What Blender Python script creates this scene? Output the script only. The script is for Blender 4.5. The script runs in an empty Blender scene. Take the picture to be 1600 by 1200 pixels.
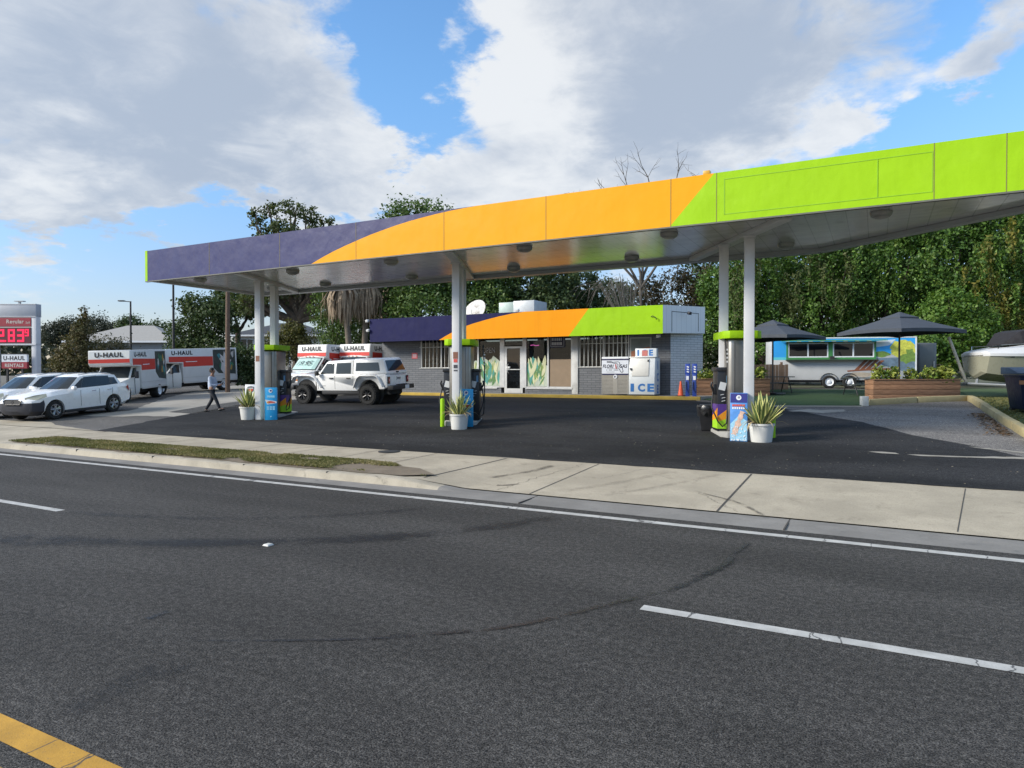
import bpy, bmesh, math, random
import numpy as np
from mathutils import Vector, Matrix

R = math.radians
random.seed(11)
RNG = np.random.default_rng(11)
SC = bpy.context.scene
COL = SC.collection

# ------------------------------------------------------------------ camera
cam_d = bpy.data.cameras.new('camera')
cam = bpy.data.objects.new('camera', cam_d)
COL.objects.link(cam)
cam.location = (0, 0, 2.0)
cam.rotation_euler = (R(90 - 0.75), 0, R(28.2))
cam_d.sensor_width = 36
cam_d.lens = 36 * 1063 / 1600
cam_d.clip_end = 3000
cam_d.clip_start = 0.05
SC.camera = cam

# ------------------------------------------------------------------ light
SUN = Vector((-0.72, -0.69, 0)).normalized() * math.cos(R(29)) + Vector((0, 0, math.sin(R(29))))
sl = bpy.data.lights.new('sun', 'SUN')
sl.energy = 2.7
sl.angle = R(15)
sl.color = (1.0, 0.93, 0.82)
so = bpy.data.objects.new('sun', sl)
COL.objects.link(so)
so.rotation_euler = SUN.to_track_quat('Z', 'Y').to_euler()

SC.view_settings.view_transform = 'Standard'
SC.view_settings.look = 'None'
SC.view_settings.exposure = 0.85
SC.view_settings.gamma = 1.0
SC.view_settings.use_curve_mapping = False


def nd(nt, typ, **kw):
    n = nt.nodes.new(typ)
    for k, v in kw.items():
        setattr(n, k, v)
    return n


class G:
    """small node graph helper"""
    def __init__(s, nt):
        s.nt = nt

    def put(s, sock, v):
        if isinstance(v, bpy.types.NodeSocket):
            s.nt.links.new(v, sock)
        elif isinstance(v, (tuple, list, Vector)):
            if len(sock.default_value) == 4 and len(v) == 3:
                v = (*v, 1)
            sock.default_value = v
        else:
            sock.default_value = v

    def math(s, op, a, b=0.0, c=None, clamp=False):
        n = nd(s.nt, 'ShaderNodeMath', operation=op, use_clamp=clamp)
        s.put(n.inputs[0], a)
        s.put(n.inputs[1], b)
        if c is not None:
            s.put(n.inputs[2], c)
        return n.outputs[0]

    def vmath(s, op, a, b=(0, 0, 0), out=0):
        n = nd(s.nt, 'ShaderNodeVectorMath', operation=op)
        s.put(n.inputs[0], a)
        if op == 'SCALE':
            s.put(n.inputs[3], b)
        else:
            s.put(n.inputs[1], b)
        return n.outputs[out]

    def noise(s, vec, scale, detail=4, rough=0.55, dist=0.0, col=False):
        n = nd(s.nt, 'ShaderNodeTexNoise')
        if vec is not None:
            s.put(n.inputs['Vector'], vec)
        n.inputs['Scale'].default_value = scale
        n.inputs['Detail'].default_value = detail
        n.inputs['Roughness'].default_value = rough
        n.inputs['Distortion'].default_value = dist
        return n.outputs[1 if col else 0]

    def ramp(s, v, a, b, lo=0.0, hi=1.0, smooth=True):
        n = nd(s.nt, 'ShaderNodeMapRange')
        if smooth:
            n.interpolation_type = 'SMOOTHSTEP'
        s.put(n.inputs[0], v)
        s.put(n.inputs[1], a)
        s.put(n.inputs[2], b)
        s.put(n.inputs[3], lo)
        s.put(n.inputs[4], hi)
        return n.outputs[0]

    def mix(s, f, a, b, blend='MIX'):
        n = nd(s.nt, 'ShaderNodeMix', data_type='RGBA', blend_type=blend)
        s.put(n.inputs[0], f)
        s.put(n.inputs[6], a)
        s.put(n.inputs[7], b)
        return n.outputs[2]

    def sep(s, v):
        n = nd(s.nt, 'ShaderNodeSeparateXYZ')
        s.put(n.inputs[0], v)
        return n.outputs

    def comb(s, x, y, z):
        n = nd(s.nt, 'ShaderNodeCombineXYZ')
        s.put(n.inputs[0], x)
        s.put(n.inputs[1], y)
        s.put(n.inputs[2], z)
        return n.outputs[0]

    def obj(s):
        return nd(s.nt, 'ShaderNodeTexCoord').outputs['Object']

    def bump(s, h, strength, dist=0.02):
        n = nd(s.nt, 'ShaderNodeBump')
        n.inputs['Strength'].default_value = strength
        n.inputs['Distance'].default_value = dist
        s.put(n.inputs['Height'], h)
        return n.outputs[0]


# ------------------------------------------------------------------ sky
CAMC, CAMS = math.cos(R(28.2)), math.sin(R(28.2))


def skydir(px, py):
    a, b = (px - 800) / 1063, (586 - py) / 1063
    return Vector((CAMC * a - CAMS, CAMS * a + CAMC, b)).normalized()


world = bpy.data.worlds.new('World')
SC.world = world
world.use_nodes = True
wt = world.node_tree
wt.nodes.clear()
g = G(wt)
sky = nd(wt, 'ShaderNodeTexSky', sky_type='NISHITA')
sky.sun_disc = False
sky.sun_elevation = R(29)
sky.sun_rotation = math.atan2(SUN.x, SUN.y)
sky.air_density = 1.3
sky.dust_density = 0.6
sky.ozone_density = 2.0
bg1 = nd(wt, 'ShaderNodeBackground')
bg1.inputs[1].default_value = 0.15
dirv = nd(wt, 'ShaderNodeTexCoord').outputs['Generated']
sx, sy, sz = g.sep(dirv)
tint = g.mix(g.ramp(sz, 0.0, 0.42), (0.47, 0.485, 0.66), (0.52, 0.72, 0.90))
g.put(bg1.inputs[0], g.mix(1.0, sky.outputs[0], tint, 'MULTIPLY'))
den = g.math('ADD', g.math('MAXIMUM', sz, 0.0), 0.22)
pc = g.comb(g.math('DIVIDE', sx, den), g.math('DIVIDE', sy, den), 0.37)
warp = g.vmath('SCALE', g.vmath('SUBTRACT', g.noise(pc, 3.6, 7, 0.6, col=True), (0.5, 0.5, 0.5)), 0.26)
dw = g.vmath('NORMALIZE', g.vmath('ADD', dirv, warp))
n1 = g.noise(pc, 2.1, 10, 0.60, 0.35)
n3 = g.noise(pc, 5.5, 9, 0.62, 0.5)
n4 = g.noise(g.vmath('ADD', pc, (3.1, 1.7, 0)), 1.1, 5, 0.55, 0.2)
CLOUD = [  # px, py, radius px, weight
    (60, 40, 290, .46), (300, 90, 260, .46), (120, 210, 180, .34), (430, 160, 160, .28), (540, 190, 100, .18), (330, 230, 130, .2),
    (80, 285, 95, .30), (425, 255, 75, .30), (460, 235, 60, .2), (570, 295, 80, .30), (610, 300, 70, .18), (760, 260, 120, .28), (300, 235, 40, .14), (260, 320, 60, .14), (225, 350, 40, .1),
    (880, 190, 190, .50), (1000, 60, 260, .62), (1190, 80, 210, .50), (760, 30, 80, .32), (820, 110, 110, .34), (1330, 205, 75, .30), (1290, 235, 60, .22), (1150, 180, 120, .30), (1000, 220, 120, .26),
    (1570, 70, 95, .5), (1520, 110, 70, .36), (1450, 105, 60, .20), (480, 40, 110, .24), (10, 395, 60, .22), (60, 460, 50, .14), (1550, 150, 40, .12),
    (1370, 10, 110, .24), (690, 300, 60, .26), (150, 395, 25, .1), (440, 270, 130, .28), (600, 270, 110, .30), (730, 300, 130, .30), (880, 280, 120, .3), (1000, 330, 150, .3), (300, 300, 60, .22), (40, 300, 60, .2), (130, 310, 60, .2), (30, 395, 35, .2), (100, 455, 60, .16), (500, 300, 70, .2), (430, 250, 75, .34), (575, 290, 70, .36), (480, 265, 60, .26), (85, 285, 85, .30), (760, 270, 90, .2), (900, 300, 90, .2), (300, 240, 40, .2), (650, 300, 60, .2), (270, 310, 45, .22), (20, 400, 50, .2), (230, 345, 35, .2), (1350, 200, 60, .16), (350, 250, 60, .2), (215, 340, 35, .2), (1330, 215, 80, .16)]
HOLE = [(615, 50, 85, .46), (600, 125, 80, .36), (655, 150, 60, .25), (650, 215, 50, .22), (340, 370, 130, .30), (150, 390, 120, .22), (30, 350, 60, .14), (520, 180, 60, .2), (380, 330, 70, .1), (230, 20, 60, .14), (350, 180, 50, .18), (20, 220, 50, .2), (480, 90, 40, .12), (250, 290, 60, .14), (1460, 40, 60, .22), (1580, 180, 70, .3), (1420, 150, 45, .12),
        (380, 200, 60, .08), (700, 120, 50, .2), (1480, 210, 80, .25), (1240, 200, 40, .08), (200, 400, 100, .1), (25, 225, 40, .12)]


def blobs(lst, v):
    acc = None
    for px, py, r, w in lst:
        d = g.vmath('DISTANCE', v, skydir(px, py), out=1)
        k = g.ramp(d, r / 1063 * 1.15, 0.0, 0.0, w)
        acc = k if acc is None else g.math('ADD', acc, k)
    return acc


fine = g.math('ADD', g.math('MULTIPLY', n1, 0.60), g.math('MULTIPLY', n3, 0.40))
base = g.math('ADD', g.math('MULTIPLY', g.math('SUBTRACT', fine, 0.5), 1.9), g.math('SUBTRACT', blobs(CLOUD, dw), blobs(HOLE, dw)))
base = g.math('ADD', base, g.math('MULTIPLY', g.math('SUBTRACT', n4, 0.5), 0.5))
base = g.math('SUBTRACT', base, 0.10)
# extra unseen cloud added overhead and behind the camera for more ambient light
base = g.math('ADD', base, g.ramp(sz, 0.52, 0.75, 0.0, 0.30))
base = g.math('ADD', base, g.ramp(sy, 0.25, -0.3, 0.0, 0.18))
dens = g.ramp(base, -0.02, 0.46)
GREY = [(200, 90, 360, .85), (40, 180, 200, .3), (420, 130, 150, .2), (360, 230, 120, .2), (1030, 110, 220, .9), (1200, 60, 200, .6), (1570, 70, 100, .7), (930, 20, 130, .3), (1110, 190, 110, .35), (960, 230, 90, .3)]
WHITE = [(830, 160, 110, .9), (780, 50, 110, .8), (860, 230, 120, .4), (90, 290, 90, .9), (460, 60, 110, .5), (1320, 205, 100, .6), (420, 255, 70, .5), (950, 130, 50, .2)]
gr = g.math('SUBTRACT', blobs(GREY, dw), blobs(WHITE, dw))
gr = g.math('MULTIPLY', gr, 0.62)
gr = g.math('ADD', gr, g.math('MULTIPLY', g.math('SUBTRACT', n3, 0.5), -1.7))
gr = g.math('ADD', gr, g.math('MULTIPLY', g.math('SUBTRACT', n1, 0.5), -1.9))
gr = g.math('ADD', gr, g.math('MULTIPLY', g.math('SUBTRACT', n4, 0.5), 1.2))
gr = g.math('ADD', gr, g.ramp(base, 0.25, 0.9, 0.0, 0.25))
grey = g.ramp(gr, -0.45, 1.05)
ccol = g.mix(grey, (0.90, 0.91, 0.91), (0.46, 0.52, 0.615))
bg2 = nd(wt, 'ShaderNodeBackground')
g.put(bg2.inputs[0], ccol)
bg2.inputs[1].default_value = 0.56
ms = nd(wt, 'ShaderNodeMixShader')
g.put(ms.inputs[0], g.math('MULTIPLY', dens, 0.90))
wt.links.new(bg1.outputs[0], ms.inputs[1])
wt.links.new(bg2.outputs[0], ms.inputs[2])
wo = nd(wt, 'ShaderNodeOutputWorld')
wt.links.new(ms.outputs[0], wo.inputs[0])

# ------------------------------------------------------------------ materials
MATS = {}


def mat(name, col, rough=0.6, metal=0.0, var=0.08, vs=3.0, bump=0.0, bs=40.0, coat=0.0, dirt=0.0, dcol=(0.12, 0.10, 0.08), emit=0.0, ds=1.2, streak=0.0, dent=0.0, spec=0.5):
    if name in MATS:
        return MATS[name]
    m = bpy.data.materials.new(name)
    m.use_nodes = True
    q = G(m.node_tree)
    b = m.node_tree.nodes['Principled BSDF']
    o = q.obj()
    f = q.noise(o, vs, 5, 0.6)
    c = q.mix(f, tuple(max(0, x * (1 - 1.6 * var)) for x in col), tuple(min(1, x * (1 + 1.6 * var)) for x in col))
    if dirt > 0:
        d = q.ramp(q.noise(o, ds, 7, 0.65, 0.3), 0.48, 0.75, 0.0, dirt)
        c = q.mix(d, c, dcol)
    b.inputs['Specular IOR Level'].default_value = spec
    if streak > 0:
        sv = q.vmath('MULTIPLY', o, (5.0, 5.0, 0.35))
        c = q.mix(q.ramp(q.noise(sv, 1.0, 6, 0.6), 0.5, 0.72, 0, streak), c, q.mix(1.0, c, (.72, .72, .74), 'MULTIPLY'))
        c = q.mix(q.ramp(q.noise(o, 0.5, 3, 0.5), 0.4, 0.7, 0, streak), c, q.mix(1.0, c, (1.18, 1.16, 1.2), 'MULTIPLY'))
    q.put(b.inputs['Base Color'], c)
    q.put(b.inputs['Roughness'], q.ramp(q.noise(o, vs * 2.3, 4), 0.3, 0.7, max(0.02, rough - 0.06), min(1, rough + 0.06)))
    b.inputs['Metallic'].default_value = metal
    if coat:
        b.inputs['Coat Weight'].default_value = coat
        b.inputs['Coat Roughness'].default_value = 0.05
    if bump > 0:
        q.put(b.inputs['Normal'], q.bump(q.noise(o, bs, 6, 0.6), bump))
    if dent > 0:
        dv = q.vmath('MULTIPLY', o, (1.0, 1.0, 0.8))
        q.put(b.inputs['Normal'], q.bump(q.math('ADD', q.noise(dv, 0.9, 3, 0.5), q.math('MULTIPLY', q.noise(dv, 2.6, 3, 0.5), 0.3)), dent, 0.12))
    if emit > 0:
        b.inputs['Emission Color'].default_value = (*col, 1)
        b.inputs['Emission Strength'].default_value = emit
    MATS[name] = m
    return m


def glass_mat(name, tint=(0.02, 0.025, 0.028), through=0.35, rough=0.03):
    if name in MATS:
        return MATS[name]
    m = bpy.data.materials.new(name)
    m.use_nodes = True
    nt = m.node_tree
    b = nt.nodes['Principled BSDF']
    b.inputs['Base Color'].default_value = (*tint, 1)
    b.inputs['Roughness'].default_value = rough
    b.inputs['IOR'].default_value = 1.52
    t = nd(nt, 'ShaderNodeBsdfTransparent')
    t.inputs[0].default_value = (0.8, 0.85, 0.84, 1)
    x = nd(nt, 'ShaderNodeMixShader')
    x.inputs[0].default_value = through
    nt.links.new(b.outputs[0], x.inputs[1])
    nt.links.new(t.outputs[0], x.inputs[2])
    nt.links.new(x.outputs[0], nt.nodes['Material Output'].inputs[0])
    MATS[name] = m
    return m


def leaf_mat(name, cols, rough=0.55, trans=0.25):
    """cols: list of colours picked per leaf through the 'tone' attribute"""
    if name in MATS:
        return MATS[name]
    m = bpy.data.materials.new(name)
    m.use_nodes = True
    nt = m.node_tree
    q = G(nt)
    a = nd(nt, 'ShaderNodeAttribute', attribute_name='tone')
    cr = nd(nt, 'ShaderNodeValToRGB')
    el = cr.color_ramp.elements
    while len(el) < len(cols):
        el.new(0.5)
    for i, c in enumerate(cols):
        el[i].position = i / max(1, len(cols) - 1)
        el[i].color = (*c, 1)
    nt.links.new(a.outputs['Fac'], cr.inputs[0])
    b = nt.nodes['Principled BSDF']
    b.inputs['Roughness'].default_value = rough
    b.inputs['Specular IOR Level'].default_value = 0.35
    nt.links.new(cr.outputs[0], b.inputs['Base Color'])
    tr = nd(nt, 'ShaderNodeBsdfTranslucent')
    q.put(tr.inputs[0], q.mix(1.0, cr.outputs[0], (1.3, 1.35, 0.6), 'MULTIPLY'))
    x = nd(nt, 'ShaderNodeMixShader')
    x.inputs[0].default_value = trans
    nt.links.new(b.outputs[0], x.inputs[1])
    nt.links.new(tr.outputs[0], x.inputs[2])
    nt.links.new(x.outputs[0], nt.nodes['Material Output'].inputs[0])
    MATS[name] = m
    return m


# ------------------------------------------------------------------ objects
def thing(name, label, cat, loc=(0, 0, 0), rz=0.0, group=None):
    o = bpy.data.objects.new(name, None)
    o.empty_display_size = 0.3
    COL.objects.link(o)
    o.location = loc
    o.rotation_euler = (0, 0, rz)
    o['label'] = label
    o['category'] = cat
    if group:
        o['group'] = group
    return o


def tag(o, label, cat, group=None):
    o['label'] = label
    o['category'] = cat
    if group:
        o['group'] = group
    return o


def dup(root, loc, rz, label=None, scale=None):
    def cp(o, par):
        c = o.copy()
        COL.objects.link(c)
        c.parent = par
        for ch in o.children:
            cp(ch, c)
        return c
    r = cp(root, None)
    r.location = loc
    r.rotation_euler = (0, 0, rz)
    if scale:
        r.scale = scale
    if label:
        r['label'] = label
    return r


def link_mesh(name, me, m, parent=None, kind=None):
    o = bpy.data.objects.new(name, me)
    COL.objects.link(o)
    for k in (m if isinstance(m, (list, tuple)) else [m]):
        me.materials.append(k)
    if parent is not None:
        o.parent = parent
    if kind:
        o['kind'] = kind
    return o


_TXT = {}


def text_mesh(s, bold=0.0, shear=0.0, ext=0.0):
    k = (s, bold, shear, ext)
    if k in _TXT:
        return _TXT[k]
    cu = bpy.data.curves.new('lettering', 'FONT')
    cu.body = s
    cu.size = 1
    cu.offset = bold
    cu.shear = shear
    cu.extrude = ext
    cu.resolution_u = 3
    cu.space_character = 1 + bold * 3.5
    ob = bpy.data.objects.new('lettering', cu)
    COL.objects.link(ob)
    dg = bpy.context.evaluated_depsgraph_get()
    me = bpy.data.meshes.new_from_object(ob.evaluated_get(dg))
    bpy.data.objects.remove(ob)
    bpy.data.curves.remove(cu)
    _TXT[k] = me
    return me


class MB:
    def __init__(s):
        s.bm = bmesh.new()
        s.mi = 0

    def face(s, vs):
        try:
            f = s.bm.faces.new(vs)
            f.material_index = s.mi
            return f
        except ValueError:
            return None

    def poly(s, pts):
        return s.face([s.bm.verts.new(p) for p in pts])

    def box(s, c, d, rz=0.0, ry=0.0, rx=0.0, taper=1.0):
        m = Matrix.Translation(c) @ Matrix.Rotation(rz, 4, 'Z') @ Matrix.Rotation(ry, 4, 'Y') @ Matrix.Rotation(rx, 4, 'X')
        v = []
        for z in (-.5, .5):
            t = taper if z > 0 else 1.0
            for x, y in ((-.5, -.5), (.5, -.5), (.5, .5), (-.5, .5)):
                v.append(s.bm.verts.new(m @ Vector((x * d[0] * t, y * d[1] * t, z * d[2]))))
        for q in ((3, 2, 1, 0), (4, 5, 6, 7), (0, 1, 5, 4), (1, 2, 6, 5), (2, 3, 7, 6), (3, 0, 4, 7)):
            s.face([v[i] for i in q])
        return s

    def b2(s, a, b):
        """box from two corners"""
        return s.box([(a[i] + b[i]) / 2 for i in range(3)], [abs(b[i] - a[i]) for i in range(3)])

    def prism(s, pts, vec):
        vec = Vector(vec)
        a = [s.bm.verts.new(p) for p in pts]
        b = [s.bm.verts.new(Vector(p) + vec) for p in pts]
        n = len(pts)
        nrm = Vector((0, 0, 0))
        for i in range(n):
            p, q = Vector(pts[i]), Vector(pts[(i + 1) % n])
            nrm += p.cross(q)
        if nrm.dot(vec) > 0:
            a, b = a[::-1], b[::-1]
            s.face(a)
            s.face(b[::-1])
        else:
            s.face(a)
            s.face(b[::-1])
        for i in range(n):
            s.face([a[(i + 1) % n], a[i], b[i], b[(i + 1) % n]])
        return s

    def cyl(s, p0, p1, r0, r1=None, n=14, cap=True):
        r1 = r0 if r1 is None else r1
        return s.tube([p0, p1], [r0, r1], n, cap)

    def tube(s, pts, r, n=8, cap=True):
        pts = [Vector(p) for p in pts]
        if not isinstance(r, (list, tuple)):
            r = [r] * len(pts)
        rings = []
        prev = None
        for i, p in enumerate(pts):
            t = (pts[min(i + 1, len(pts) - 1)] - pts[max(i - 1, 0)]).normalized()
            if prev is None:
                u = t.cross(Vector((0, 0, 1)) if abs(t.z) < 0.9 else Vector((1, 0, 0))).normalized()
            else:
                u = (prev - t * prev.dot(t)).normalized()
            prev = u
            w = t.cross(u)
            rings.append([s.bm.verts.new(p + (u * math.cos(2 * math.pi * k / n) + w * math.sin(2 * math.pi * k / n)) * r[i]) for k in range(n)])
        for a, b in zip(rings, rings[1:]):
            for k in range(n):
                s.face([a[k], a[(k + 1) % n], b[(k + 1) % n], b[k]])
        if cap:
            s.face(rings[0][::-1])
            s.face(rings[-1])
        return s

    def lathe(s, prof, c=(0, 0, 0), n=24, axis='Z', cap=True):
        rings = []
        for r, z in prof:
            ring = []
            for k in range(n):
                a = 2 * math.pi * k / n
                x, y = r * math.cos(a), r * math.sin(a)
                if axis == 'Z':
                    p = (x, y, z)
                elif axis == 'Y':
                    p = (x, z, -y)
                else:
                    p = (z, x, y)
                ring.append(s.bm.verts.new(Vector(p) + Vector(c)))
            rings.append(ring)
        for a, b in zip(rings, rings[1:]):
            for k in range(n):
                s.face([a[k], a[(k + 1) % n], b[(k + 1) % n], b[k]])
        if cap:
            s.face(rings[0][::-1])
            s.face(rings[-1])
        return s

    def loft(s, rings, close=True, cap=True):
        R_ = [[s.bm.verts.new(p) for p in ring] for ring in rings]
        n = len(R_[0])
        for a, b in zip(R_, R_[1:]):
            for k in range(n if close else n - 1):
                s.face([a[k], a[(k + 1) % n], b[(k + 1) % n], b[k]])
        if cap:
            s.face(R_[0][::-1])
            s.face(R_[-1])
        return s

    def text(s, t, o, xd, yd, w=None, h=None, bold=0.0, shear=0.0, ext=0.004, lift=0.004):
        """lettering centred at o; xd reading direction, yd up"""
        me = text_mesh(t, bold, shear, 0.0)
        co = np.empty(len(me.vertices) * 3)
        me.vertices.foreach_get('co', co)
        co = co.reshape(-1, 3)
        lo, hi = co.min(0), co.max(0)
        sz = np.maximum(hi - lo, 1e-6)
        if w is None:
            k = h / sz[1]
            sx_, sy_ = k, k
        elif h is None:
            k = w / sz[0]
            sx_, sy_ = k, k
        else:
            sx_, sy_ = w / sz[0], h / sz[1]
        xd, yd = Vector(xd).normalized(), Vector(yd).normalized()
        nn = xd.cross(yd)
        o = Vector(o) + nn * lift
        vs = []
        for p in co:
            vs.append(s.bm.verts.new(o + xd * ((p[0] - (lo[0] + hi[0]) / 2) * sx_) + yd * ((p[1] - (lo[1] + hi[1]) / 2) * sy_)))
        for pl in me.polygons:
            s.face([vs[i] for i in pl.vertices])
        return s

    def build(s, name, m, parent=None, bevel=0.0, seg=2, smooth=None, kind=None, recalc=False):
        bm = s.bm
        if recalc:
            bmesh.ops.recalc_face_normals(bm, faces=bm.faces)
        if bevel > 0:
            bmesh.ops.remove_doubles(bm, verts=bm.verts, dist=1e-5)
            ed = [e for e in bm.edges if len(e.link_faces) == 2 and e.calc_face_angle(0) > 0.6]
            if ed:
                bmesh.ops.bevel(bm, geom=ed, offset=bevel, segments=seg, profile=0.5, affect='EDGES', clamp_overlap=True)
        me = bpy.data.meshes.new(name)
        bm.to_mesh(me)
        bm.free()
        if smooth or (bevel > 0 and smooth is None):
            me.polygons.foreach_set('use_smooth', [True] * len(me.polygons))
            me.set_sharp_from_angle(angle=R(smooth if isinstance(smooth, (int, float)) and smooth > 1 else 38))
        return link_mesh(name, me, m, parent, kind)


def subdivided(o, lv=2):
    """bake a subdivision surface into the object's mesh"""
    md = o.modifiers.new('s', 'SUBSURF')
    md.levels = lv
    md.render_levels = lv
    return bake(o)


def bake(o):
    dg = bpy.context.evaluated_depsgraph_get()
    me = bpy.data.meshes.new_from_object(o.evaluated_get(dg))
    o.modifiers.clear()
    o.data = me
    return o


def cut(o, cutters):
    """boolean-subtract a list of cylinders (x, z, radius, y0, y1) given in o's own space"""
    mb = MB()
    for x, z, r, y0, y1 in cutters:
        mb.cyl((x, y0, z), (x, y1, z), r, n=28)
    c = mb.build('cutter', [], None)
    c.parent = o.parent
    md = o.modifiers.new('b', 'BOOLEAN')
    md.object = c
    md.solver = 'EXACT'
    bake(o)
    bpy.data.objects.remove(c)
    return o


def leaves(name, m, C, size, parent=None, out=None, bias=0.5, aspect=1.7, tone=None, kind=None, up=0.0, droop=0.0):
    """one mesh of many small leaf faces centred at C (N,3)"""
    C = np.asarray(C, float)
    N = len(C)
    size = np.broadcast_to(np.asarray(size, float), (N,)) * RNG.uniform(0.65, 1.35, N)
    nrm = RNG.normal(size=(N, 3))
    nrm /= np.linalg.norm(nrm, axis=1, keepdims=True)
    if out is not None:
        o_ = np.asarray(out, float)
        o_ = o_ / np.maximum(np.linalg.norm(o_, axis=1, keepdims=True), 1e-6)
        nrm = nrm * (1 - bias) + o_ * bias
    nrm[:, 2] += up
    nrm /= np.linalg.norm(nrm, axis=1, keepdims=True)
    t = RNG.normal(size=(N, 3))
    t[:, 2] -= droop
    t -= nrm * (t * nrm).sum(1, keepdims=True)
    t /= np.maximum(np.linalg.norm(t, axis=1, keepdims=True), 1e-6)
    b = np.cross(nrm, t)
    L = (size * aspect / 2)[:, None]
    W = (size / 2)[:, None]
    V = np.empty((N, 4, 3))
    V[:, 0] = C - t * L
    V[:, 1] = C + b * W + t * L * 0.1 + nrm * W * 0.25
    V[:, 2] = C + t * L
    V[:, 3] = C - b * W + t * L * 0.1 + nrm * W * 0.25
    me = bpy.data.meshes.new(name)
    me.vertices.add(N * 4)
    me.vertices.foreach_set('co', V.reshape(-1))
    me.loops.add(N * 4)
    me.loops.foreach_set('vertex_index', np.arange(N * 4, dtype=np.int32))
    me.polygons.add(N)
    me.polygons.foreach_set('loop_start', np.arange(0, N * 4, 4, dtype=np.int32))
    me.update(calc_edges=True)
    at = me.attributes.new('tone', 'FLOAT', 'FACE')
    if tone is None:
        tone = RNG.uniform(0, 1, N)
    at.data.foreach_set('value', np.clip(np.asarray(tone, float), 0, 1).astype(np.float32))
    return link_mesh(name, me, m, parent, kind)


def clump_points(blobs_, n, per=26, spread=0.32, shell=0.62):
    """points in clumps spread through ellipsoids: returns (points, outward, clump id tone)"""
    blobs_ = np.asarray(blobs_, float)
    vol = blobs_[:, 3] * blobs_[:, 4] * blobs_[:, 5]
    pr = vol ** (2 / 3)
    pr /= pr.sum()
    nc = max(1, n // per)
    bi = RNG.choice(len(blobs_), nc, p=pr)
    u = RNG.normal(size=(nc, 3))
    u /= np.linalg.norm(u, axis=1, keepdims=True)
    rr = shell + (1 - shell) * RNG.uniform(0, 1, nc) ** 0.6
    B = blobs_[bi]
    cc = B[:, :3] + u * rr[:, None] * B[:, 3:6]
    sp = spread * np.cbrt(B[:, 3] * B[:, 4] * B[:, 5])[:, None] * RNG.uniform(0.45, 1.3, (nc, 1))
    P = np.repeat(cc, per, 0) + RNG.normal(size=(nc * per, 3)) * np.repeat(sp, per, 0) * 0.55
    O = np.repeat(u, per, 0) + RNG.normal(size=(nc * per, 3)) * 0.35
    ct = RNG.uniform(0, 1, nc)
    T = np.repeat(ct, per) * 0.6 + RNG.uniform(0, 1, nc * per) * 0.4
    return P, O, T


def zY(Y):
    if Y < 9.8:
        return 0.0
    if Y < 13:
        return .14 + .06 * (Y - 9.8) / 3.2
    if Y < 28:
        return .2 + .055 * (Y - 13)
    return min(1.025 + .0285 * (Y - 28), 1.31)
# ================================================================== SETTING
def asphalt(name, base, light, speck=0.5, big=0.25, rough=0.85, bump=0.35, sc=1.0, tint=None):
    m = bpy.data.materials.new(name)
    m.use_nodes = True
    q = G(m.node_tree)
    b = m.node_tree.nodes['Principled BSDF']
    o = q.obj()
    a = q.noise(o, 85 * sc, 2, 0.8)
    w = q.noise(o, 58 * sc, 3, 0.8)
    c = q.mix(q.ramp(a, 0.36, 0.64), tuple(x * 0.22 for x in base), tuple(x * 1.65 for x in base))
    c = q.mix(q.ramp(w, 0.57, 0.68, 0, speck), c, light)
    md_ = q.noise(o, 17 * sc, 4, 0.85)
    c = q.mix(q.ramp(md_, 0.38, 0.66), q.mix(1.0, c, (.62, .62, .62), 'MULTIPLY'), q.mix(1.0, c, (1.42, 1.40, 1.38), 'MULTIPLY'))
    o2 = q.vmath('MULTIPLY', o, (0.25, 1.0, 1.0))
    p = q.noise(o2, 0.55, 6, 0.62)
    c = q.mix(q.ramp(p, 0.35, 0.68), c, q.mix(1.0, c, (1 + big * 2.2,) * 3, 'MULTIPLY'))
    p2 = q.noise(o, 2.4, 6, 0.7, 0.6)
    c = q.mix(q.ramp(p2, 0.58, 0.75, 0, 0.5), c, q.mix(1.0, c, (0.68, 0.68, 0.68), 'MULTIPLY'))
    if tint:
        p3 = q.noise(o, 0.9, 5, 0.6)
        c = q.mix(q.ramp(p3, 0.5, 0.72, 0, 0.45), c, tint)
    q.put(b.inputs['Base Color'], c)
    b.inputs['Roughness'].default_value = rough
    b.inputs['Specular IOR Level'].default_value = 0.18
    h = q.math('ADD', a, q.math('MULTIPLY', w, 0.7))
    q.put(b.inputs['Normal'], q.bump(h, bump, 0.012))
    MATS[name] = m
    return m


M_ROAD = asphalt('road_asphalt', (0.053, 0.0505, 0.047), (0.21, 0.20, 0.185), 0.5, 0.24, bump=0.8)
M_BLACK = asphalt('sealed_asphalt', (0.0165, 0.0165, 0.0172), (0.07, 0.07, 0.07), 0.4, 0.6, 0.9, 0.3, tint=(0.042, 0.041, 0.040))
M_OLD = asphalt('old_asphalt', (0.105, 0.10, 0.094), (0.24, 0.23, 0.21), 0.4, 0.2)
M_GRAVEL = asphalt('worn_gravel', (0.135, 0.128, 0.12), (0.24, 0.24, 0.235), 0.35, 0.35, tint=(0.17, 0.165, 0.16))
M_PATCH = asphalt('patch_asphalt', (0.075, 0.073, 0.07), (0.15, 0.15, 0.14), 0.4, 0.2)


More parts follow.
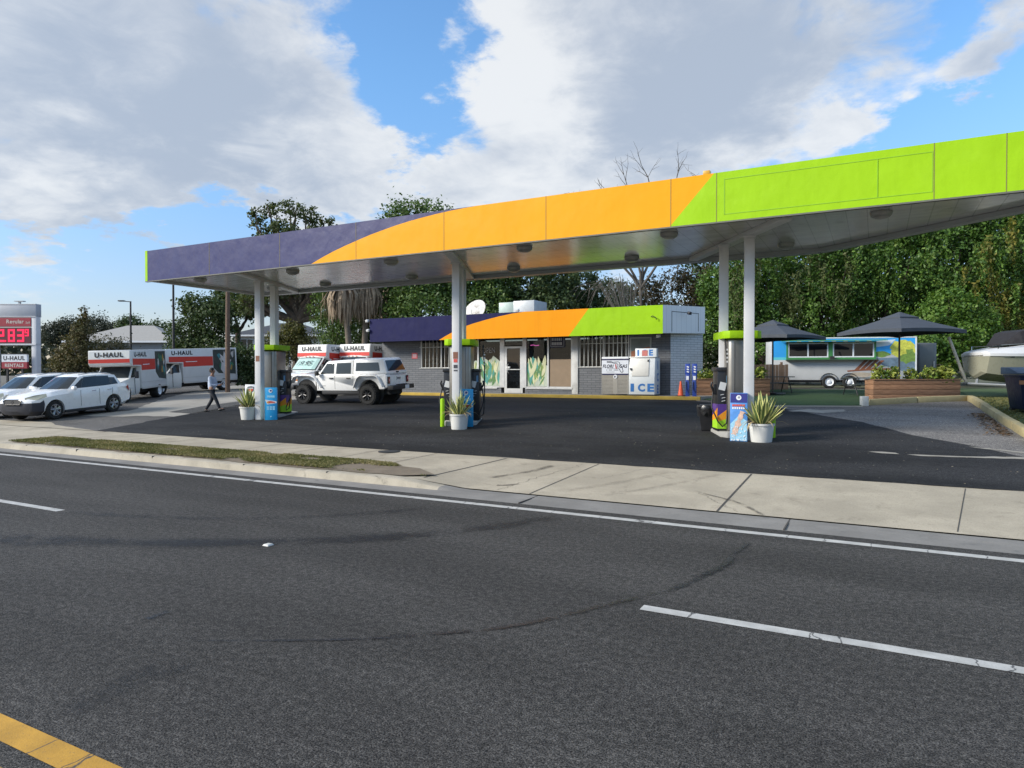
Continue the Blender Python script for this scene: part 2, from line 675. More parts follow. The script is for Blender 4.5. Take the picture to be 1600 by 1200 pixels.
def concrete(name, base, stain, sc=1.0, amt=0.55, grain=0.4):
    m = bpy.data.materials.new(name)
    m.use_nodes = True
    q = G(m.node_tree)
    b = m.node_tree.nodes['Principled BSDF']
    o = q.obj()
    a = q.noise(o, 0.8 * sc, 7, 0.65, 0.3)
    c = q.mix(q.ramp(a, 0.35, 0.7), tuple(x * 0.85 for x in base), tuple(min(1, x * 1.12) for x in base))
    f = q.noise(o, 48 * sc, 4, 0.8)
    c = q.mix(q.ramp(f, 0.5, 0.66, 0, grain), c, tuple(x * 0.5 for x in base))
    s = q.noise(o, 2.2 * sc, 8, 0.72, 0.5)
    c = q.mix(q.ramp(s, 0.55, 0.74, 0, amt), c, stain)
    q.put(b.inputs['Base Color'], c)
    b.inputs['Roughness'].default_value = 0.9
    b.inputs['Specular IOR Level'].default_value = 0.25
    q.put(b.inputs['Normal'], q.bump(f, 0.2, 0.006))
    MATS[name] = m
    return m


M_CONC = concrete('pavement_concrete', (0.40, 0.352, 0.272), (0.20, 0.172, 0.13), 1.0, 0.75, 0.6)
M_KERB = concrete('kerb_concrete', (0.38, 0.34, 0.27), (0.10, 0.095, 0.08), 1.5, 0.75)
M_GUTTER = concrete('gutter_concrete', (0.22, 0.21, 0.195), (0.12, 0.12, 0.115), 1.3, 0.7)
M_SLAB = concrete('lot_concrete', (0.31, 0.29, 0.255), (0.17, 0.16, 0.145), 0.8, 0.6)
M_JOINT = mat('joint_filler', (0.06, 0.055, 0.05), 0.95)


def sheet(name, pts, dz, m, kind='structure', rough=0.0, zf=None, step=0.45):
    zf = zf or zY
    P = [Vector((x, y, 0)) for x, y in pts]
    if rough > 0:
        Q = []
        for i, p in enumerate(P):
            q_ = P[(i + 1) % len(P)]
            n = max(1, int((q_ - p).length / step))
            for k in range(n):
                v = p.lerp(q_, k / n)
                if k:
                    v = v + Vector((random.gauss(0, rough), random.gauss(0, rough), 0))
                Q.append(v)
        P = Q
    bm = bmesh.new()
    bm.faces.new([bm.verts.new(p) for p in P])
    for yb in (9.8, 13, 28, 38):
        bmesh.ops.bisect_plane(bm, geom=bm.faces[:] + bm.edges[:] + bm.verts[:], plane_co=(0, yb, 0), plane_no=(0, 1, 0))
    for v in bm.verts:
        v.co.z = zf(v.co.y) + dz
    bmesh.ops.recalc_face_normals(bm, faces=bm.faces)
    for f in bm.faces:
        if f.normal.z < 0:
            f.normal_flip()
    me = bpy.data.meshes.new(name)
    bm.to_mesh(me)
    bm.free()
    return link_mesh(name, me, m, None, kind)


# the ground to the horizon
M_GROUND = bpy.data.materials.new('ground_earth')
M_GROUND.use_nodes = True
q = G(M_GROUND.node_tree)
o_ = q.obj()
c_ = q.mix(q.ramp(q.noise(o_, 1.4, 7, 0.65), 0.4, 0.62), (0.055, 0.075, 0.028), (0.13, 0.105, 0.07))
c_ = q.mix(q.ramp(q.noise(o_, 30, 4, 0.6), 0.45, 0.7, 0, 0.5), c_, (0.035, 0.045, 0.018))
q.put(M_GROUND.node_tree.nodes['Principled BSDF'].inputs['Base Color'], c_)
M_GROUND.node_tree.nodes['Principled BSDF'].inputs['Roughness'].default_value = 1.0
q.put(M_GROUND.node_tree.nodes['Principled BSDF'].inputs['Normal'], q.bump(q.noise(o_, 24, 5), 0.6, 0.05))
mb = MB()
rows = [(-900, -.03), (-14, -.03), (9.7, -.06), (9.9, -.02), (13, .18), (28, 1.005), (38, 1.29), (60, 1.3), (1500, 1.3)]
for (ya, za), (yb, zb) in zip(rows, rows[1:]):
    mb.poly([(-1200, ya, za), (1200, ya, za), (1200, yb, zb), (-1200, yb, zb)])
mb.build('ground', M_GROUND, kind='structure')

mb = MB()
mb.poly([(-400, -9.5, 0), (300, -9.5, 0), (300, 9.36, 0), (-400, 9.36, 0)])
mb.build('road', M_ROAD, kind='structure')


def paint(name, col, wear):
    m = bpy.data.materials.new(name)
    m.use_nodes = True
    nt = m.node_tree
    q = G(nt)
    b = nt.nodes['Principled BSDF']
    o = q.obj()
    b.inputs['Roughness'].default_value = 0.7
    c = q.mix(q.ramp(q.noise(o, 3, 6, 0.7), 0.35, 0.7), tuple(x * 0.72 for x in col), col)
    f = q.noise(o, 90, 3, 0.7)
    c = q.mix(q.ramp(f, 0.60, 0.72, 0, wear), c, (0.09, 0.088, 0.085))
    cr = nd(nt, 'ShaderNodeTexVoronoi', feature='DISTANCE_TO_EDGE')
    cr.inputs['Scale'].default_value = 1.0
    q.put(cr.inputs['Vector'], q.vmath('ADD', q.vmath('MULTIPLY', o, (1.5, 0.25, 1)), q.vmath('SCALE', q.noise(o, 9, 3, col=True), 0.12)))
    c = q.mix(q.ramp(cr.outputs[0], 0.012, 0.0), c, (0.05, 0.05, 0.05))
    q.put(b.inputs['Base Color'], c)
    q.put(b.inputs['Normal'], q.bump(f, 0.3, 0.006))
    MATS[name] = m
    return m


M_WHITEP = paint('white_road_paint', (0.52, 0.51, 0.48), 0.75)
M_YELLOWP = paint('yellow_road_paint', (0.56, 0.30, 0.035), 0.6)
mb = MB()
mb.poly([(-300, 8.94, .004), (200, 8.94, .004), (200, 9.09, .004), (-300, 9.09, .004)])
mb.build('edge_line', M_WHITEP, kind='structure')
mb = MB()
for y0, y1 in ((1.93, 2.09), (1.66, 1.80)):
    mb.poly([(-300, y0, .004), (200, y0, .004), (200, y1, .004), (-300, y1, .004)])
mb.build('centre_line', M_YELLOWP, kind='structure')
for k in range(-2, 9):
    x0 = -1.77 - 11.86 * k
    mb = MB()
    mb.poly([(x0, 5.60, .004), (x0 + 3.05, 5.60, .004), (x0 + 3.05, 5.73, .004), (x0, 5.73, .004)])
    mb.build('lane_line', M_WHITEP, kind='structure')


# dark tyre arcs and the seep of water across the road: stains with a shape of their own
def stain_mat(name, col, amt, sc, rough=0.6):
    m = bpy.data.materials.new(name)
    m.use_nodes = True
    nt = m.node_tree
    q = G(nt)
    b = nt.nodes['Principled BSDF']
    b.inputs['Base Color'].default_value = (*col, 1)
    b.inputs['Roughness'].default_value = rough
    o = q.obj()
    uv = nd(nt, 'ShaderNodeUVMap').outputs[0]
    u, v, _ = q.sep(uv)
    edge = q.math('MULTIPLY', q.ramp(v, 0.0, 0.42), q.ramp(v, 1.0, 0.58))
    ends = q.math('MULTIPLY', q.ramp(u, 0.0, 0.12), q.ramp(u, 1.0, 0.88))
    n = q.ramp(q.noise(o, sc, 6, 0.7), 0.34, 0.6)
    f2 = q.ramp(q.noise(o, 120, 2, 0.6), 0.3, 0.55, 0.55, 1.0)
    a = q.math('MULTIPLY', q.math('MULTIPLY', edge, ends), q.math('MULTIPLY', n, f2))
    a = q.math('MULTIPLY', a, amt)
    t = nd(nt, 'ShaderNodeBsdfTransparent')
    x = nd(nt, 'ShaderNodeMixShader')
    q.put(x.inputs[0], a)
    nt.links.new(t.outputs[0], x.inputs[1])
    nt.links.new(b.outputs[0], x.inputs[2])
    nt.links.new(x.outputs[0], nt.nodes['Material Output'].inputs[0])
    return m


def ribbon(name, pts, w, m, dz=0.008, zf=None):
    zf = zf or zY
    pts = [Vector((x, y, 0)) for x, y in pts]
    # Catmull-Rom resample
    S = []
    for i in range(len(pts) - 1):
        p0, p1, p2, p3 = pts[max(i - 1, 0)], pts[i], pts[i + 1], pts[min(i + 2, len(pts) - 1)]
        for k in range(10):
            t = k / 10
            S.append(0.5 * ((2 * p1) + (p2 - p0) * t + (2 * p0 - 5 * p1 + 4 * p2 - p3) * t * t + (3 * p1 - p0 - 3 * p2 + p3) * t ** 3))
    S.append(pts[-1])
    bm = bmesh.new()
    uvl = bm.loops.layers.uv.new('UVMap')
    L = []
    for i, p in enumerate(S):
        t = (S[min(i + 1, len(S) - 1)] - S[max(i - 1, 0)]).normalized()
        n = Vector((-t.y, t.x, 0))
        ww = (w[0] + (w[1] - w[0]) * i / (len(S) - 1)) if isinstance(w, tuple) else w
        ww *= random.uniform(0.8, 1.2)
        a, b = p + n * ww / 2, p - n * ww / 2
        a.z, b.z = zf(a.y) + dz, zf(b.y) + dz
        L.append((bm.verts.new(a), bm.verts.new(b), i / (len(S) - 1)))
    for A, B in zip(L, L[1:]):
        f = bm.faces.new([A[0], A[1], B[1], B[0]])
        for lp, uv in zip(f.loops, ((A[2], 0), (A[2], 1), (B[2], 1), (B[2], 0))):
            lp[uvl].uv = uv
    bmesh.ops.recalc_face_normals(bm, faces=bm.faces)
    me = bpy.data.meshes.new(name)
    bm.to_mesh(me)
    bm.free()
    return link_mesh(name, me, m, None, 'structure')


M_TYRE = stain_mat('tyre_stain', (0.013, 0.013, 0.013), 0.6, 1.2)
M_WET = stain_mat('seep_stain', (0.012, 0.012, 0.012), 0.85, 3.0, 0.35)
ribbon('tyre_stain', [(-13, 3.4), (-9.94, 4.18), (-8.41, 4.7), (-7.14, 5.31), (-6.01, 6.02), (-5.11, 6.85), (-4.48, 7.65), (-4.04, 8.47), (-3.75, 8.9)], (.7, .45), M_TYRE)
ribbon('tyre_stain', [(-10.5, 5.6), (-8.8, 6.05), (-7.5, 6.7), (-6.6, 7.5), (-5.9, 8.4)], .35, stain_mat('faint_tyre_stain', (0.02, 0.02, 0.02), 0.3, 2.0))
ribbon('seep_stain', [(-4.64, 3.28), (-4.01, 3.62), (-3.44, 3.96), (-3.06, 4.26), (-2.61, 4.66), (-2.28, 5.15), (-1.94, 5.78), (-1.64, 6.35), (-1.44, 7.1), (-1.31, 7.65)], (.05, .13), M_WET)
ribbon('seep_stain', [(-1.60, 6.7), (-1.42, 7.2), (-1.38, 7.9), (-1.33, 8.5)], .12, M_WET, .012)
ribbon('oil_stain', [(-5.25, 3.46), (-5.25, 3.56), (-5.26, 3.68)], .12, M_WET)
ribbon('oil_stain', [(-4.3, 2.3), (-4.2, 2.5), (-4.28, 2.8), (-4.2, 3.1)], .4, stain_mat('oil_stain_faint', (0.015, 0.015, 0.015), 0.3, 5))


def drop(x):
    """0 where the kerb stands, 1 where it is lowered for a driveway"""
    a = min(1, max(0, (x + 7.6) / 1.3))
    b = min(1, max(0, (-21.3 - x) / 1.2))
    return max(a, b)


def zwalk(x, y):
    d = drop(x)
    return (1 - d) * zY(max(y, 9.81)) + d * (.02 + .18 * (y - 9.75) / 3.25)


# gutter and kerb
xs = [-60, -40, -24, -22.8, -22.3, -21.8, -21.3] + [-21.3 + .55 * k for k in range(1, 25)] + [-7.8, -7.6, -7.3, -7.0, -6.7, -6.4, -6.2, -4, -2, 0, 4, 10, 30]
xs = sorted(set(xs))
mb = MB()
prof = []
for x in xs:
    d = drop(x)
    jit = random.gauss(0, .006) if -21 < x < -7.6 else 0
    top = .145 * (1 - d) + .02 * d
    prof.append([(x, 9.34, .002), (x, 9.73, .010), (x, 9.76 + jit, .012), (x, 9.80 + jit, .012 + (top - .012) * .82), (x, 9.84 + jit, top - .004), (x, 9.88, top), (x, 10.02, top), (x, 10.03, -.05)])
V = [[mb.bm.verts.new(p) for p in r] for r in prof]
for a, b in zip(V, V[1:]):
    for k in range(7):
        mb.mi = 0 if k < 1 else 1
        if drop(a[0].co.x) > .5 and drop(b[0].co.x) > .5:
            mb.mi = 0
        mb.face([a[k], b[k], b[k + 1], a[k + 1]])
mb.mi = 2
for x in (-19.9, -17.6, -14.6, -11.6, -9.3):
    mb.box((x, 9.885, .0765), (.010, .17, .142))
for x in (-4.9, -1.05, 2.0):
    mb.b2((x, 9.345, .003), (x + .02, 10.01, .0215))
mb.build('kerb', [M_GUTTER, M_KERB, M_JOINT], kind='structure', smooth=40)

# pavement and driveway apron
mb = MB()
gx = [-60, -45, -35, -28, -24, -22.5, -21.9, -21.3] + [-21 + .5 * k for k in range(0, 27)] + [-7.3, -7.0, -6.7, -6.3, -5, -3, -1, 1, 4, 8, 14, 30]
gx = sorted(set(gx))
gy = [10.025, 10.6, 11.35, 12.2, 12.995]
V = [[mb.bm.verts.new((x, y, zwalk(x, y))) for y in gy] for x in gx]
for a, b in zip(V, V[1:]):
    for k in range(len(gy) - 1):
        mb.face([a[k], b[k], b[k + 1], a[k + 1]])
mb.build('pavement', M_CONC, kind='structure')


def joint(x0, y0, x1, y1, w=.03, jit=0.0, n=6):
    L = []
    for k in range(n + 1):
        t = k / n
        x, y = x0 + (x1 - x0) * t, y0 + (y1 - y0) * t
        if 0 < k < n:
            x += random.gauss(0, jit)
        L.append((x, y))
    dx, dy = x1 - x0, y1 - y0
    l = math.hypot(dx, dy)
    nx, ny = -dy / l * w / 2, dx / l * w / 2
    for (xa, ya), (xb, yb) in zip(L, L[1:]):
        mb.poly([(xa + nx, ya + ny, zwalk(xa, ya) + .005), (xa - nx, ya - ny, zwalk(xa, ya) + .005), (xb - nx, yb - ny, zwalk(xb, yb) + .005), (xb + nx, yb + ny, zwalk(xb, yb) + .005)])


mb = MB()
joint(-2.02, 10.03, -2.0, 12.95, .03)
joint(-5.05, 10.03, -4.95, 12.95, .02)
joint(-7.3, 10.2, -7.05, 12.9, .035)
for x in (-8.9, -10.5, -12.1, -13.7, -15.3, -16.9, -18.5, -20.1):
    joint(x, 11.4, x, 12.95, .018)
joint(-21.4, 10.1, -21.5, 12.9, .03)
joint(-26.5, 10.1, -26.5, 12.9, .03)
joint(-50, 12.9, -21.5, 12.95, .03, 0, 30)
joint(-5.7, 10.1, -5.25, 12.8, .008, .035, 40)
joint(-4.4, 11.6, -3.9, 12.8, .006, .03, 26)
joint(-1.75, 10.1, -2.6, 11.2, .007, .03, 24)
joint(0.9, 10.1, 1.25, 12.9, .012)
joint(3.9, 10.1, 3.9, 12.9, .02)
mb.build('pavement_joint', M_JOINT, kind='structure')
st = stain_mat('walk_stain', (0.10, 0.085, 0.065), 0.7, 3.0, 0.9)
st2 = stain_mat('faint_walk_stain', (0.15, 0.13, 0.10), 0.22, 5.0, 0.9)
ribbon('pavement_stain', [(-6.35, 10.9), (-5.9, 11.8), (-5.75, 12.5)], .22, st, .006, lambda y: zwalk(-6, y))
ribbon('pavement_stain', [(-5.9, 10.4), (-5.7, 10.5), (-5.55, 10.7)], .14, st, .006, lambda y: zwalk(-5, y))
for xa, ya, xb, yb, ww in ((-4.6, 10.4, -3.4, 12.7, .25), (-3.9, 10.3, -2.5, 12.8, .2), (-9.8, 11.5, -8.6, 12.8, .2), (-13.2, 11.6, -12.4, 12.8, .18), (-17.4, 11.6, -16.2, 12.7, .2)):
    ribbon('pavement_stain', [(xa, ya), ((xa + xb) / 2 + .1, (ya + yb) / 2), (xb, yb)], ww, st2, .006, lambda y: zwalk((xa + xb) / 2, y))
ribbon('seep_stain', [(-1.33, 9.9), (-1.5, 10.2), (-1.9, 10.7), (-2.5, 11.1)], .10, st, .007, lambda y: zwalk(-2, y))
# drain cover set in the pavement
mb = MB()
mb.lathe([(0.0, .0), (.26, 0), (.26, .012), (.22, .014), (.0, .014)], (-10.1, 12.72, zY(12.72) + .002), n=24, cap=False)
tag(mb.build('manhole_cover', mat('cast_iron', (.03, .03, .03), .6), smooth=30), 'small dark round manhole cover in the pavement at the edge of the black lot', 'manhole cover')

# grass strip behind the kerb
strip = [(-21.1, 10.03), (-7.7, 10.03), (-7.2, 10.4), (-7.9, 10.9), (-8.8, 11.33), (-21.3, 11.36)]
M_SOIL = mat('bare_soil', (.17, .135, .095), .95, var=.25, vs=4, bump=.5, bs=60)
sheet('verge_soil', strip, .012, M_SOIL, rough=.05)
M_GRASS = leaf_mat('verge_grass', [(.10, .105, .035), (.155, .15, .055), (.22, .19, .085), (.31, .25, .14)], .85, .2)
N = 34000
C = np.empty((N * 2, 3))
C[:, 0] = RNG.uniform(-21.3, -6.9, N * 2)
C[:, 1] = RNG.uniform(10.0, 11.4, N * 2)
C[:, 2] = zY(10.5) + .035
pn = np.sin(C[:, 0] * 1.7 + np.sin(C[:, 1] * 5) * 1.3) * .5 + np.sin(C[:, 0] * 4.3 + 1) * .35 + np.sin(C[:, 1] * 6 + C[:, 0]) * .3
thin = np.clip((C[:, 0] + 11.0) / 2.6, 0, 1.3)
keep = (pn > -0.62 + thin * 1.15 + RNG.uniform(-.35, .35, N * 2)) & (C[:, 1] < 11.36 - np.clip((C[:, 0] + 9.0) * .7, 0, 2)) & (C[:, 1] > 10.03 + RNG.uniform(0, .05, N * 2))
C = C[keep][:44000]
tone = np.clip(.35 + .35 * np.sin(C[:, 0] * 2.1 + 2) * np.sin(C[:, 1] * 3) + RNG.normal(0, .25, len(C)), 0, 1)
leaves('verge_grass', M_GRASS, C, .020, None, out=np.tile([0, -.6, .5], (len(C), 1)), bias=.35, aspect=3.2, tone=tone, kind='stuff')

# lot surfaces
sheet('old_lot', [(-75, 13), (18, 13), (18, 27.3), (8, 36), (-75, 60)], .0, M_OLD)
sheet('lot_concrete', [(-29.8, 15.6), (-28.2, 17.9), (-33.6, 23.4), (-42, 34), (-42, 44), (-30, 40), (-24.2, 26.6), (-24.9, 22.9), (-25.6, 21.6), (-23.1, 18.5), (-22.7, 16.9), (-25.1, 16.7), (-26.4, 16.1)], .004, M_SLAB, rough=.07)
sheet('lot_patch', [(-25.7, 18.0), (-26.7, 20.5), (-27.1, 22.7), (-24.95, 20.95), (-24.0, 19.2), (-23.8, 17.75)], .008, M_PATCH, rough=.03)
sheet('lot_concrete', [(-45, 12.98), (-26.8, 12.98), (-22.2, 12.98), (-25.7, 13.6), (-26.8, 14.05), (-34, 13.7), (-45, 13.6)], .004, M_CONC, rough=.02)
sheet('worn_lot', [(-3.6, 22.2), (-1.54, 23.0), (-.32, 21.5), (.75, 19.1), (1.98, 17.45), (2.6, 16.3), (6, 16.3), (3.3, 19), (3.1, 22.4), (2.95, 26.6), (-.4, 26.6), (-3.6, 25.6)], .004, M_GRAVEL, rough=.0)
sheet('black_lot', [(-22.2, 13.0), (12, 13.0), (12, 16.05), (2.6, 16.35), (1.98, 17.5), (.75, 19.16), (-.32, 21.54), (-1.54, 23.05), (-2.3, 24.2), (-3.3, 25.5), (-6.2, 26.9), (-6.4, 27.5), (-23.6, 27.4), (-24.6, 26.6), (-24.95, 23.6), (-25.5, 21.4), (-23.3, 15.9)], .008, M_BLACK, rough=.035)
M_PALE = concrete('pale_streak_and_edging', (.33, .31, .27), (.2, .19, .17))
sheet('pale_streak', [(.55, 16.05), (.8, 15.93), (1.7, 16.05), (3.2, 16.25), (3.2, 16.48), (2.2, 16.32), (1.4, 16.15)], .012, M_PALE, rough=.02, step=.15)  # pale streaks laid flat over the lot surfaces
sheet('pale_streak', [(-.15, 16.2), (.1, 16.05), (.42, 16.05), (.35, 16.2), (.1, 16.27)], .012, M_PALE, rough=.012, step=.12)
sheet('pale_streak', [(1.75, 17.55), (1.95, 17.35), (3.2, 16.6), (3.2, 16.68), (2.3, 17.3)], .012, M_PALE, rough=.015, step=.12)
sheet('pale_streak', [(-2.6, 24.1), (-1.5, 23.6), (-.95, 24.2), (-.9, 25.0), (-1.6, 24.6), (-2.0, 24.9)], .0125, M_PALE, rough=.06, step=.2)
sheet('turf_edging', [(-3.35, 25.35), (-.42, 25.95), (-.42, 26.3), (-3.4, 25.75)], .016, M_PALE, rough=.015)
M_TURF = mat('turf_green', (.016, .05, .010), .95, var=.3, vs=2.5, bump=.8, bs=90)
sheet('turf', [(-6.1, 27.6), (-3.4, 25.72), (-.45, 26.25), (-.35, 29), (3, 30.9), (4, 34), (3, 37), (-8, 37), (-6.3, 31)], .02, M_TURF)
M_WEED = mat('weedy_grass', (.05, .085, .025), .95, var=.35, vs=3, bump=.8, bs=50)
sheet('side_lawn', [(3.2, 19.0), (3.2, 29.8), (3.3, 40), (24, 40), (24, 16.4), (3.6, 16.4)], .03, M_WEED)
Cn = 9000
C = np.empty((Cn, 3))
C[:, 0] = RNG.uniform(3.3, 7, Cn)
C[:, 1] = RNG.uniform(18.5, 31, Cn)
C[:, 2] = [zY(y) + .05 for y in C[:, 1]]
leaves('lawn_grass', M_GRASS, C, .03, None, out=np.tile([0, -.6, .5], (Cn, 1)), bias=.3, aspect=3.0, tone=RNG.uniform(0, .55, Cn), kind='stuff')
# fallen leaves and pebbles lying on the sealed lot
Dn = 620
C = np.empty((Dn, 3))
C[:, 0] = RNG.uniform(-20, 3, Dn)
C[:, 1] = 13.2 + RNG.uniform(0, 1, Dn) ** 1.3 * 9
C[:, 2] = [zY(y) + .018 for y in C[:, 1]]
leaves('leaf_litter', leaf_mat('dry_leaf', [(.16, .13, .09), (.30, .26, .19), (.22, .2, .17)], .9, .1), C, .023, None, out=np.tile([0, 0, 1.0], (Dn, 1)), bias=.8, aspect=1.6, kind='stuff')
# dry leaves drifted against the right-hand kerb
Dn = 500
C = np.empty((Dn, 3))
C[:, 1] = RNG.uniform(19.5, 24.5, Dn)
C[:, 0] = 2.85 - np.abs(RNG.normal(0, .22, Dn))
C[:, 2] = [zY(y) + .025 for y in C[:, 1]]
leaves('drifted_leaves', leaf_mat('brown_leaf', [(.10, .06, .035), (.2, .13, .07), (.16, .11, .08)], .9, .1), C, .05, None, out=np.tile([0, 0, 1.0], (Dn, 1)), bias=.7, aspect=1.6, kind='stuff')


# kerb stones along the right side of the lot and in front of the planter
M_KSTONE = concrete('yellowed_kerb', (.42, .35, .19), (.13, .11, .07), 1.5, .7)


def kstone(a, b, label, w=.2, h=.2, m=M_KSTONE, dz=0.0):
    a, b = Vector((*a, 0)), Vector((*b, 0))
    d = (b - a).normalized()
    n = Vector((-d.y, d.x, 0)) * w / 2
    mb = MB()
    R0 = []
    for p in (a, a.lerp(b, .33), a.lerp(b, .66), b):
        j = Vector((random.gauss(0, .008), random.gauss(0, .008), 0))
        z = zY(p.y)
        R0.append([(p + n + j) + Vector((0, 0, z - .03)), (p - n + j) + Vector((0, 0, z - .03)), (p - n * .9 + j) + Vector((0, 0, z + h)), (p + n * .9 + j) + Vector((0, 0, z + h))])
    mb.loft(R0)
    return tag(mb.build('kerb_stone', m, bevel=.02), label, 'kerb stone', 'kerb stones edging the right of the lot')


kl = ['long kerb stone nearest the wooden planter corner on the right side', 'kerb stone on the right edge lying second from the planter corner', 'chipped kerb stone on the right edge beside the blue bin',
      'yellowed kerb stone at the right border of the picture']
ky = [(2.97, 29.5, 3.0, 26.4), (3.0, 26.3, 3.02, 23.4), (3.02, 23.3, 3.06, 20.9), (3.06, 20.8, 3.15, 18.2)]
for t_, (x0, y0, x1, y1) in zip(kl, ky):
    kstone((x0, y0), (x1, y1), t_)
kstone((-.25, 26.75), (1.2, 28.05), 'kerb stone in front of the left half of the big wooden planter')
kstone((1.25, 28.1), (2.85, 29.5), 'kerb stone in front of the right half of the big wooden planter')
mb = MB()
mb.box((-.38, 26.45, zY(26.45) + .16), (.22, .2, .34), rz=R(28))
tag(mb.build('marker_block', mat('white_block', (.62, .62, .58), .8, dirt=.5), bevel=.012), 'short white concrete block at the corner of the artificial turf', 'block')

# raised reflector in the road
mb = MB()
mb.box((0, 0, .008), (.10, .10, .02), taper=.7)
rr = mb.build('road_reflector', mat('reflector_body', (.55, .54, .50), .5), bevel=.004)
rr.location = (-6.28, 5.66, .004)
tag(rr, 'small white raised reflector stud in the middle of the road', 'road stud')
# ================================================================== CANOPY
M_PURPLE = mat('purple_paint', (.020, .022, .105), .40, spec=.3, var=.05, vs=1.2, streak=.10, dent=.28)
M_ORANGE = mat('orange_paint', (.78, .34, .006), .5, spec=.15, var=.02, vs=1.0, dirt=.08, dcol=(.74, .32, .02), streak=.10, dent=.2)
M_LIME = mat('lime_paint', (.30, .53, .009), .5, spec=.15, var=.05, vs=1.3, dirt=.25, dcol=(.35, .58, .03), streak=.25, dent=.35)
M_COLW = mat('white_steel', (.60, .60, .60), .45, var=.04, vs=3, dirt=.25, dcol=(.36, .35, .34))
M_SOFFIT = bpy.data.materials.new('soffit_metal')
M_SOFFIT.use_nodes = True
q = G(M_SOFFIT.node_tree)
b_ = M_SOFFIT.node_tree.nodes['Principled BSDF']
o_ = q.obj()
ox, oy, oz = q.sep(o_)
c_ = q.mix(q.ramp(q.noise(q.vmath('MULTIPLY', o_, (.5, 2.5, 1)), 1.2, 6, .6), .35, .7), (.56, .565, .57), (.70, .70, .70))
# panel seams run across the canopy every 0.3 m
sm = q.math('PINGPONG', ox, .2)
sy_ = q.math('PINGPONG', oy, 1.55)
seam = q.math('MAXIMUM', q.ramp(sm, .016, .004), q.math('MULTIPLY', q.ramp(sy_, .02, .006), .3))
c_ = q.mix(q.math('MULTIPLY', seam, .45), c_, (.16, .16, .16))
c_ = q.mix(q.ramp(q.noise(o_, 1.1, 8, .7, .4), .54, .72, 0, .5), c_, (.26, .25, .235))
q.put(b_.inputs['Base Color'], c_)
b_.inputs['Roughness'].default_value = .2
b_.inputs['Specular IOR Level'].default_value = .7
b_.inputs['Metallic'].default_value = .35
wv = q.noise(q.vmath('MULTIPLY', o_, (1.0, .6, 1)), .9, 4, .6)
q.put(b_.inputs['Normal'], q.bump(q.math('ADD', wv, q.math('MULTIPLY', seam, -.05)), .12, .05))
M_DARKGAP = mat('dark_gap', (.03, .03, .03), .9)
M_LENS = mat('lamp_lens', (.42, .41, .39), .35, var=.1)
M_GREYMET = mat('grey_metal', (.40, .41, .42), .45, metal=.3, var=.06, dirt=.2)

CZ0, CZ1 = 5.36, 6.43
FX0, FX1, FY0, FY1 = -23.1, 5.3, 15.3, 20.5
canopy = thing('station_canopy', 'long flat petrol station canopy striped purple, orange and lime on white columns', 'canopy', (-11, 17.9, zY(17.9)))
L0 = Vector((-11, 17.9, zY(17.9)))


def loc(p):
    return Vector(p) - L0


def lpts(pts):
    return [loc(p) for p in pts]


# front fascia: purple, orange and lime fields, butted edge to edge
arc = [(-15.09, 5.36), (-14.62, 5.53), (-14.25, 5.65), (-13.75, 5.79), (-13.26, 5.91), (-12.8, 6.02), (-12.33, 6.11), (-11.9, 6.19), (-11.43, 6.26), (-11, 6.31), (-10.57, 6.355), (-10.05, 6.395), (-9.55, 6.42), (-9.2, 6.43)]
F3 = lambda L: lpts([(x, FY0, z) for x, z in L])
mb = MB()
mb.prism(F3([(FX0 + .13, CZ0), (-15.09, CZ0)] + arc[1:] + [(FX0 + .13, CZ1)]), (0, .08, 0))
mb.build('fascia_panel', M_PURPLE, canopy, smooth=30)
mb = MB()
mb.prism(F3([(-4.15, CZ0), (-3.17, CZ1)] + arc[::-1]), (0, .08, 0))
mb.build('fascia_panel', M_ORANGE, canopy)
mb = MB()
mb.prism(F3([(-4.15, CZ0), (FX1, CZ0), (FX1, CZ1), (-3.17, CZ1)]), (0, .08, 0))
mb.build('fascia_panel', M_LIME, canopy)
mb = MB()
mb.b2(loc((FX0, FY0 - .004, CZ0 - .01)), loc((FX0 + .13, FY0 + .08, CZ1 + .01)))
mb.build('fascia_corner', M_LIME, canopy)
# end and rear fascia
mb = MB()
mb.b2(loc((FX0, FY0 + .08, CZ0)), loc((FX0 + .08, FY1, CZ1)))
mb.build('fascia_panel', M_LIME, canopy)
BX = -1.3
mb = MB()
mb.b2(loc((FX0, FY1, CZ0)), loc((BX, FY1 + .08, CZ1)))
mb.build('fascia_panel', M_PURPLE, canopy)
mb = MB()
mb.prism(lpts([(BX, FY1, CZ0), (FX1, FY0 + .08, CZ0), (FX1 + .06, FY0 + .13, CZ0), (BX + .04, FY1 + .08, CZ0)]), (0, 0, CZ1 - CZ0))
mb.build('fascia_panel', M_LIME, canopy)
# panel seams on the front: thin raised joints in a dull dark colour
for x in (-19.68, -16.41, -13.34, -10.28, -7.25, -4.15 + .02, -3.12, .94, 2.07):
    mb = MB()
    mb.b2(loc((x - .007, FY0 - .004, CZ0)), loc((x + .007, FY0, CZ1)))
    mb.build('panel_seam', mat('seam_dark', (.2, .17, .06), .8), canopy)
mb = MB()
mb.b2(loc((-2.95, FY0 - .006, 5.50)), loc((.92, FY0, 5.515)))
mb.b2(loc((-2.95, FY0 - .006, 6.26)), loc((.92, FY0, 6.275)))
mb.b2(loc((-2.96, FY0 - .006, 5.50)), loc((-2.945, FY0, 6.275)))
mb.b2(loc((-.02, FY0 - .010, 5.515)), loc((-.006, FY0, 6.26)))
mb.b2(loc((.905, FY0 - .006, 5.515)), loc((.92, FY0, 6.26)))
mb.build('sign_frame', mat('lime_edge', (.24, .46, .01), .5), canopy)
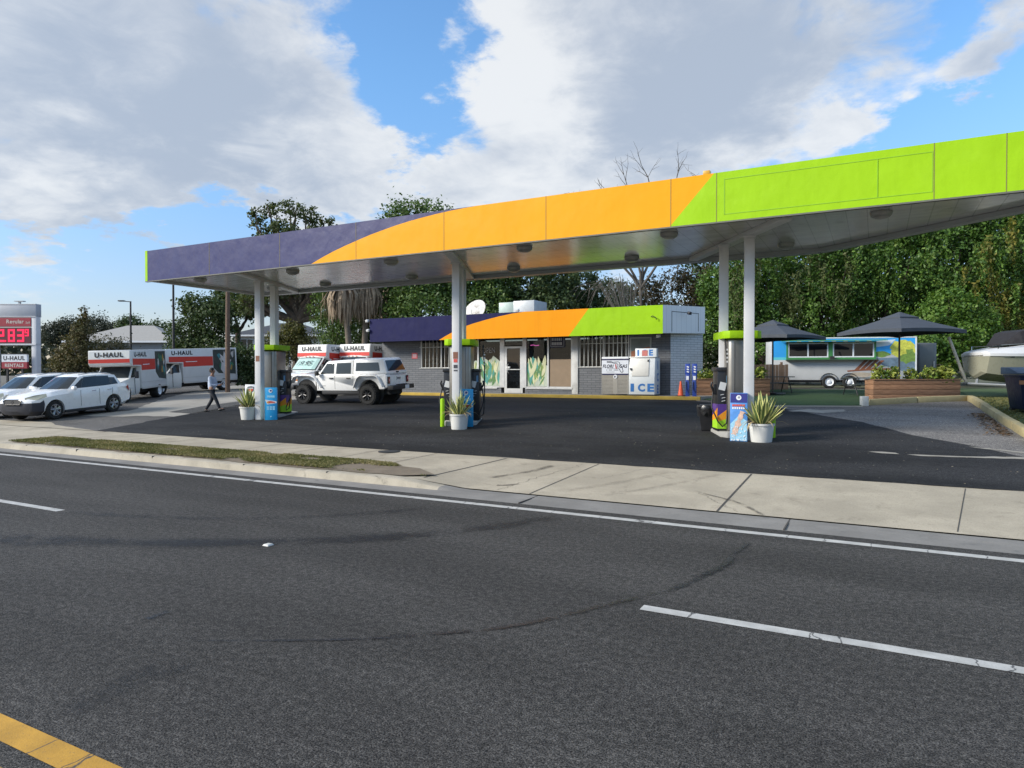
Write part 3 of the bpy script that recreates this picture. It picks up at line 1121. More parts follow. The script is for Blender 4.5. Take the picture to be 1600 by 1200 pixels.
# rim trim along the foot of the front
mb = MB()
mb.b2(loc((FX0, FY0 - .006, CZ0 - .035)), loc((FX1, FY0 + .09, CZ0 - .002)))
mb.build('fascia_trim', mat('trim_dark', (.12, .12, .10), .6), canopy)
# deck above and soffit below
mb = MB()
mb.prism(lpts([(FX0 + .08, FY0 + .08, 6.2), (FX1, FY0 + .08, 6.2), (BX, FY1, 6.2), (FX0 + .08, FY1, 6.2)]), (0, 0, .06))
mb.build('roof_deck', M_GREYMET, canopy)
mb = MB()
mb.prism(lpts([(FX0 + .08, FY0 + .09, 5.44), (FX1 - .1, FY0 + .09, 5.44), (BX, FY1, 5.44), (FX0 + .08, FY1, 5.44)]), (0, 0, .05))
mb.build('soffit', M_SOFFIT, canopy)
mb = MB()
mb.b2(loc((FX0 + .08, FY1 - .3, 5.33)), loc((BX - .1, FY1 - .002, 5.435)))
mb.b2(loc((FX0 + .09, FY0 + .1, 5.345)), loc((FX0 + .3, FY1 - .31, 5.435)))
mb.prism(lpts([(BX - .1, FY1 - .3, 5.333), (BX - .02, FY1 - .01, 5.333), (FX1 - .15, FY0 + .12, 5.333), (FX1 - .55, FY0 + .12, 5.333)]), (0, 0, .1))
mb.build('edge_beam', M_GREYMET, canopy)
# columns and the beams over them, turned 25 degrees
WV = Vector((-.42, .907, 0))
NV = Vector((.907, .42, 0))
FRONT = [(-19.3, 17.05), (-11.03, 17.1), (-2.72, 17.15)]
M_STK = [mat('sticker_brown', (.22, .09, .05), .5), mat('sticker_red', (.6, .08, .06), .5), mat('sticker_white', (.7, .7, .7), .5), mat('sticker_dark', (.05, .05, .06), .5)]
for k, (fx, fy) in enumerate(FRONT):
    f = Vector((fx, fy, 0))
    t = (1.3, 1.05, 1.12)[k]
    ang = math.atan2(WV.y, WV.x)
    bk = f + WV * t
    wv = WV
    if k == 2:
        bk = Vector((-3.48, 18.0, 0))
        wv = Vector((-.57, .82, 0))
        ang = math.atan2(wv.y, wv.x)
    a, bb = f - wv * 1.75, f + wv * 3.55
    mb = MB()
    c = (a + bb) / 2
    mb.box(loc((c.x, c.y, 5.385)), ((bb - a).length, .26, .11), rz=ang)
    mb.build('beam', M_COLW, canopy, bevel=.01)
    for j, p in enumerate((f, bk)):
        gz = zY(p.y)
        mb = MB()
        mb.box(loc((p.x, p.y, (gz + 5.33) / 2)), (.235, .235, 5.33 - gz), rz=R(12))
        mb.box(loc((p.x, p.y, 5.31)), (.3, .3, .05), rz=R(12))
        cl = mb.build('column', M_COLW, canopy, bevel=.012)
        if j == 0 and k < 2:
            ax, ay = Vector((math.cos(R(12)), math.sin(R(12)), 0)), Vector((math.sin(R(12)), -math.cos(R(12)), 0))
            fc = Vector(loc((p.x, p.y, 0))) + ay * .1215
            for i, (dz, hh, w_) in enumerate(((2.16, .2, .15), (2.0, .1, .12), (1.83, .1, .12), (1.71, .04, .12))):
                if k == 0 and i > 0:
                    break
                sb = MB()
                sb.box(fc + Vector((0, 0, gz + dz)) + L0 * 0, (w_, .006, hh), rz=R(12))
                sb.build('sticker', M_STK[(0, 1, 3, 3)[i]], cl)
LAMPS = [(-21.32, 16.2), (-21.0, 19.2), (-16.95, 16.35), (-18.23, 19.2), (-12.89, 16.35), (-14.24, 19.2), (-8.36, 16.3), (-10.26, 19.25), (-6.31, 19.15), (-4.45, 16.35), (.06, 16.35), (-2.11, 19.1)]
mb = MB()
mb.lathe([(0.02, 0), (.11, -.005), (.17, .03), (.20, .05), (.215, .09), (.215, .13)], n=20)
lm = mb.build('ceiling_lamp', mat('lamp_body', (.34, .34, .33), .5, metal=.4), canopy, smooth=40)
lm.location = loc((*LAMPS[0], 5.305))
mb = MB()
mb.lathe([(0.01, -.012), (.09, -.01), (.15, .012)], n=20, cap=False)
ln = mb.build('lens', M_LENS, lm, smooth=60)
for x, y in LAMPS[1:]:
    c = lm.copy()
    COL.objects.link(c)
    c.location = loc((x, y, 5.305))
    c2 = ln.copy()
    COL.objects.link(c2)
    c2.parent = c
# small orange box on top of the fascia
mb = MB()
mb.b2(loc((-3.42, FY0 + .02, 6.43)), loc((-3.27, FY0 + .16, 6.52)))
mb.build('orange_box', mat('amber_box', (.6, .33, .03), .4), canopy, bevel=.01)

# ================================================================== STORE
WZ0 = zY(27.6) + .13
store = thing('petrol_shop', 'low grey brick shop with a purple, orange and lime fascia behind the canopy', 'shop', (-15, 29, zY(28)))
SL = Vector((-15, 29, zY(28)))
L0 = SL


def brick(name, c1, c2, mortar, ang=0.0, sc=1.0):
    m = bpy.data.materials.new(name)
    m.use_nodes = True
    q = G(m.node_tree)
    b = m.node_tree.nodes['Principled BSDF']
    o = q.obj()
    x, y, z = q.sep(o)
    u = q.math('ADD', q.math('MULTIPLY', x, math.cos(ang)), q.math('MULTIPLY', y, math.sin(ang)))
    v = q.comb(u, z, 0.0)
    n = nd(m.node_tree, 'ShaderNodeTexBrick')
    q.put(n.inputs['Vector'], v)
    n.inputs['Scale'].default_value = 1.0
    n.inputs['Brick Width'].default_value = .40
    n.inputs['Row Height'].default_value = .105
    n.inputs['Mortar Size'].default_value = .011
    n.inputs['Mortar Smooth'].default_value = .3
    n.inputs['Color1'].default_value = (*c1, 1)
    n.inputs['Color2'].default_value = (*c2, 1)
    n.inputs['Mortar'].default_value = (*mortar, 1)
    c = q.mix(q.ramp(q.noise(o, 1.3, 7, .65), .45, .72, 0, .4), n.outputs[0], tuple(x * .7 for x in c1))
    q.put(b.inputs['Base Color'], c)
    b.inputs['Roughness'].default_value = .6
    q.put(b.inputs['Normal'], q.bump(q.math('ADD', q.math('MULTIPLY', n.outputs[1], -1.0), q.math('MULTIPLY', q.noise(o, 60, 3), .2)), .6, .012))
    return m


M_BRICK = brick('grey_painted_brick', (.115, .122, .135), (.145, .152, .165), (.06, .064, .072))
M_BRICK2 = brick('lit_side_brick', (.60, .61, .62), (.66, .67, .68), (.32, .33, .35), math.atan2(1.57, 1.02))  # same brick in paler grey: the side wall's stronger light put into the colour
M_ALU = mat('aluminium_frame', (.58, .58, .57), .4, metal=.5, var=.05)
M_GLASS = glass_mat('shop_glass', (.012, .014, .016), .66)
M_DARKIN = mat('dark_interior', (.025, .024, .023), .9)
Y0, Y1 = 28.9, 29.12
TOPW = 3.78
for grp in (((-23.4, -20.89, WZ0, TOPW), (-20.89, -18.3, WZ0, 2.36), (-18.3, -17.98, WZ0, TOPW), (-17.98, -16.1, WZ0, 1.40)), ((-14.8, -12.35, WZ0, 1.40), (-12.05, -9.66, WZ0, 2.36), (-9.66, -7.8, WZ0, TOPW))):
    wall = MB()
    for x0, x1, z0, z1 in grp:
        wall.b2(loc((x0, Y0, z0 - .3)), loc((x1, Y1, z1)))
    wall.build('wall', M_BRICK, store)
mb = MB()
a, b = Vector((-7.8, 28.9, 0)), Vector((-6.78, 30.47, 0))
mb.prism(lpts([(-7.79, 28.905, WZ0 - .3), (-6.78, 30.47, WZ0 - .3), (-7.0, 30.6, WZ0 - .3), (-8.0, 29.1, WZ0 - .3)]), (0, 0, 3.9 - WZ0 + .3))
mb.build('wall', M_BRICK2, store)
mb = MB()
for p, r_ in (((-6.98, 30.62), (-9.0, 36)), ((-9.0, 36), (-23.3, 36)), ((-23.3, 36), (-23.3, 29.15))):
    d = (Vector(r_) - Vector(p)).normalized()
    n = Vector((-d.y, d.x)) * .2
    mb.prism(lpts([(p[0], p[1], .9), (r_[0], r_[1], .9), (r_[0] + n.x, r_[1] + n.y, .9), (p[0] + n.x, p[1] + n.y, .9)]), (0, 0, 2.9))
mb.build('wall', M_BRICK, store)
# fascia
FZ0, FZ1, FY = 3.73, 4.92, 27.9
L0 = SL
arc2 = [(-19.05, FZ0), (-18.7, 3.9), (-18.33, 4.06), (-17.95, 4.21), (-17.52, 4.36), (-17, 4.49), (-16.34, 4.63), (-15.7, 4.75), (-14.96, 4.86), (-14.3, 4.92)]
F4 = lambda L: lpts([(x, FY, z) for x, z in L])
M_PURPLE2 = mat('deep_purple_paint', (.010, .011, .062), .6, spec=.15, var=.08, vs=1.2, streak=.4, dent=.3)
M_ORANGE2 = mat('shop_orange_paint', (.80, .29, .002), .6, spec=.15, var=.03, streak=.25, dent=.2)
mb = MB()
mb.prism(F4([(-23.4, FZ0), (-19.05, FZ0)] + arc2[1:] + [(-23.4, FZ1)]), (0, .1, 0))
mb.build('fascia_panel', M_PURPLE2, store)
mb = MB()
mb.prism(F4([(-12.1, FZ0), (-11.15, FZ1)] + arc2[::-1]), (0, .1, 0))
mb.build('fascia_panel', M_ORANGE2, store)
mb = MB()
mb.prism(F4([(-12.1, FZ0), (-7.85, FZ0), (-7.85, FZ1), (-11.15, FZ1)]), (0, .1, 0))
mb.build('fascia_panel', M_LIME, store)
M_SIDEF = bpy.data.materials.new('pale_grey_sheet')
M_SIDEF.use_nodes = True
q = G(M_SIDEF.node_tree)
o_ = q.obj()
x_, y_, z_ = q.sep(o_)
u_ = q.math('ADD', q.math('MULTIPLY', x_, .42), q.math('MULTIPLY', y_, .907))
rib = q.ramp(q.math('PINGPONG', u_, .16), .012, .004)
c_ = q.mix(q.math('MULTIPLY', rib, .5), q.mix(q.noise(o_, 2, 5), (.74, .75, .75), (.80, .81, .81)), (.4, .41, .42))
q.put(M_SIDEF.node_tree.nodes['Principled BSDF'].inputs['Base Color'], c_)
M_SIDEF.node_tree.nodes['Principled BSDF'].inputs['Roughness'].default_value = .5
mb = MB()
mb.prism(lpts([(-7.845, 27.905, FZ0 + .02), (-6.68, 30.42, FZ0 + .1), (-6.9, 30.55, FZ0 + .1), (-8.0, 28.1, FZ0 + .02)]), (0, 0, 1.17))
mb.build('fascia_return', M_SIDEF, store)
mb = MB()
sd = Vector((1.165, 2.515, 0)).normalized()
for u0, u1, z0, z1 in ((.55, .57, 3.83, 4.68), (2.3, 2.32, 3.9, 4.70), (.55, 2.32, 4.67, 4.69)):
    p0 = Vector((-7.845, 27.905, 0)) + sd * u0
    p1 = Vector((-7.845, 27.905, 0)) + sd * u1
    c = (p0 + p1) / 2 + Vector((sd.y, -sd.x, 0)) * .004
    mb.box(loc((c.x, c.y, (z0 + z1) / 2)), ((p1 - p0).length, .01, z1 - z0), rz=math.atan2(sd.y, sd.x))
mb.build('hatch_seam', M_DARKGAP, store)
# roof and soffit of the overhang
mb = MB()
mb.prism(lpts([(-23.3, 28.0, 4.6), (-8, 28.0, 4.6), (-6.9, 30.5, 4.6), (-9, 36.1, 4.6), (-23.3, 36.1, 4.6)]), (0, 0, .1))
mb.build('roof', mat('flat_roof', (.3, .3, .3), .9), store)
mb = MB()
mb.prism(lpts([(-23.38, 28.0, 3.79), (-8.0, 28.0, 3.79), (-7.1, 30.4, 3.79), (-23.38, 30.4, 3.79)]), (0, 0, .05))
mb.b2(loc((-23.4, 28.0, FZ0)), loc((-23.3, 36, FZ1)))
mb.build('overhang_soffit', mat('soffit_grey', (.20, .20, .20), .8), store)
# dark rooms behind the glass
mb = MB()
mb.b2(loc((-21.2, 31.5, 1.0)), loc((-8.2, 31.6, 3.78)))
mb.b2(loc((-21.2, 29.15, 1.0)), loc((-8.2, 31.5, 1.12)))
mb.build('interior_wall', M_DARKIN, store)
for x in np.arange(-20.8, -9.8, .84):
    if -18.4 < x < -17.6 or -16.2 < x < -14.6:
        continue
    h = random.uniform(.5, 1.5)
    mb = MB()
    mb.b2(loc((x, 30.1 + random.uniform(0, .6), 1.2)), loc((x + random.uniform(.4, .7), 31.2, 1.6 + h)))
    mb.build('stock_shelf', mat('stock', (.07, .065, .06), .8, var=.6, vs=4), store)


def barred(x0, x1, z0, z1, n, nm):
    w = MB()
    t = .035
    for a, b in (((x0, z0), (x1, z0 + t)), ((x0, z0), (x0 + t, z1)), ((x1 - t, z0), (x1, z1)), (((x0 + x1) / 2 - t / 2, z0), ((x0 + x1) / 2 + t / 2, z1))):
        w.b2(loc((a[0], Y0 + .02, a[1])), loc((b[0], Y0 + .07, b[1])))
    f = w.build('window', M_ALU, store)
    p = MB()
    p.b2(loc((x0 + t, Y0 + .085, z0 + t)), loc((x1 - t, Y0 + .095, z1)))
    p.build('pane', M_GLASS, f)
    bmb = MB()
    for k in range(n):
        x = x0 + (x1 - x0) * (k + .5) / n
        bmb.cyl(loc((x, Y0 - .035, z0 - .02)), loc((x, Y0 - .035, z1)), .016, n=6)
    for z in (z0 + .0, z0 + (z1 - z0) * .75):
        bmb.b2(loc((x0 - .03, Y0 - .045, z - .012)), loc((x1 + .03, Y0 - .025, z + .012)))
    bmb.build('window_bars', mat('white_bars', (.60, .60, .57), .5), f)
    return f


wl = barred(-20.89, -18.3, 2.36, TOPW, 11, 'l')
wr = barred(-12.05, -9.66, 2.36, TOPW, 12, 'r')
mb = MB()
for k in range(16):
    x = -11.9 + k * .14
    mb.box(loc((x, 29.3, 2.75 + .5 * random.random())), (.12, .05, random.uniform(.15, .4)))
mb.build('goods', mat('hanging_goods', (.2, .15, .15), .8, var=.8, vs=5), wr)
mb = MB()
for k in range(9):
    for j in range(2):
        mb.lathe([(.07, 0), (.11, .01), (.11, .03), (.07, .04)], loc((-20.75 + k * .22, 29.02, 2.5 + j * .24 + random.uniform(-.02, .02))), n=12, axis='Y')
mb.build('wheel_covers', mat('black_plastic', (.012, .012, .013), .35), wl)
# storefront glazing
FR = MB()
t = .06
for x0, x1 in ((-17.98, -17.92), (-17.44, -17.36), (-16.16, -15.92), (-14.92, -14.72), (-13.62, -13.54), (-12.41, -12.35)):
    FR.b2(loc((x0, Y0 - .01, 1.40)), loc((x1, Y0 + .1, TOPW)))
for x0, x1 in ((-17.92, -17.44), (-17.36, -16.16), (-14.72, -13.62), (-13.54, -12.41)):
    FR.b2(loc((x0, Y0, 1.40)), loc((x1, Y0 + .09, 1.46)))
FR.b2(loc((-16.3, Y0 - .05, 1.34)), loc((-18.0, Y0 + .02, 1.395)))
FR.b2(loc((-12.3, Y0 - .05, 1.34)), loc((-14.75, Y0 + .02, 1.395)))
FR.build('storefront_frame', M_ALU, store)
for x0, x1 in ((-17.92, -17.44), (-17.36, -16.16), (-14.72, -13.62), (-13.54, -12.41)):
    p = MB()
    p.b2(loc((x0, Y0 + .05, 1.46)), loc((x1, Y0 + .06, TOPW)))
    p.build('shop_window', M_GLASS, store)
p = MB()
p.b2(loc((-12.35, Y0 - .05, WZ0)), loc((-12.05, Y1, TOPW)))
p.build('pilaster', mat('white_trim', (.58, .58, .56), .6, dirt=.4), store, bevel=.01)
# door
d = MB()
for x0, x1, z0, z1 in ((-15.92, -15.78, WZ0, 3.38), (-15.06, -14.92, WZ0, 3.38), (-15.78, -15.06, WZ0, 1.36), (-15.78, -15.06, 3.28, 3.38), (-15.78, -15.06, 2.24, 2.29)):
    d.b2(loc((x0, Y0 + .0, z0 + .01)), loc((x1, Y0 + .06, z1)))
dr = d.build('door', M_ALU, store)
p = MB()
p.b2(loc((-15.78, Y0 + .025, 1.36)), loc((-15.06, Y0 + .035, 3.28)))
p.build('door_pane', glass_mat('door_glass', (.008, .009, .01), .2), dr)
p = MB()
p.b2(loc((-15.92, Y0 + .025, 3.42)), loc((-14.92, Y0 + .035, TOPW)))
p.build('transom_pane', M_GLASS, dr)
p = MB()
p.tube([loc((-15.70, Y0 - .0, 2.1)), loc((-15.70, Y0 - .07, 2.14)), loc((-15.70, Y0 - .07, 2.5)), loc((-15.70, Y0, 2.54))], .014, 8)
p.build('door_handle', M_ALU, dr)
p = MB()
p.b2(loc((-15.83, Y0 - .006, 2.32)), loc((-15.60, Y0 - .001, 2.42)))
p.build('door_notice', mat('paper_white', (.7, .7, .68), .8), dr)
# painted plants on the lower glass: flat leaves stuck to it
M_PL = [mat('window_leaf_green', (.10, .22, .08), .7, var=.3), mat('window_leaf_teal', (.06, .26, .22), .7, var=.3), mat('window_leaf_cream', (.55, .55, .34), .7, var=.2), mat('window_leaf_olive', (.22, .28, .08), .7, var=.3)]
M_PBACK = mat('window_mural_pale', (.42, .47, .38), .8, var=.2)


def leafshape(mb, x, z, L, w, a, Y):
    ca, sa = math.cos(a), math.sin(a)
    pts = []
    for s_ in range(9):
        u = s_ / 8
        pts.append((u, w * math.sin(math.pi * u) ** .8))
    for s_ in range(7, 0, -1):
        u = s_ / 8
        pts.append((u, -w * math.sin(math.pi * u) ** .8))
    mb.poly([loc((x + (u * ca - v * sa) * L, Y, z + (u * sa + v * ca) * L)) for u, v in pts])


for x0, x1, zt in ((-17.90, -17.46, 2.85), (-17.33, -16.18, 2.95), (-14.70, -13.64, 2.75)):
    mu = MB()
    mu.mi = 4
    pts = [(x0, 1.47)]
    pts += [(x1, 1.47)]
    for k in range(7):
        xx = x1 + (x0 - x1) * k / 6
        pts.append((xx, zt + random.uniform(-.35, .05)))
    mu.poly([loc((x, Y0 + .046, z)) for x, z in pts])
    for k in range(int((x1 - x0) * 60)):
        mu.mi = random.choice([0, 0, 1, 1, 2, 2, 3])
        bx = random.uniform(x0 + .12, x1 - .12)
        bz = random.uniform(1.48, 2.2)
        L = random.uniform(.45, .85)
        a = R(random.uniform(55, 125))
        tx = bx + math.cos(a) * L
        if tx < x0 or tx > x1 or bz + math.sin(a) * L > zt + .35:
            continue
        leafshape(mu, bx, bz, L, random.uniform(.08, .15), a, Y0 + .0455 - .0002 * k)
    mu.build('plant_mural', M_PL + [M_PBACK], store)
p = MB()
p.b2(loc((-13.53, Y0 + .035, 1.465)), loc((-12.42, Y0 + .045, 2.73)))
p.build('window_board', mat('brown_board', (.23, .165, .105), .6, var=.12), store)
p = MB()
p.b2(loc((-13.52, Y0 + .036, 3.28)), loc((-12.72, Y0 + .044, TOPW)))
wsn = p.build('window_sign', mat('navy_sign', (.012, .013, .05), .5), store)
p = MB()
X0, X1 = -13.46, -12.78
for a, b in (((X0, 3.33), (X1, 3.345)), ((X0, 3.33), (X0 + .014, 3.78)), ((X1 - .014, 3.33), (X1, 3.78))):
    p.b2(loc((a[0], Y0 + .028, a[1])), loc((b[0], Y0 + .034, b[1])))
for zz in (3.40, 3.60):
    xx = X0 + .06
    while xx < X1 - .1:
        ww = random.uniform(.04, .09)
        p.b2(loc((xx, Y0 + .028, zz)), loc((xx + ww, Y0 + .034, zz + .13)))
        xx += ww + .03
p.build('sign_marks', mat('sign_white', (.65, .65, .68), .6), wsn)
p = MB()
p.text('OPEN', loc((-16.82, Y0 + .04, 3.22)), (1, 0, 0), (0, 0, 1), .72, .26, 0.0)
p.build('open_sign', mat('open_letters', (.30, .28, .27), .4), store)
p = MB()
p.tube([loc((-14.6, Y0 + .2, 3.42)), loc((-14.45, Y0 + .2, 3.44)), loc((-14.32, Y0 + .2, 3.40)), loc((-14.15, Y0 + .2, 3.42))], .02, 6)
p.build('neon_tube', mat('neon_pink', (.75, .12, .45), .4, emit=1.3), store)
# framed picture on the wall at the right
p = MB()
p.b2(loc((-9.60, Y0 - .03, 2.72)), loc((-8.62, Y0 - .002, 3.66)))
fr = p.build('wall_poster', mat('poster_frame', (.30, .31, .29), .5), store)
p = MB()
p.poly([loc(v) for v in ((-9.53, Y0 - .036, 2.75), (-8.69, Y0 - .036, 2.75), (-8.69, Y0 - .036, 3.24), (-9.0, Y0 - .036, 3.18), (-9.53, Y0 - .036, 3.04))])
p.build('picture', mat('poster_rust', (.27, .10, .05), .6, var=.3), fr)
p = MB()
p.poly([loc(v) for v in ((-9.53, Y0 - .035, 2.75), (-8.69, Y0 - .035, 2.75), (-8.69, Y0 - .035, 3.60), (-9.53, Y0 - .035, 3.60))])
p.build('picture', mat('poster_grey', (.12, .14, .13), .6, var=.3), fr)
# red notice on the wall
p = MB()
p.b2(loc((-21.43, Y0 - .012, 2.86)), loc((-21.08, Y0 - .002, 3.16)))
ns = p.build('red_notice', mat('notice_red', (.55, .05, .06), .5), store)
p = MB()
for z in (2.93, 3.0, 3.06):
    p.b2(loc((-21.38, Y0 - .018, z)), loc((-21.13, Y0 - .013, z + .03)))
p.build('notice_marks', mat('sign_white', (.7, .7, .7), .6), ns)
# flood lights


def flood(x, y, z, rz, dark=False):
    p = MB()
    p.box(loc((x, y, z)), (.16, .12, .12), rz=rz, rx=R(20))
    p.cyl(loc((x, y, z + .03)), loc((x - math.sin(rz) * .02, y + .16, z + .06)), .02, n=6)
    p.build('flood_light', mat('lamp_dark', (.03, .03, .035), .4) if dark else mat('lamp_white', (.68, .68, .66), .4), store, bevel=.01)


flood(-8.15, 28.3, 3.66, 0)
flood(-23.5, 27.8, 4.83, 0)
flood(-23.45, 27.8, 4.33, 0)
flood(-14.7, 27.95, 5.0, 0)
flood(-7.0, 28.95, 4.62, R(60), True)
p = MB()
p.tube([loc((-8.35, 27.88, 4.45)), loc((-8.25, 27.8, 4.47)), loc((-8.12, 27.78, 4.4)), loc((-8.1, 27.82, 4.3))], .015, 6)
p.build('cable', M_DARKGAP, store)

# walkway in front of the shop with its yellow kerb
M_YK = concrete('yellow_kerb_paint', (.46, .32, .07), (.17, .13, .075), 1.4, .75)
zk = zY(27.35)
mb = MB()
mb.prism([(-23.8, 27.56, zk - .05), (-6.2, 27.56, zk - .05), (-5.4, 31.2, zk - .05), (-7.9, 36, zk - .05), (-23.8, 36, zk - .05)], (0, 0, WZ0 - zk + .05))
mb.build('walkway', M_SLAB, kind='structure')
mb = MB()
mb.b2((-23.8, 27.4, zk - .06), (-6.2, 27.556, WZ0 + .006))
tag(mb.build('shop_kerb', M_YK, bevel=.015), 'long yellow painted kerb along the front of the shop', 'kerb')

# things on the roof
ac = thing('rooftop_unit', 'pale grey rooftop air conditioning unit above the orange fascia', 'air conditioner', (-15.8, 31.5, 4.7))
mb = MB()
mb.box((-.02, 0, .56), (1.2, 1.5, 1.05))
mb.build('casing', mat('ac_grey', (.40, .42, .43), .5, metal=.2, dirt=.3), ac, bevel=.02)
mb = MB()
mb.box((-1.12, 0, .56), (.86, 1.2, 1.0))
mb.build('condenser', mat('ac_green', (.30, .37, .34), .5, metal=.2, dirt=.4), ac, bevel=.02)
mb = MB()
mb.box((-.655, .1, .45), (.066, .9, .5))
mb.build('duct', mat('dark_gap', (.03, .03, .03)), ac)
dish = thing('satellite_dish', 'weathered white satellite dish on the shop roof beside the middle column', 'satellite dish', (-18.9, 31, 4.7))
mb = MB()
mb.lathe([(0.01, .16), (.25, .13), (.5, .06), (.68, 0), (.70, 0), (.52, .03), (.25, .10), (.01, .12)], n=28, cap=False)
ds = mb.build('reflector', mat('dish_white', (.62, .60, .56), .7, dirt=.95, dcol=(.20, .15, .11), ds=4), dish, smooth=50)
ds.rotation_euler = (R(58), R(25), R(-22))
ds.location = (0, 0, .72)
mb = MB()
mb.cyl((0, .1, 0), (0, .1, .8), .04, n=8)
mb.build('mast', M_GREYMET, dish)
mb = MB()
mb.tube([(.0, .0, .25), (.12, -.45, .55), (.15, -.5, .75)], .018, 6)
mb.build('feed_arm', M_GREYMET, dish)
# ================================================================== PUMP ISLANDS
ANG = math.atan2(NV.y, NV.x)
M_STEEL = mat('brushed_steel', (.27, .255, .23), .36, metal=.75, var=.12, vs=1.5, dirt=.35, dcol=(.2, .18, .15))
M_BLACKP = mat('black_plastic', (.012, .012, .013), .35)
M_BLACKM = mat('black_metal', (.018, .018, .02), .4, var=.2)
M_RUBBER = mat('hose_rubber', (.010, .010, .010), .5)
M_PAPER = mat('paper_white', (.7, .7, .68), .8)
M_PPURP = mat('pump_purple', (.10, .045, .24), .35)
M_PORG = mat('pump_orange', (.85, .33, .02), .35)
M_PLIME = mat('pump_lime', (.36, .68, .03), .35)
M_ISL = concrete('island_concrete', (.34, .33, .31), (.15, .14, .13), 1.5, .6)


def island(F, label):
    z = zY(F[1])
    o = thing('pump_island', label, 'pump island', (F[0], F[1], z), ANG, 'raised kerbs under the fuel pumps')
    mb = MB()
    pts = [(-.52, .62), (-.40, .40), (.40, .40), (.52, .62), (.52, 2.3), (.3, 2.5), (-.3, 2.5), (-.52, 2.3)]
    mb.prism([(x, y, -.1) for x, y in pts], (0, 0, .22 + .04))
    mb.build('kerb_ring', M_ISL, o, bevel=.03)
    return o


def dispenser(F, label, sides, yp=1.25, stripes=True):
    z = zY(F[1])
    o = thing('fuel_dispenser', label, 'fuel pump', (F[0], F[1], z + .16), ANG, 'fuel dispensers under the canopy')
    mb = MB()
    mb.prism([(x, y, 0) for x, y in ((-.25, .58), (.25, .58), (.34, .67), (.34, 1.55), (.25, 1.64), (-.25, 1.64), (-.34, 1.55), (-.34, .67))], (0, 0, 2.32))
    mb.build('tower', M_STEEL, o, bevel=.05, seg=3)
    for x in (-.18, .18):
        mb = MB()
        mb.b2((x - .006, .572, .25), (x + .006, .5795, 2.25))
        mb.build('panel_joint', M_DARKGAP, o)
    mb = MB()
    mb.prism([(x, y, 2.325) for x, y in ((-.34, .44), (.34, .44), (.47, .58), (.47, 1.62), (.36, 1.75), (-.36, 1.75), (-.47, 1.62), (-.47, .58))], (0, 0, .19))
    mb.build('cap', M_LIME, o, bevel=.012)
    for s_ in sides:
        yc = yp
        xc = s_ * .41
        mb = MB()
        mb.box((xc, yc, .80), (.30, .52, 1.6))
        mb.box((xc, yc, 1.56), (.36, .58, .10))
        pb = mb.build('pump_body', M_BLACKM, o, bevel=.015)
        # coloured lower panel on the end and side faces: purple, orange, lime swept diagonally
        for face in ((0, 1) if stripes else ()):
            y0_, y1_ = yc - .262, yc + .262
            if face == 0:
                xa, xb = xc - .152, xc + .152
                f = lambda u, v: (xa + (xb - xa) * u, y0_ - .004, .06 + .62 * v)
            else:
                xo = xc + s_ * .154
                f = (lambda u, v: (xo, y1_ + (y0_ - y1_) * u, .06 + .62 * v)) if s_ < 0 else (lambda u, v: (xo, y0_ + (y1_ - y0_) * u, .06 + .62 * v))
            for nm, m, pl in (('panel', M_PLIME, [(0, 0), (1, 0), (1, .45), (0, .28)]), ('panel', M_PORG, [(0, .28), (1, .45), (1, .86), (0, .50)]), ('panel', M_PPURP, [(0, .50), (1, .86), (1, 1), (0, 1)])):
                mb = MB()
                mb.poly([f(u, v) for u, v in pl])
                mb.build(nm, m, pb)
        mb = MB()
        mb.box((xc - .03, yc - .275, 1.13), (.16, .012, .2), ry=R(14))
        mb.build('notice', M_PAPER, pb)
        mb = MB()
        for zz in (.92, .84, .76):
            mb.box((xc + random.uniform(-.06, .06), yc - .268, zz), (.09, .008, .014), ry=R(-12))
        mb.build('markings', M_PAPER, pb)
        mb = MB()
        mb.box((xc + .09, yc - .268, 1.3), (.06, .01, .2))
        mb.build('blue_label', mat('label_blue', (.12, .28, .45), .4), pb)
        # nozzle boot, nozzle and a hanging hose
        mb = MB()
        xo = xc + s_ * .17
        mb.box((xo, yc - .08, 1.05), (.08, .12, .26))
        mb.tube([(xo + s_ * .03, yc - .08, .98), (xo + s_ * .10, yc - .08, 1.14), (xo + s_ * .08, yc - .08, 1.24)], .03, 8)
        mb.build('nozzle', M_BLACKP, pb, bevel=.008)
        mb = MB()
        hx = xc - .11 if s_ < 0 else xc + .13
        mb.tube([(xo + s_ * .06, yc - .1, .98), (xo + s_ * .12, yc - .22, .6), (hx + s_ * .05, yc - .33, .25), (hx + .06, yc - .36, .12), (hx + .16 , yc - .34, .2), (hx + .19, yc - .31, .55), (hx + .19, yc - .30, 1.1), (hx + .19, yc - .30, 1.7), (hx + .15, yc - .30, 2.1), (hx + .14, yc - .27, 2.34)], .019, 8)
        mb.build('hose', M_RUBBER, pb, smooth=60)
        mb = MB()
        for zz in (1.75, 1.85, 1.95, 2.05):
            mb.box((hx + .19, yc - .322, zz), (.05, .014, .045))
        mb.build('breakaway', M_PAPER, pb)
    return o


ISL = [FRONT[0], FRONT[1], FRONT[2]]
island(ISL[0], 'concrete pump island under the left fuel dispenser near the white pickup')
island(ISL[1], 'concrete pump island behind the middle canopy column')
island(ISL[2], 'concrete pump island beside the black bin at the right columns')
dispenser(ISL[0], 'steel fuel dispenser with lime cap at the left column, black pump on its right side', (1,))
dispenser(ISL[1], 'steel fuel dispenser with lime cap hidden partly by the middle column', (-1, 1), 1.25, False)
dispenser(ISL[2], 'steel fuel dispenser with lime cap and brightly striped black pump at the right columns', (-1,), 1.0)

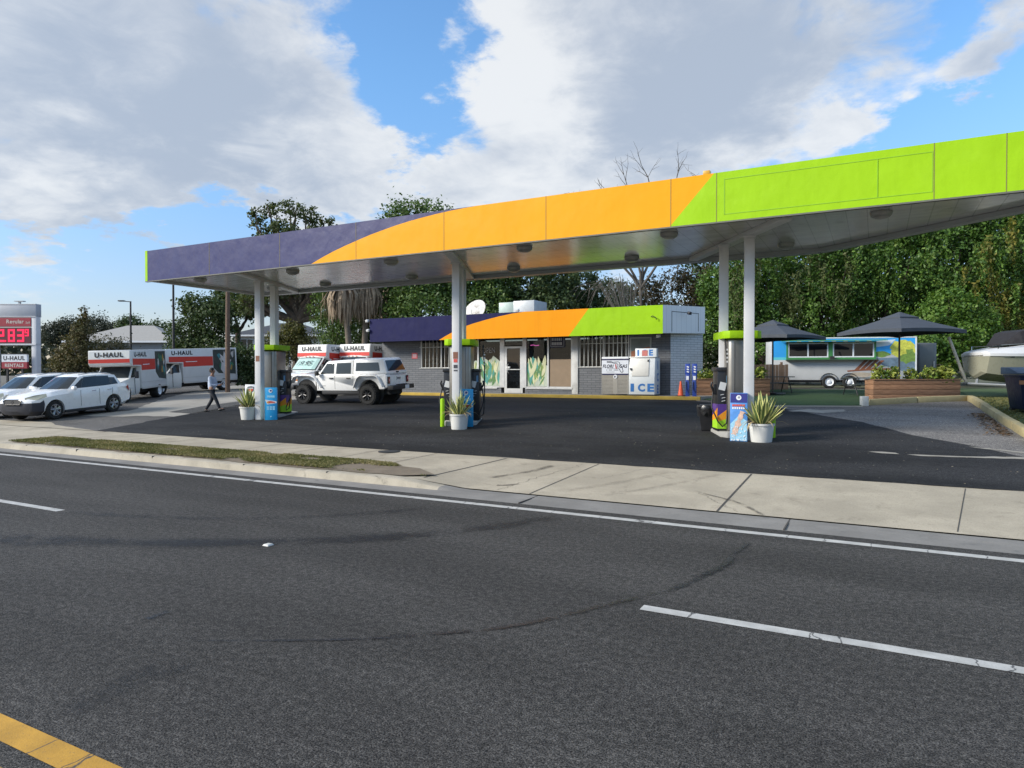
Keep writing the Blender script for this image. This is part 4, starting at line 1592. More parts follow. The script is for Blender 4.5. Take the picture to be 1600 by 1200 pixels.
# ---- pots with variegated sword plants
M_POT = mat('white_pot', (.62, .61, .57), .5, var=.06, dirt=.25)
M_LG = mat('sword_green', (.11, .17, .055), .5, var=.3)
M_LC = mat('sword_cream', (.66, .64, .24), .5, var=.15)
M_LD = mat('sword_dry', (.36, .27, .14), .8, var=.3)


def blade(mb, base, az, tilt, L, w, bend, dry=False):
    d = Vector((math.cos(az), math.sin(az), 0))
    sd_ = Vector((-d.y, d.x, 0))
    rows = []
    n = 7
    p = Vector(base)
    a = tilt
    for k in range(n + 1):
        t = k / n
        ww = w * (.55 + 1.0 * t if t < .45 else 1.0 - ((t - .45) / .55) ** 1.6) * (1 if k < n else .02)
        ww = max(ww, .004)
        up = Vector((0, 0, 1)) * math.cos(a) + d * math.sin(a)
        nn = up.cross(sd_)
        rows.append([p + sd_ * ww * .5 - nn * ww * .12, p + sd_ * ww * .26, p - sd_ * ww * .26, p - sd_ * ww * .5 - nn * ww * .12])
        p = p + up * (L / n)
        a += bend / n
    V = [[mb.bm.verts.new(q_) for q_ in r] for r in rows]
    for r0, r1 in zip(V, V[1:]):
        for k in range(3):
            mb.mi = 2 if dry else (1 if k == 1 else 0)
            mb.face([r0[k], r0[k + 1], r1[k + 1], r1[k]])


def potted(loc_, label, seed, r=.27, h=.45, L=.66, n=30, wide=1.0):
    random.seed(seed)
    o = thing('potted_plant', label, 'potted plant', loc_, 0, 'white pots with striped sword plants')
    mb = MB()
    mb.lathe([(.0, 0), (r * .80, 0), (r * .82, .02), (r * .97, h - .05), (r * 1.04, h - .05), (r * 1.05, h), (r * .98, h), (r * .93, h - .06), (0, h - .07)], n=28, cap=False)
    pot = mb.build('pot', M_POT, o, smooth=35)
    mb = MB()
    mb.lathe([(.0, h - .055), (r * .93, h - .055)], n=20, cap=False)
    mb.build('soil', M_SOIL, pot)
    mb = MB()
    for k in range(n):
        az = random.uniform(0, 6.28)
        t = (k + .5) / n
        tl = .08 + t * .75
        blade(mb, (math.cos(az) * .10 * t, math.sin(az) * .10 * t, h - .07), az, tl, L * random.uniform(.8, 1.12) * (1.06 - .25 * t), .085 * random.uniform(.8, 1.2) * wide, random.uniform(.1, .7) * t)
    for k in range(9):
        az = random.uniform(0, 6.28)
        blade(mb, (math.cos(az) * r * .6, math.sin(az) * r * .6, h - .06), az, .7, L * random.uniform(.5, .8), .04, random.uniform(1.6, 2.6), True)
    mb.build('leaves', [M_LC, M_LG, M_LD], o, smooth=60)
    return o


potted((-2.40, 16.98, zY(16.98)), 'white pot with the widest striped sword plant beside the right blue poster board', 5, .29, .44, .74, 40, 1.75)
potted((-10.80, 16.86, zY(16.86)), 'white pot with a striped sword plant at the foot of the middle column', 8, .28, .45, .70, 36, 1.05)
potted((-19.72, 16.92, zY(16.92)), 'white pot with a pale sword plant in front of the left white poster board', 3, .31, .46, .74, 40, 1.35)

# ---- bollards and the bin
def bollard(p, r, h, label, top=False):
    mb = MB()
    mb.lathe([(0.0, 0), (r, 0), (r, h - r * .5), (r * .8, h - r * .15), (r * .4, h), (0, h)], n=18, cap=False)
    o = mb.build('bollard', M_LIME, smooth=50)
    o.location = (p[0], p[1], zY(p[1]))
    return tag(o, label, 'bollard', 'lime bollards by the pump islands')


bollard((-11.62, 17.2), .065, .86, 'thin tall lime green bollard left of the middle potted plant')
bollard((-2.28, 17.75), .10, .66, 'thick lime green bollard half hidden behind the right potted plant')
binx = thing('rubbish_bin', 'black rubbish bin with a bin bag left of the right fuel dispenser', 'bin', (-4.0, 18.55, zY(18.55)), R(10))
mb = MB()
mb.loft([[(x * s, y * s, z) for x, y in ((-1, -1), (1, -1), (1, 1), (-1, 1))] for s, z in ((.13, 0), (.15, .02), (.22, .62), (.235, .63), (.235, .68), (.2, .70))])
mb.build('tub', M_BLACKM, binx, bevel=.02)
mb = MB()
rg = []
for k in range(20):
    a = 2 * math.pi * k / 20
    rg.append((math.cos(a), math.sin(a), random.uniform(-.05, .05)))
mb.loft([[(x * s, y * s, z + j * f) for x, y, j in rg] for s, z, f in ((.25, .70, .1), (.275, .66, .3), (.27, .58, .8), (.262, .46, 2.0))], cap=False)
mb.build('bin_bag', mat('bin_bag', (.014, .014, .015), .3, bump=.5, bs=14), binx, smooth=50)

# ---- poster boards
def rbar(mb, cx, cz, w, h, y):
    mb.poly([(cx - w / 2, y, cz - h / 2), (cx + w / 2, y, cz - h / 2), (cx + w / 2, y, cz + h / 2), (cx - w / 2, y, cz + h / 2)])


def disc(mb, cx, cz, r, y, n=20):
    mb.poly([(cx + r * math.cos(2 * math.pi * k / n), y, cz + r * math.sin(2 * math.pi * k / n)) for k in range(n)])


def board(name, p, rz, w, h, m, label, wedge=0.22):
    o = thing(name, label, 'poster board', (p[0], p[1], zY(p[1])), rz, 'poster boards standing round the columns')
    mb = MB()
    mb.prism([(-w / 2, 0, 0), (w / 2, 0, 0), (w / 2 - .04, wedge, 0), (-w / 2 + .04, wedge, 0)], (0, 0, h))
    mb.build('board', m, o, bevel=.006)
    return o


def pprint(o, nm, m, fn, y):
    mb = MB()
    fn(mb, y)
    return mb.build(nm, m, o)


M_SKY1 = mat('poster_deep_blue', (.03, .035, .20), .4, var=.1)
M_SKY2 = mat('poster_blue', (.08, .25, .60), .4, var=.3, vs=6)
M_SKY3 = mat('poster_light_blue', (.30, .55, .78), .4, var=.3, vs=9)
M_CYAN = mat('poster_cyan', (.02, .33, .66), .4, var=.12)
M_CYAN2 = mat('poster_pale_cyan', (.30, .62, .80), .4)
M_PW = mat('poster_white', (.72, .74, .76), .4)
M_PRED = mat('poster_red', (.62, .10, .06), .4)
M_PFOOD = mat('poster_peach', (.62, .42, .33), .5, var=.4, vs=14)
M_PGRN = mat('poster_green', (.05, .28, .10), .4)
M_PDARK = mat('poster_dark', (.03, .03, .05), .4)
o = board('poster_board', (-2.90, 16.86), R(2), .40, 1.16, M_SKY2, 'deep blue to pale blue poster board with a white round emblem beside the right column')
pprint(o, 'print', M_SKY1, lambda mb, y: rbar(mb, 0, 1.04, .38, .22, y), -.004)
pprint(o, 'print', M_SKY3, lambda mb, y: mb.poly([(-.19, y, .02), (.19, y, .02), (.19, y, .50), (.0, y, .62), (-.19, y, .42)]), -.004)
pprint(o, 'emblem', M_PW, lambda mb, y: disc(mb, 0, 1.05, .06, y), -.007)
pprint(o, 'emblem', mat('poster_grey2', (.25, .27, .3)), lambda mb, y: disc(mb, .005, 1.055, .03, y, 7), -.009)


def redline(mb, y):
    for k in range(7):
        mb.poly([(-.15 + k * .042, y, .84), (-.118 + k * .042, y, .842), (-.112 + k * .042, y, .89), (-.146 + k * .042, y, .892)])


pprint(o, 'headline', M_PRED, redline, -.008)
pprint(o, 'headline', M_PW, lambda mb, y: [rbar(mb, -.13 + k * .05, .80, .036, .045, y) for k in range(6)], -.008)


def food(mb, y):
    random.seed(2)
    up_, dn_ = [], []
    for k in range(17):
        t = k / 16
        cx, cz = -.11 + .20 * t, .16 + .56 * t
        w_ = random.uniform(.035, .075)
        up_.append((cx - w_, y, cz + w_ * .4))
        dn_.append((cx + w_ * random.uniform(.7, 1.2), y, cz - w_ * .4))
    mb.poly(up_ + dn_[::-1])


pprint(o, 'picture', M_PFOOD, food, -.007)


def ice(mb, y):
    random.seed(4)
    for k in range(46):
        cx, cz = random.uniform(-.17, .17), .03 + random.uniform(0, 1) ** 2 * .34
        s = random.uniform(.008, .02)
        mb.poly([(cx - s, y - .0002 * k, cz - s * .5), (cx + s * .6, y - .0002 * k, cz - s), (cx + s, y - .0002 * k, cz + s * .5), (cx - s * .5, y - .0002 * k, cz + s)])


pprint(o, 'picture', M_PW, ice, -.014)


def cyanboard(p, rz, label):
    o = board('poster_board', p, rz, .42, 1.14, M_CYAN, label)
    pprint(o, 'emblem', M_PW, lambda mb, y: disc(mb, -.01, 1.03, .068, y), -.005)
    pprint(o, 'emblem', M_SKY1, lambda mb, y: disc(mb, .0, 1.035, .036, y, 6), -.008)
    pprint(o, 'headline', M_CYAN2, lambda mb, y: rbar(mb, 0, .83, .27, .075, y), -.005)
    pprint(o, 'picture', M_PW, lambda mb, y: mb.poly([(-.2, y, .72), (.2, y, .66), (.2, y, .60), (-.12, y, .55)]), -.005)
    pprint(o, 'picture', M_PRED, lambda mb, y: mb.poly([(-.12, y, .655), (.0, y, .675), (.14, y, .645), (.16, y, .61), (.0, y, .60), (-.08, y, .585)]), -.008)
    pprint(o, 'picture', mat('poster_amber', (.75, .36, .04)), lambda mb, y: disc(mb, -.11, .625, .034, y, 8), -.009)
    pprint(o, 'headline', M_CYAN2, lambda mb, y: [rbar(mb, -.10 + .1 * i, .46 - .07 * j, .08, .055, y) for i in range(3) for j in range(2)], -.005)
    pprint(o, 'headline', M_CYAN2, lambda mb, y: rbar(mb, .0, .13, .05, .04, y), -.005)
    return o


cyanboard((-10.86, 17.35), R(20), 'bright cyan poster board with a round emblem right of the middle column')
ob = cyanboard((-18.70, 17.0), R(30), 'bright cyan poster board right of the left column beside the fuel pump')
mb = MB()
mb.prism([(-.215, -.005, .0), (-.215, .30, .0), (-.225, .30, .0), (-.225, -.005, .0)], (0, 0, 1.12))
mb.build('side_board', mat('poster_side', (.35, .60, .66), .4, var=.5, vs=7), ob)
o = board('poster_board', (-20.07, 17.3), R(18), .42, 1.22, M_PW, 'white poster board with a dark and red shield emblem behind the left pot')
pprint(o, 'emblem', M_PDARK, lambda mb, y: mb.poly([(-.11, y, 1.14), (-.12, y, 1.10), (-.08, y, .98), (0.02, y, .93), (.12, y, .98), (.15, y, 1.10), (.14, y, 1.14), (.02, y, 1.16)]), -.005)
pprint(o, 'emblem', M_PRED, lambda mb, y: mb.poly([(-.08, y, 1.06), (-.06, y, 1.0), (.02, y, .945), (.1, y, 1.0), (.12, y, 1.06)]), -.008)
pprint(o, 'emblem', M_PW, lambda mb, y: rbar(mb, .015, 1.09, .22, .03, y), -.009)
pprint(o, 'headline', M_PDARK, lambda mb, y: [rbar(mb, -.14, .55 + .09 * k, .05, .06, y) for k in range(4)], -.005)
pprint(o, 'picture', M_PGRN, lambda mb, y: mb.poly([(-.2, y, .42), (-.1, y, .38), (-.06, y, .1), (-.12, y, .12), (-.2, y, .3)]), -.005)

# ================================================================== IN FRONT OF THE SHOP
M_ICEW = mat('ice_white', (.60, .63, .64), .35, var=.04, dirt=.2, dcol=(.4, .42, .42))
M_ICEB = mat('ice_blue', (.03, .15, .42), .4)
fz = thing('ice_freezer', 'white ice freezer with slanted front and blue ICE letters beside the shop wall', 'ice freezer', (-8.70, 27.72, WZ0))
mb = MB()
D_, W_ = .82, 1.12
mb.prism([(-W_ / 2, 0, .05), (-W_ / 2, 0, .74), (-W_ / 2, .10, 1.60), (-W_ / 2, D_, 1.60), (-W_ / 2, D_, .05)], (W_, 0, 0))
mb.build('cabinet', M_ICEW, fz, bevel=.02)
mb = MB()
sl_ = math.atan2(.10, .86)
mb.box((-.06, .045, 1.19), (.74, .05, .74), rx=-sl_)
ddr = mb.build('door', mat('ice_door', (.62, .61, .57), .4, dirt=.2), fz, bevel=.015)
mb = MB()
mb.box((-.46, -.01, 1.12), (.05, .06, .10))
mb.build('latch', M_DARKGAP, ddr)
mb = MB()
mb.box((.27, .06, 1.47), (.05, .06, .08))
mb.build('hinge', M_DARKGAP, ddr)
mb = MB()
mb.b2((-W_ / 2 - .01, .06, 1.60), (W_ / 2 + .01, D_, 1.635))
mb.build('top_trim', M_ALU, fz, bevel=.008)
mb = MB()
mb.b2((-W_ / 2 + .03, .03, 0), (W_ / 2 - .03, D_ - .03, .06))
mb.build('plinth', M_DARKGAP, fz)
for k, ch in enumerate('ICE'):
    mb = MB()
    mb.text(ch, (-.40 + k * .40, -.002, .34), (1, 0, 0), (0, 0, 1), (.15, .31, .29)[k], .34, .05)
    mb.build('lettering', M_ICEB, fz)
for k, ch in enumerate('ICE'):
    mb = MB()
    mb.text(ch, (W_ / 2 + .002, .45, 1.28 - k * .5), (0, 1, 0), (0, 0, 1), (.08, .24, .2)[k], .36, .04)
    mb.build('lettering', M_ICEB, fz)
ib = thing('ice_sign', 'small white sign box with blue ICE letters on top of the ice freezer', 'sign box', (-8.62, 28.05, WZ0 + 1.635))
mb = MB()
mb.b2((-.46, 0, 0), (.46, .24, .36))
mb.build('sign_box', M_ICEW, ib, bevel=.012)
for ch, x, w_ in (('I', -.33, .07), ('E', .23, .17)):
    mb = MB()
    mb.text(ch, (x, -.002, .18), (1, 0, 0), (0, 0, 1), w_, .26, .04)
    mb.build('lettering', M_ICEB, ib)
mb = MB()
mb.text('C', (-.06, -.002, .18), (1, 0, 0), (0, 0, 1), .22, .26, .04)
mb.build('lettering', M_ICEB, ib)
mb = MB()
mb.b2((-.16, -.012, .04), (.08, -.008, .28))
mb.build('faded_sticker', mat('sticker_faded_red', (.45, .14, .12), .6, var=.3), ib)
cg = thing('gas_cage', 'steel gas bottle cage with a white and navy gas sign beside the ice freezer', 'gas bottle cage', (-9.88, 27.78, WZ0))
mb = MB()
mb.b2((-.6, 0, .05), (.6, .7, 1.62))
mb.build('cage', mat('cage_inner', (.05, .05, .048), .8), cg)
M_CAGE = mat('cage_steel', (.36, .34, .30), .5, metal=.5, dirt=.3)
mb = MB()
# perforated doors: two halves of slats crossing
for hx in (-.59, .02):
    for k in range(17):
        x = hx + .57 * k / 16
        mb.b2((x - .011, -.012, .06), (x + .011, -.006, .86))
    for k in range(14):
        z = .08 + .76 * k / 13
        mb.b2((hx, -.02, z - .018), (hx + .57, -.0125, z + .018))
for x in (-.6, .0, .57):
    mb.b2((x, -.024, .03), (x + .03, -.001, .88))
mb.b2((-.09, -.028, .06), (.12, -.0205, .86))
mb.build('mesh_doors', M_CAGE, cg)
mb = MB()
mb.b2((-.6, -.02, .93), (.6, -.001, 1.50))
sg = mb.build('sign_panel', mat('cage_sign_white', (.62, .65, .70), .4), cg)
for z0, z1 in ((.87, .93), (1.50, 1.565)):
    mb = MB()
    mb.b2((-.6, -.021, z0), (.6, -.001, z1))
    mb.build('navy_band', mat('navy_band', (.015, .015, .06), .5), sg)
mb = MB()
mb.b2((-.6, -.02, 1.567), (.6, .7, 1.65))
mb.build('top_rail', M_PW, cg)
mb = MB()
mb.text('FLORI', (-.31, -.021, 1.25), (1, 0, 0), (0, 0, 1), .50, .15, .03, .25)
mb.text('GAS', (.37, -.021, 1.25), (1, 0, 0), (0, 0, 1), .36, .15, .03, .25)
mb.build('lettering', M_PDARK, sg)
mb = MB()
mb.poly([(-.0, -.028, 1.33), (.05, -.028, 1.34), (.09, -.028, 1.14), (.03, -.028, 1.13)])
mb.build('emblem', mat('dull_red', (.40, .10, .10), .5), sg)
mb = MB()
fl = [(-.36, 1.45), (-.16, 1.455), (-.1, 1.42), (.14, 1.44), (.2, 1.40), (.22, 1.30), (.33, 1.16), (.36, 1.03), (.31, .98), (.26, 1.0), (.2, 1.12), (.12, 1.2), (.13, 1.33), (.06, 1.38), (-.05, 1.37), (-.14, 1.405), (-.36, 1.42)]
outl = [Vector((x, -.026, z)) for x, z in fl] + [Vector((fl[0][0], -.026, fl[0][1]))]
mb.tube(outl, .011, 5)
mb.build('emblem', M_PDARK, sg)
mb = MB()
for k in range(10):
    if k not in (1, 5):
        rbar(mb, -.37 + k * .055, 1.085, .04, .035, -.022)
rbar(mb, -.2, 1.0, .36, .014, -.022)
rbar(mb, -.1, 1.155, .5, .014, -.022)
mb.build('small_print', M_PDARK, sg)
mb = MB()
mb.cyl((0.02, -.05, .80), (0.02, -.029, .80), .085, n=20)
lk = mb.build('round_notice', M_PW, cg)
mb = MB()
rbar(mb, .0, .80, .05, .08, -.053)
rbar(mb, .05, .80, .025, .03, -.053)
mb.build('mark', M_PDARK, lk)

M_BLUE = mat('post_blue', (.025, .06, .30), .4)
for x, lab in ((-6.80, 'left of the two blue service posts by the orange cone'), (-6.52, 'right of the two blue service posts by the wooden planter')):
    o = thing('service_post', lab, 'service post', (x, 27.85, WZ0), R(8), 'blue service posts')
    mb = MB()
    mb.box((0, 0, .45), (.16, .14, .9))
    mb.build('post', M_BLUE, o, bevel=.01)
    mb = MB()
    mb.box((0, 0, 1.1), (.20, .07, .46))
    hd = mb.build('sign_head', M_BLUE, o, bevel=.01)
    mb = MB()
    for k in range(3):
        mb.box((.01, -.04, 1.2 - .1 * k), (.09, .006, .05), ry=R(20))
    mb.box((0, -.074, .75), (.10, .006, .16))
    mb.build('markings', M_PW, hd)
    mb = MB()
    mb.tube([(.06, -.08, .7), (.1, -.13, .4), (.04, -.12, .15), (-.05, -.1, .3), (-.04, -.08, .6)], .014, 6)
    mb.build('hose', M_RUBBER, o)
cn = thing('traffic_cone', 'faded orange traffic cone against the grey side wall of the shop', 'traffic cone', (-7.12, 28.0, WZ0))
mb = MB()
mb.lathe([(.13, .03), (.11, .06), (.035, .60), (.025, .62), (0, .62)], n=20, cap=False)
mb.build('cone', mat('cone_orange', (.68, .10, .03), .6, dirt=.3), cn, smooth=50)
mb = MB()
mb.box((0, 0, .016), (.38, .38, .032))
mb.build('base', M_BLACKP, cn, bevel=.01)

# ---- wooden planters
M_WOOD = bpy.data.materials.new('planter_boards')
M_WOOD.use_nodes = True
q = G(M_WOOD.node_tree)
o_ = q.obj()
x_, y_, z_ = q.sep(o_)
gr_ = q.noise(q.vmath('MULTIPLY', o_, (1.5, 1.5, 26)), 2.0, 6, .6, .4)
c_ = q.mix(q.ramp(gr_, .3, .7), (.15, .075, .04), (.30, .17, .095))
bd = q.math('FLOOR', q.math('DIVIDE', z_, .19))
wn = nd(M_WOOD.node_tree, 'ShaderNodeTexWhiteNoise', noise_dimensions='1D')
q.put(wn.inputs['W'], bd)
c_ = q.mix(1.0, c_, q.mix(wn.outputs[0], (.75, .75, .78), (1.15, 1.12, 1.08)), 'MULTIPLY')
vk = nd(M_WOOD.node_tree, 'ShaderNodeTexVoronoi')
q.put(vk.inputs['Vector'], q.vmath('MULTIPLY', o_, (2.2, 1, 6)))
vk.inputs['Scale'].default_value = 1.0
c_ = q.mix(q.ramp(vk.outputs['Distance'], .10, .04), c_, (.05, .025, .015))
q.put(M_WOOD.node_tree.nodes['Principled BSDF'].inputs['Base Color'], c_)
M_WOOD.node_tree.nodes['Principled BSDF'].inputs['Roughness'].default_value = .75
IMG = R(28.2)
M_BUSH = leaf_mat('planter_leaf', [(.05, .11, .02), (.12, .19, .03), (.30, .34, .06), (.42, .42, .12)], .5, .2)


def planter(p, L, label, plab, ds, h=.74, dep=.62):
    o = thing('wooden_planter', label, 'planter', (p[0], p[1], zY(p[1])), IMG, 'long wooden planters')
    for k in range(4):
        hh = h / 4
        mb = MB()
        for a, b in (((-L / 2, 0), (L / 2, .05)), ((-L / 2, dep - .05), (L / 2, dep)), ((-L / 2, .052), (-L / 2 + .05, dep - .052)), ((L / 2 - .05, .052), (L / 2, dep - .052))):
            mb.b2((a[0], a[1] + random.uniform(-.002, .002), k * hh + .004), (b[0], b[1], (k + 1) * hh - .004))
        mb.build('board', M_WOOD, o, bevel=.006)
    mb = MB()
    for a, b in (((-L / 2 - .02, -.03), (L / 2 + .02, .07)), ((-L / 2 - .02, dep - .07), (L / 2 + .02, dep + .02)), ((-L / 2 - .02, .07), (-L / 2 + .07, dep - .07)), ((L / 2 - .07, .07), (L / 2 + .02, dep - .07))):
        mb.b2((a[0], a[1], h + .001), (b[0], b[1], h + .035))
    mb.build('rim', M_WOOD, o, bevel=.006)
    mb = MB()
    mb.b2((-L / 2 + .055, .055, .02), (L / 2 - .055, dep - .055, h - .05))
    mb.build('soil', M_SOIL, o)
    Rm = Matrix.Rotation(IMG, 4, 'Z')
    for i, (d_, s_) in enumerate(ds):
        c = Vector((*p, zY(p[1]))) + Rm @ Vector((d_, dep / 2, h))
        tn = thing('planter_shrub', plab % (i + 1 if False else ('leftmost', 'second', 'third', 'fourth', 'rightmost', 'last')[i]), 'shrub', c, 0, 'yellow green shrubs in the planters')
        P, O, T = clump_points([(0, 0, .16 * s_, .27 * s_, .24 * s_, .2 * s_), (.05, 0, .3 * s_, .16 * s_, .16 * s_, .14 * s_)], 340, 10, .5, .3)
        leaves('foliage', M_BUSH, P, .058 * s_, tn, out=O, bias=.4, aspect=2.0, tone=T, up=.4)
        mb = MB()
        for k in range(4):
            a = k * 1.6
            mb.tube([(0, 0, -.06), (.08 * math.cos(a), .08 * math.sin(a), .25 * s_)], [.012, .005], 5)
        mb.build('stems', M_BARK0, tn)


M_BARK0 = mat('stem_brown', (.10, .07, .045), .9)
cR = (Vector((-.19, 29.3, 0)) + Vector((2.86, 30.94, 0))) / 2
planter((cR.x, cR.y - .35), 3.28, 'long wooden planter of reddish boards under the right umbrella', '%s shrub in the right wooden planter', [(-1.35, 1.15), (-.8, 1.2), (-.1, 1.0), (.62, 1.15), (1.25, 1.35)])
planter((-5.35, 29.85), 3.1, 'wooden planter partly hidden behind the right fuel dispenser', '%s shrub in the planter behind the fuel dispenser', [(-1.2, 1.1), (-.75, 1.0), (-.1, 1.1), (.5, .9), (1.2, 1.15)])
# ================================================================== VEHICLES
M_SILV = mat('silver_white', (.60, .61, .63), .28, var=.0, coat=.6)
M_CARW = mat('car_white', (.84, .835, .82), .3, var=.0, coat=.6)
M_TRKW = mat('truck_white', (.74, .73, .69), .4, var=.03, dirt=.15, dcol=(.45, .43, .4))
M_TRKG = mat('truck_shaded_white', (.66, .66, .65), .4, var=.03, dirt=.2, dcol=(.4, .4, .39))  # dimmer white for the box: the shade on its sides is put into the colour
M_TRKR = mat('truck_red', (.58, .045, .03), .4, var=.05)
M_CGLASS = glass_mat('car_glass', (.012, .016, .020), .2, .02)
M_TYRE_ = mat('tyre_rubber', (.016, .016, .016), .85, bump=.3, bs=30)
M_RIM = mat('alloy_rim', (.42, .42, .43), .3, metal=.8)
M_RIMD = mat('dark_rim', (.04, .04, .042), .35, metal=.6)
M_TRIM = mat('dark_trim', (.022, .022, .024), .6)
M_CHROME = mat('chrome', (.55, .55, .56), .12, metal=1.0)
M_HEAD = mat('headlamp_lens', (.50, .50, .45), .1, coat=1)
M_TAIL = mat('tail_lamp', (.34, .015, .015), .15, coat=1)
M_AMBER = mat('amber_lamp', (.55, .17, .02), .2)
M_BLACKI = mat('black_letter', (.015, .015, .018), .5)
M_BRA = mat('bumper_cover', (.03, .032, .042), .7)


def wheel(par, x, y, r, w, style='alloy', face=None):
    """face: +1 when the outer side points to +y"""
    s_ = 1 if y > 0 else -1
    z = r
    mb = MB()
    p = [(r * .60, -w / 2), (r * .9, -w / 2), (r * .985, -w * .34), (r, -w * .15), (r, w * .15), (r * .985, w * .34), (r * .9, w / 2), (r * .60, w / 2)]
    mb.lathe(p, (x, y, z), n=32, axis='Y', cap=False)
    if style == 'offroad':
        for k in range(26):
            a = 2 * math.pi * k / 26
            for q_ in (-.28, .28):
                mb.box((x + math.cos(a + q_ * .25) * r * .995, y + q_ * w, z + math.sin(a + q_ * .25) * r * .995), (.035, w * .4, .07), ry=-a)
    ty = mb.build('wheel', M_TYRE_, par, smooth=30)
    mb = MB()
    yo = y + s_ * w * .36
    rr_ = r * (.62 if style != 'offroad' else .56)
    if style == 'steel':
        mb.lathe([(rr_, s_ * w * .12), (rr_ * .96, s_ * w * .14), (rr_ * .8, 0), (rr_ * .5, s_ * -.02), (rr_ * .35, s_ * .03), (.0, s_ * .04)], (x, yo, z), n=28, axis='Y', cap=False)
        mb.build('rim', M_PW, ty, smooth=45)
    else:
        mb.lathe([(rr_, s_ * w * .14), (rr_ * .90, s_ * w * .14), (rr_ * .88, -s_ * .02), (rr_ * .3, -s_ * .05), (0, -s_ * .05)], (x, yo, z), n=28, axis='Y', cap=False)
        n = 5 if style == 'alloy' else 8
        for k in range(n):
            a = 2 * math.pi * k / n + .3
            for da in ((-.17, .17) if style == 'alloy' else (0,)):
                c, s2 = math.cos(a + da), math.sin(a + da)
                mb.tube([(x + math.cos(a) * rr_ * .12, yo + s_ * w * .02, z + math.sin(a) * rr_ * .12), (x + c * rr_ * .55, yo + s_ * w * .08, z + s2 * rr_ * .55), (x + c * rr_ * .92, yo + s_ * w * .12, z + s2 * rr_ * .92)], [.05, .03, .038], 6)
        mb.lathe([(.07, -s_ * .04), (.06, s_ * w * .1), (0, s_ * w * .11)], (x, yo, z), n=14, axis='Y', cap=False)
        mb.build('rim', M_RIM if style == 'alloy' else M_RIMD, ty, smooth=40)
        mb = MB()
        mb.lathe([(rr_ * .86, -s_ * .012), (0.01, -s_ * .012)], (x, yo, z), n=24, axis='Y', cap=False)
        mb.build('brake_disc', M_DARKGAP, ty)
    return ty


def ring(half, x):
    """closed section from half points (y,z) listed bottom centre -> top centre"""
    L = [(x if not isinstance(x, list) else x[i], y, z) for i, (y, z) in enumerate(half)]
    Rr = [(a, -b, c) for a, b, c in L[::-1] if abs(b) > 1e-6]
    return L + Rr


def lerp2(st, x):
    for a, b in zip(st, st[1:]):
        if a[0] >= x >= b[0]:
            t = (a[0] - x) / (a[0] - b[0])
            return [(p[0] + (q_[0] - p[0]) * t, p[1] + (q_[1] - p[1]) * t) for p, q_ in zip(a[1], b[1])]
    return st[-1][1]


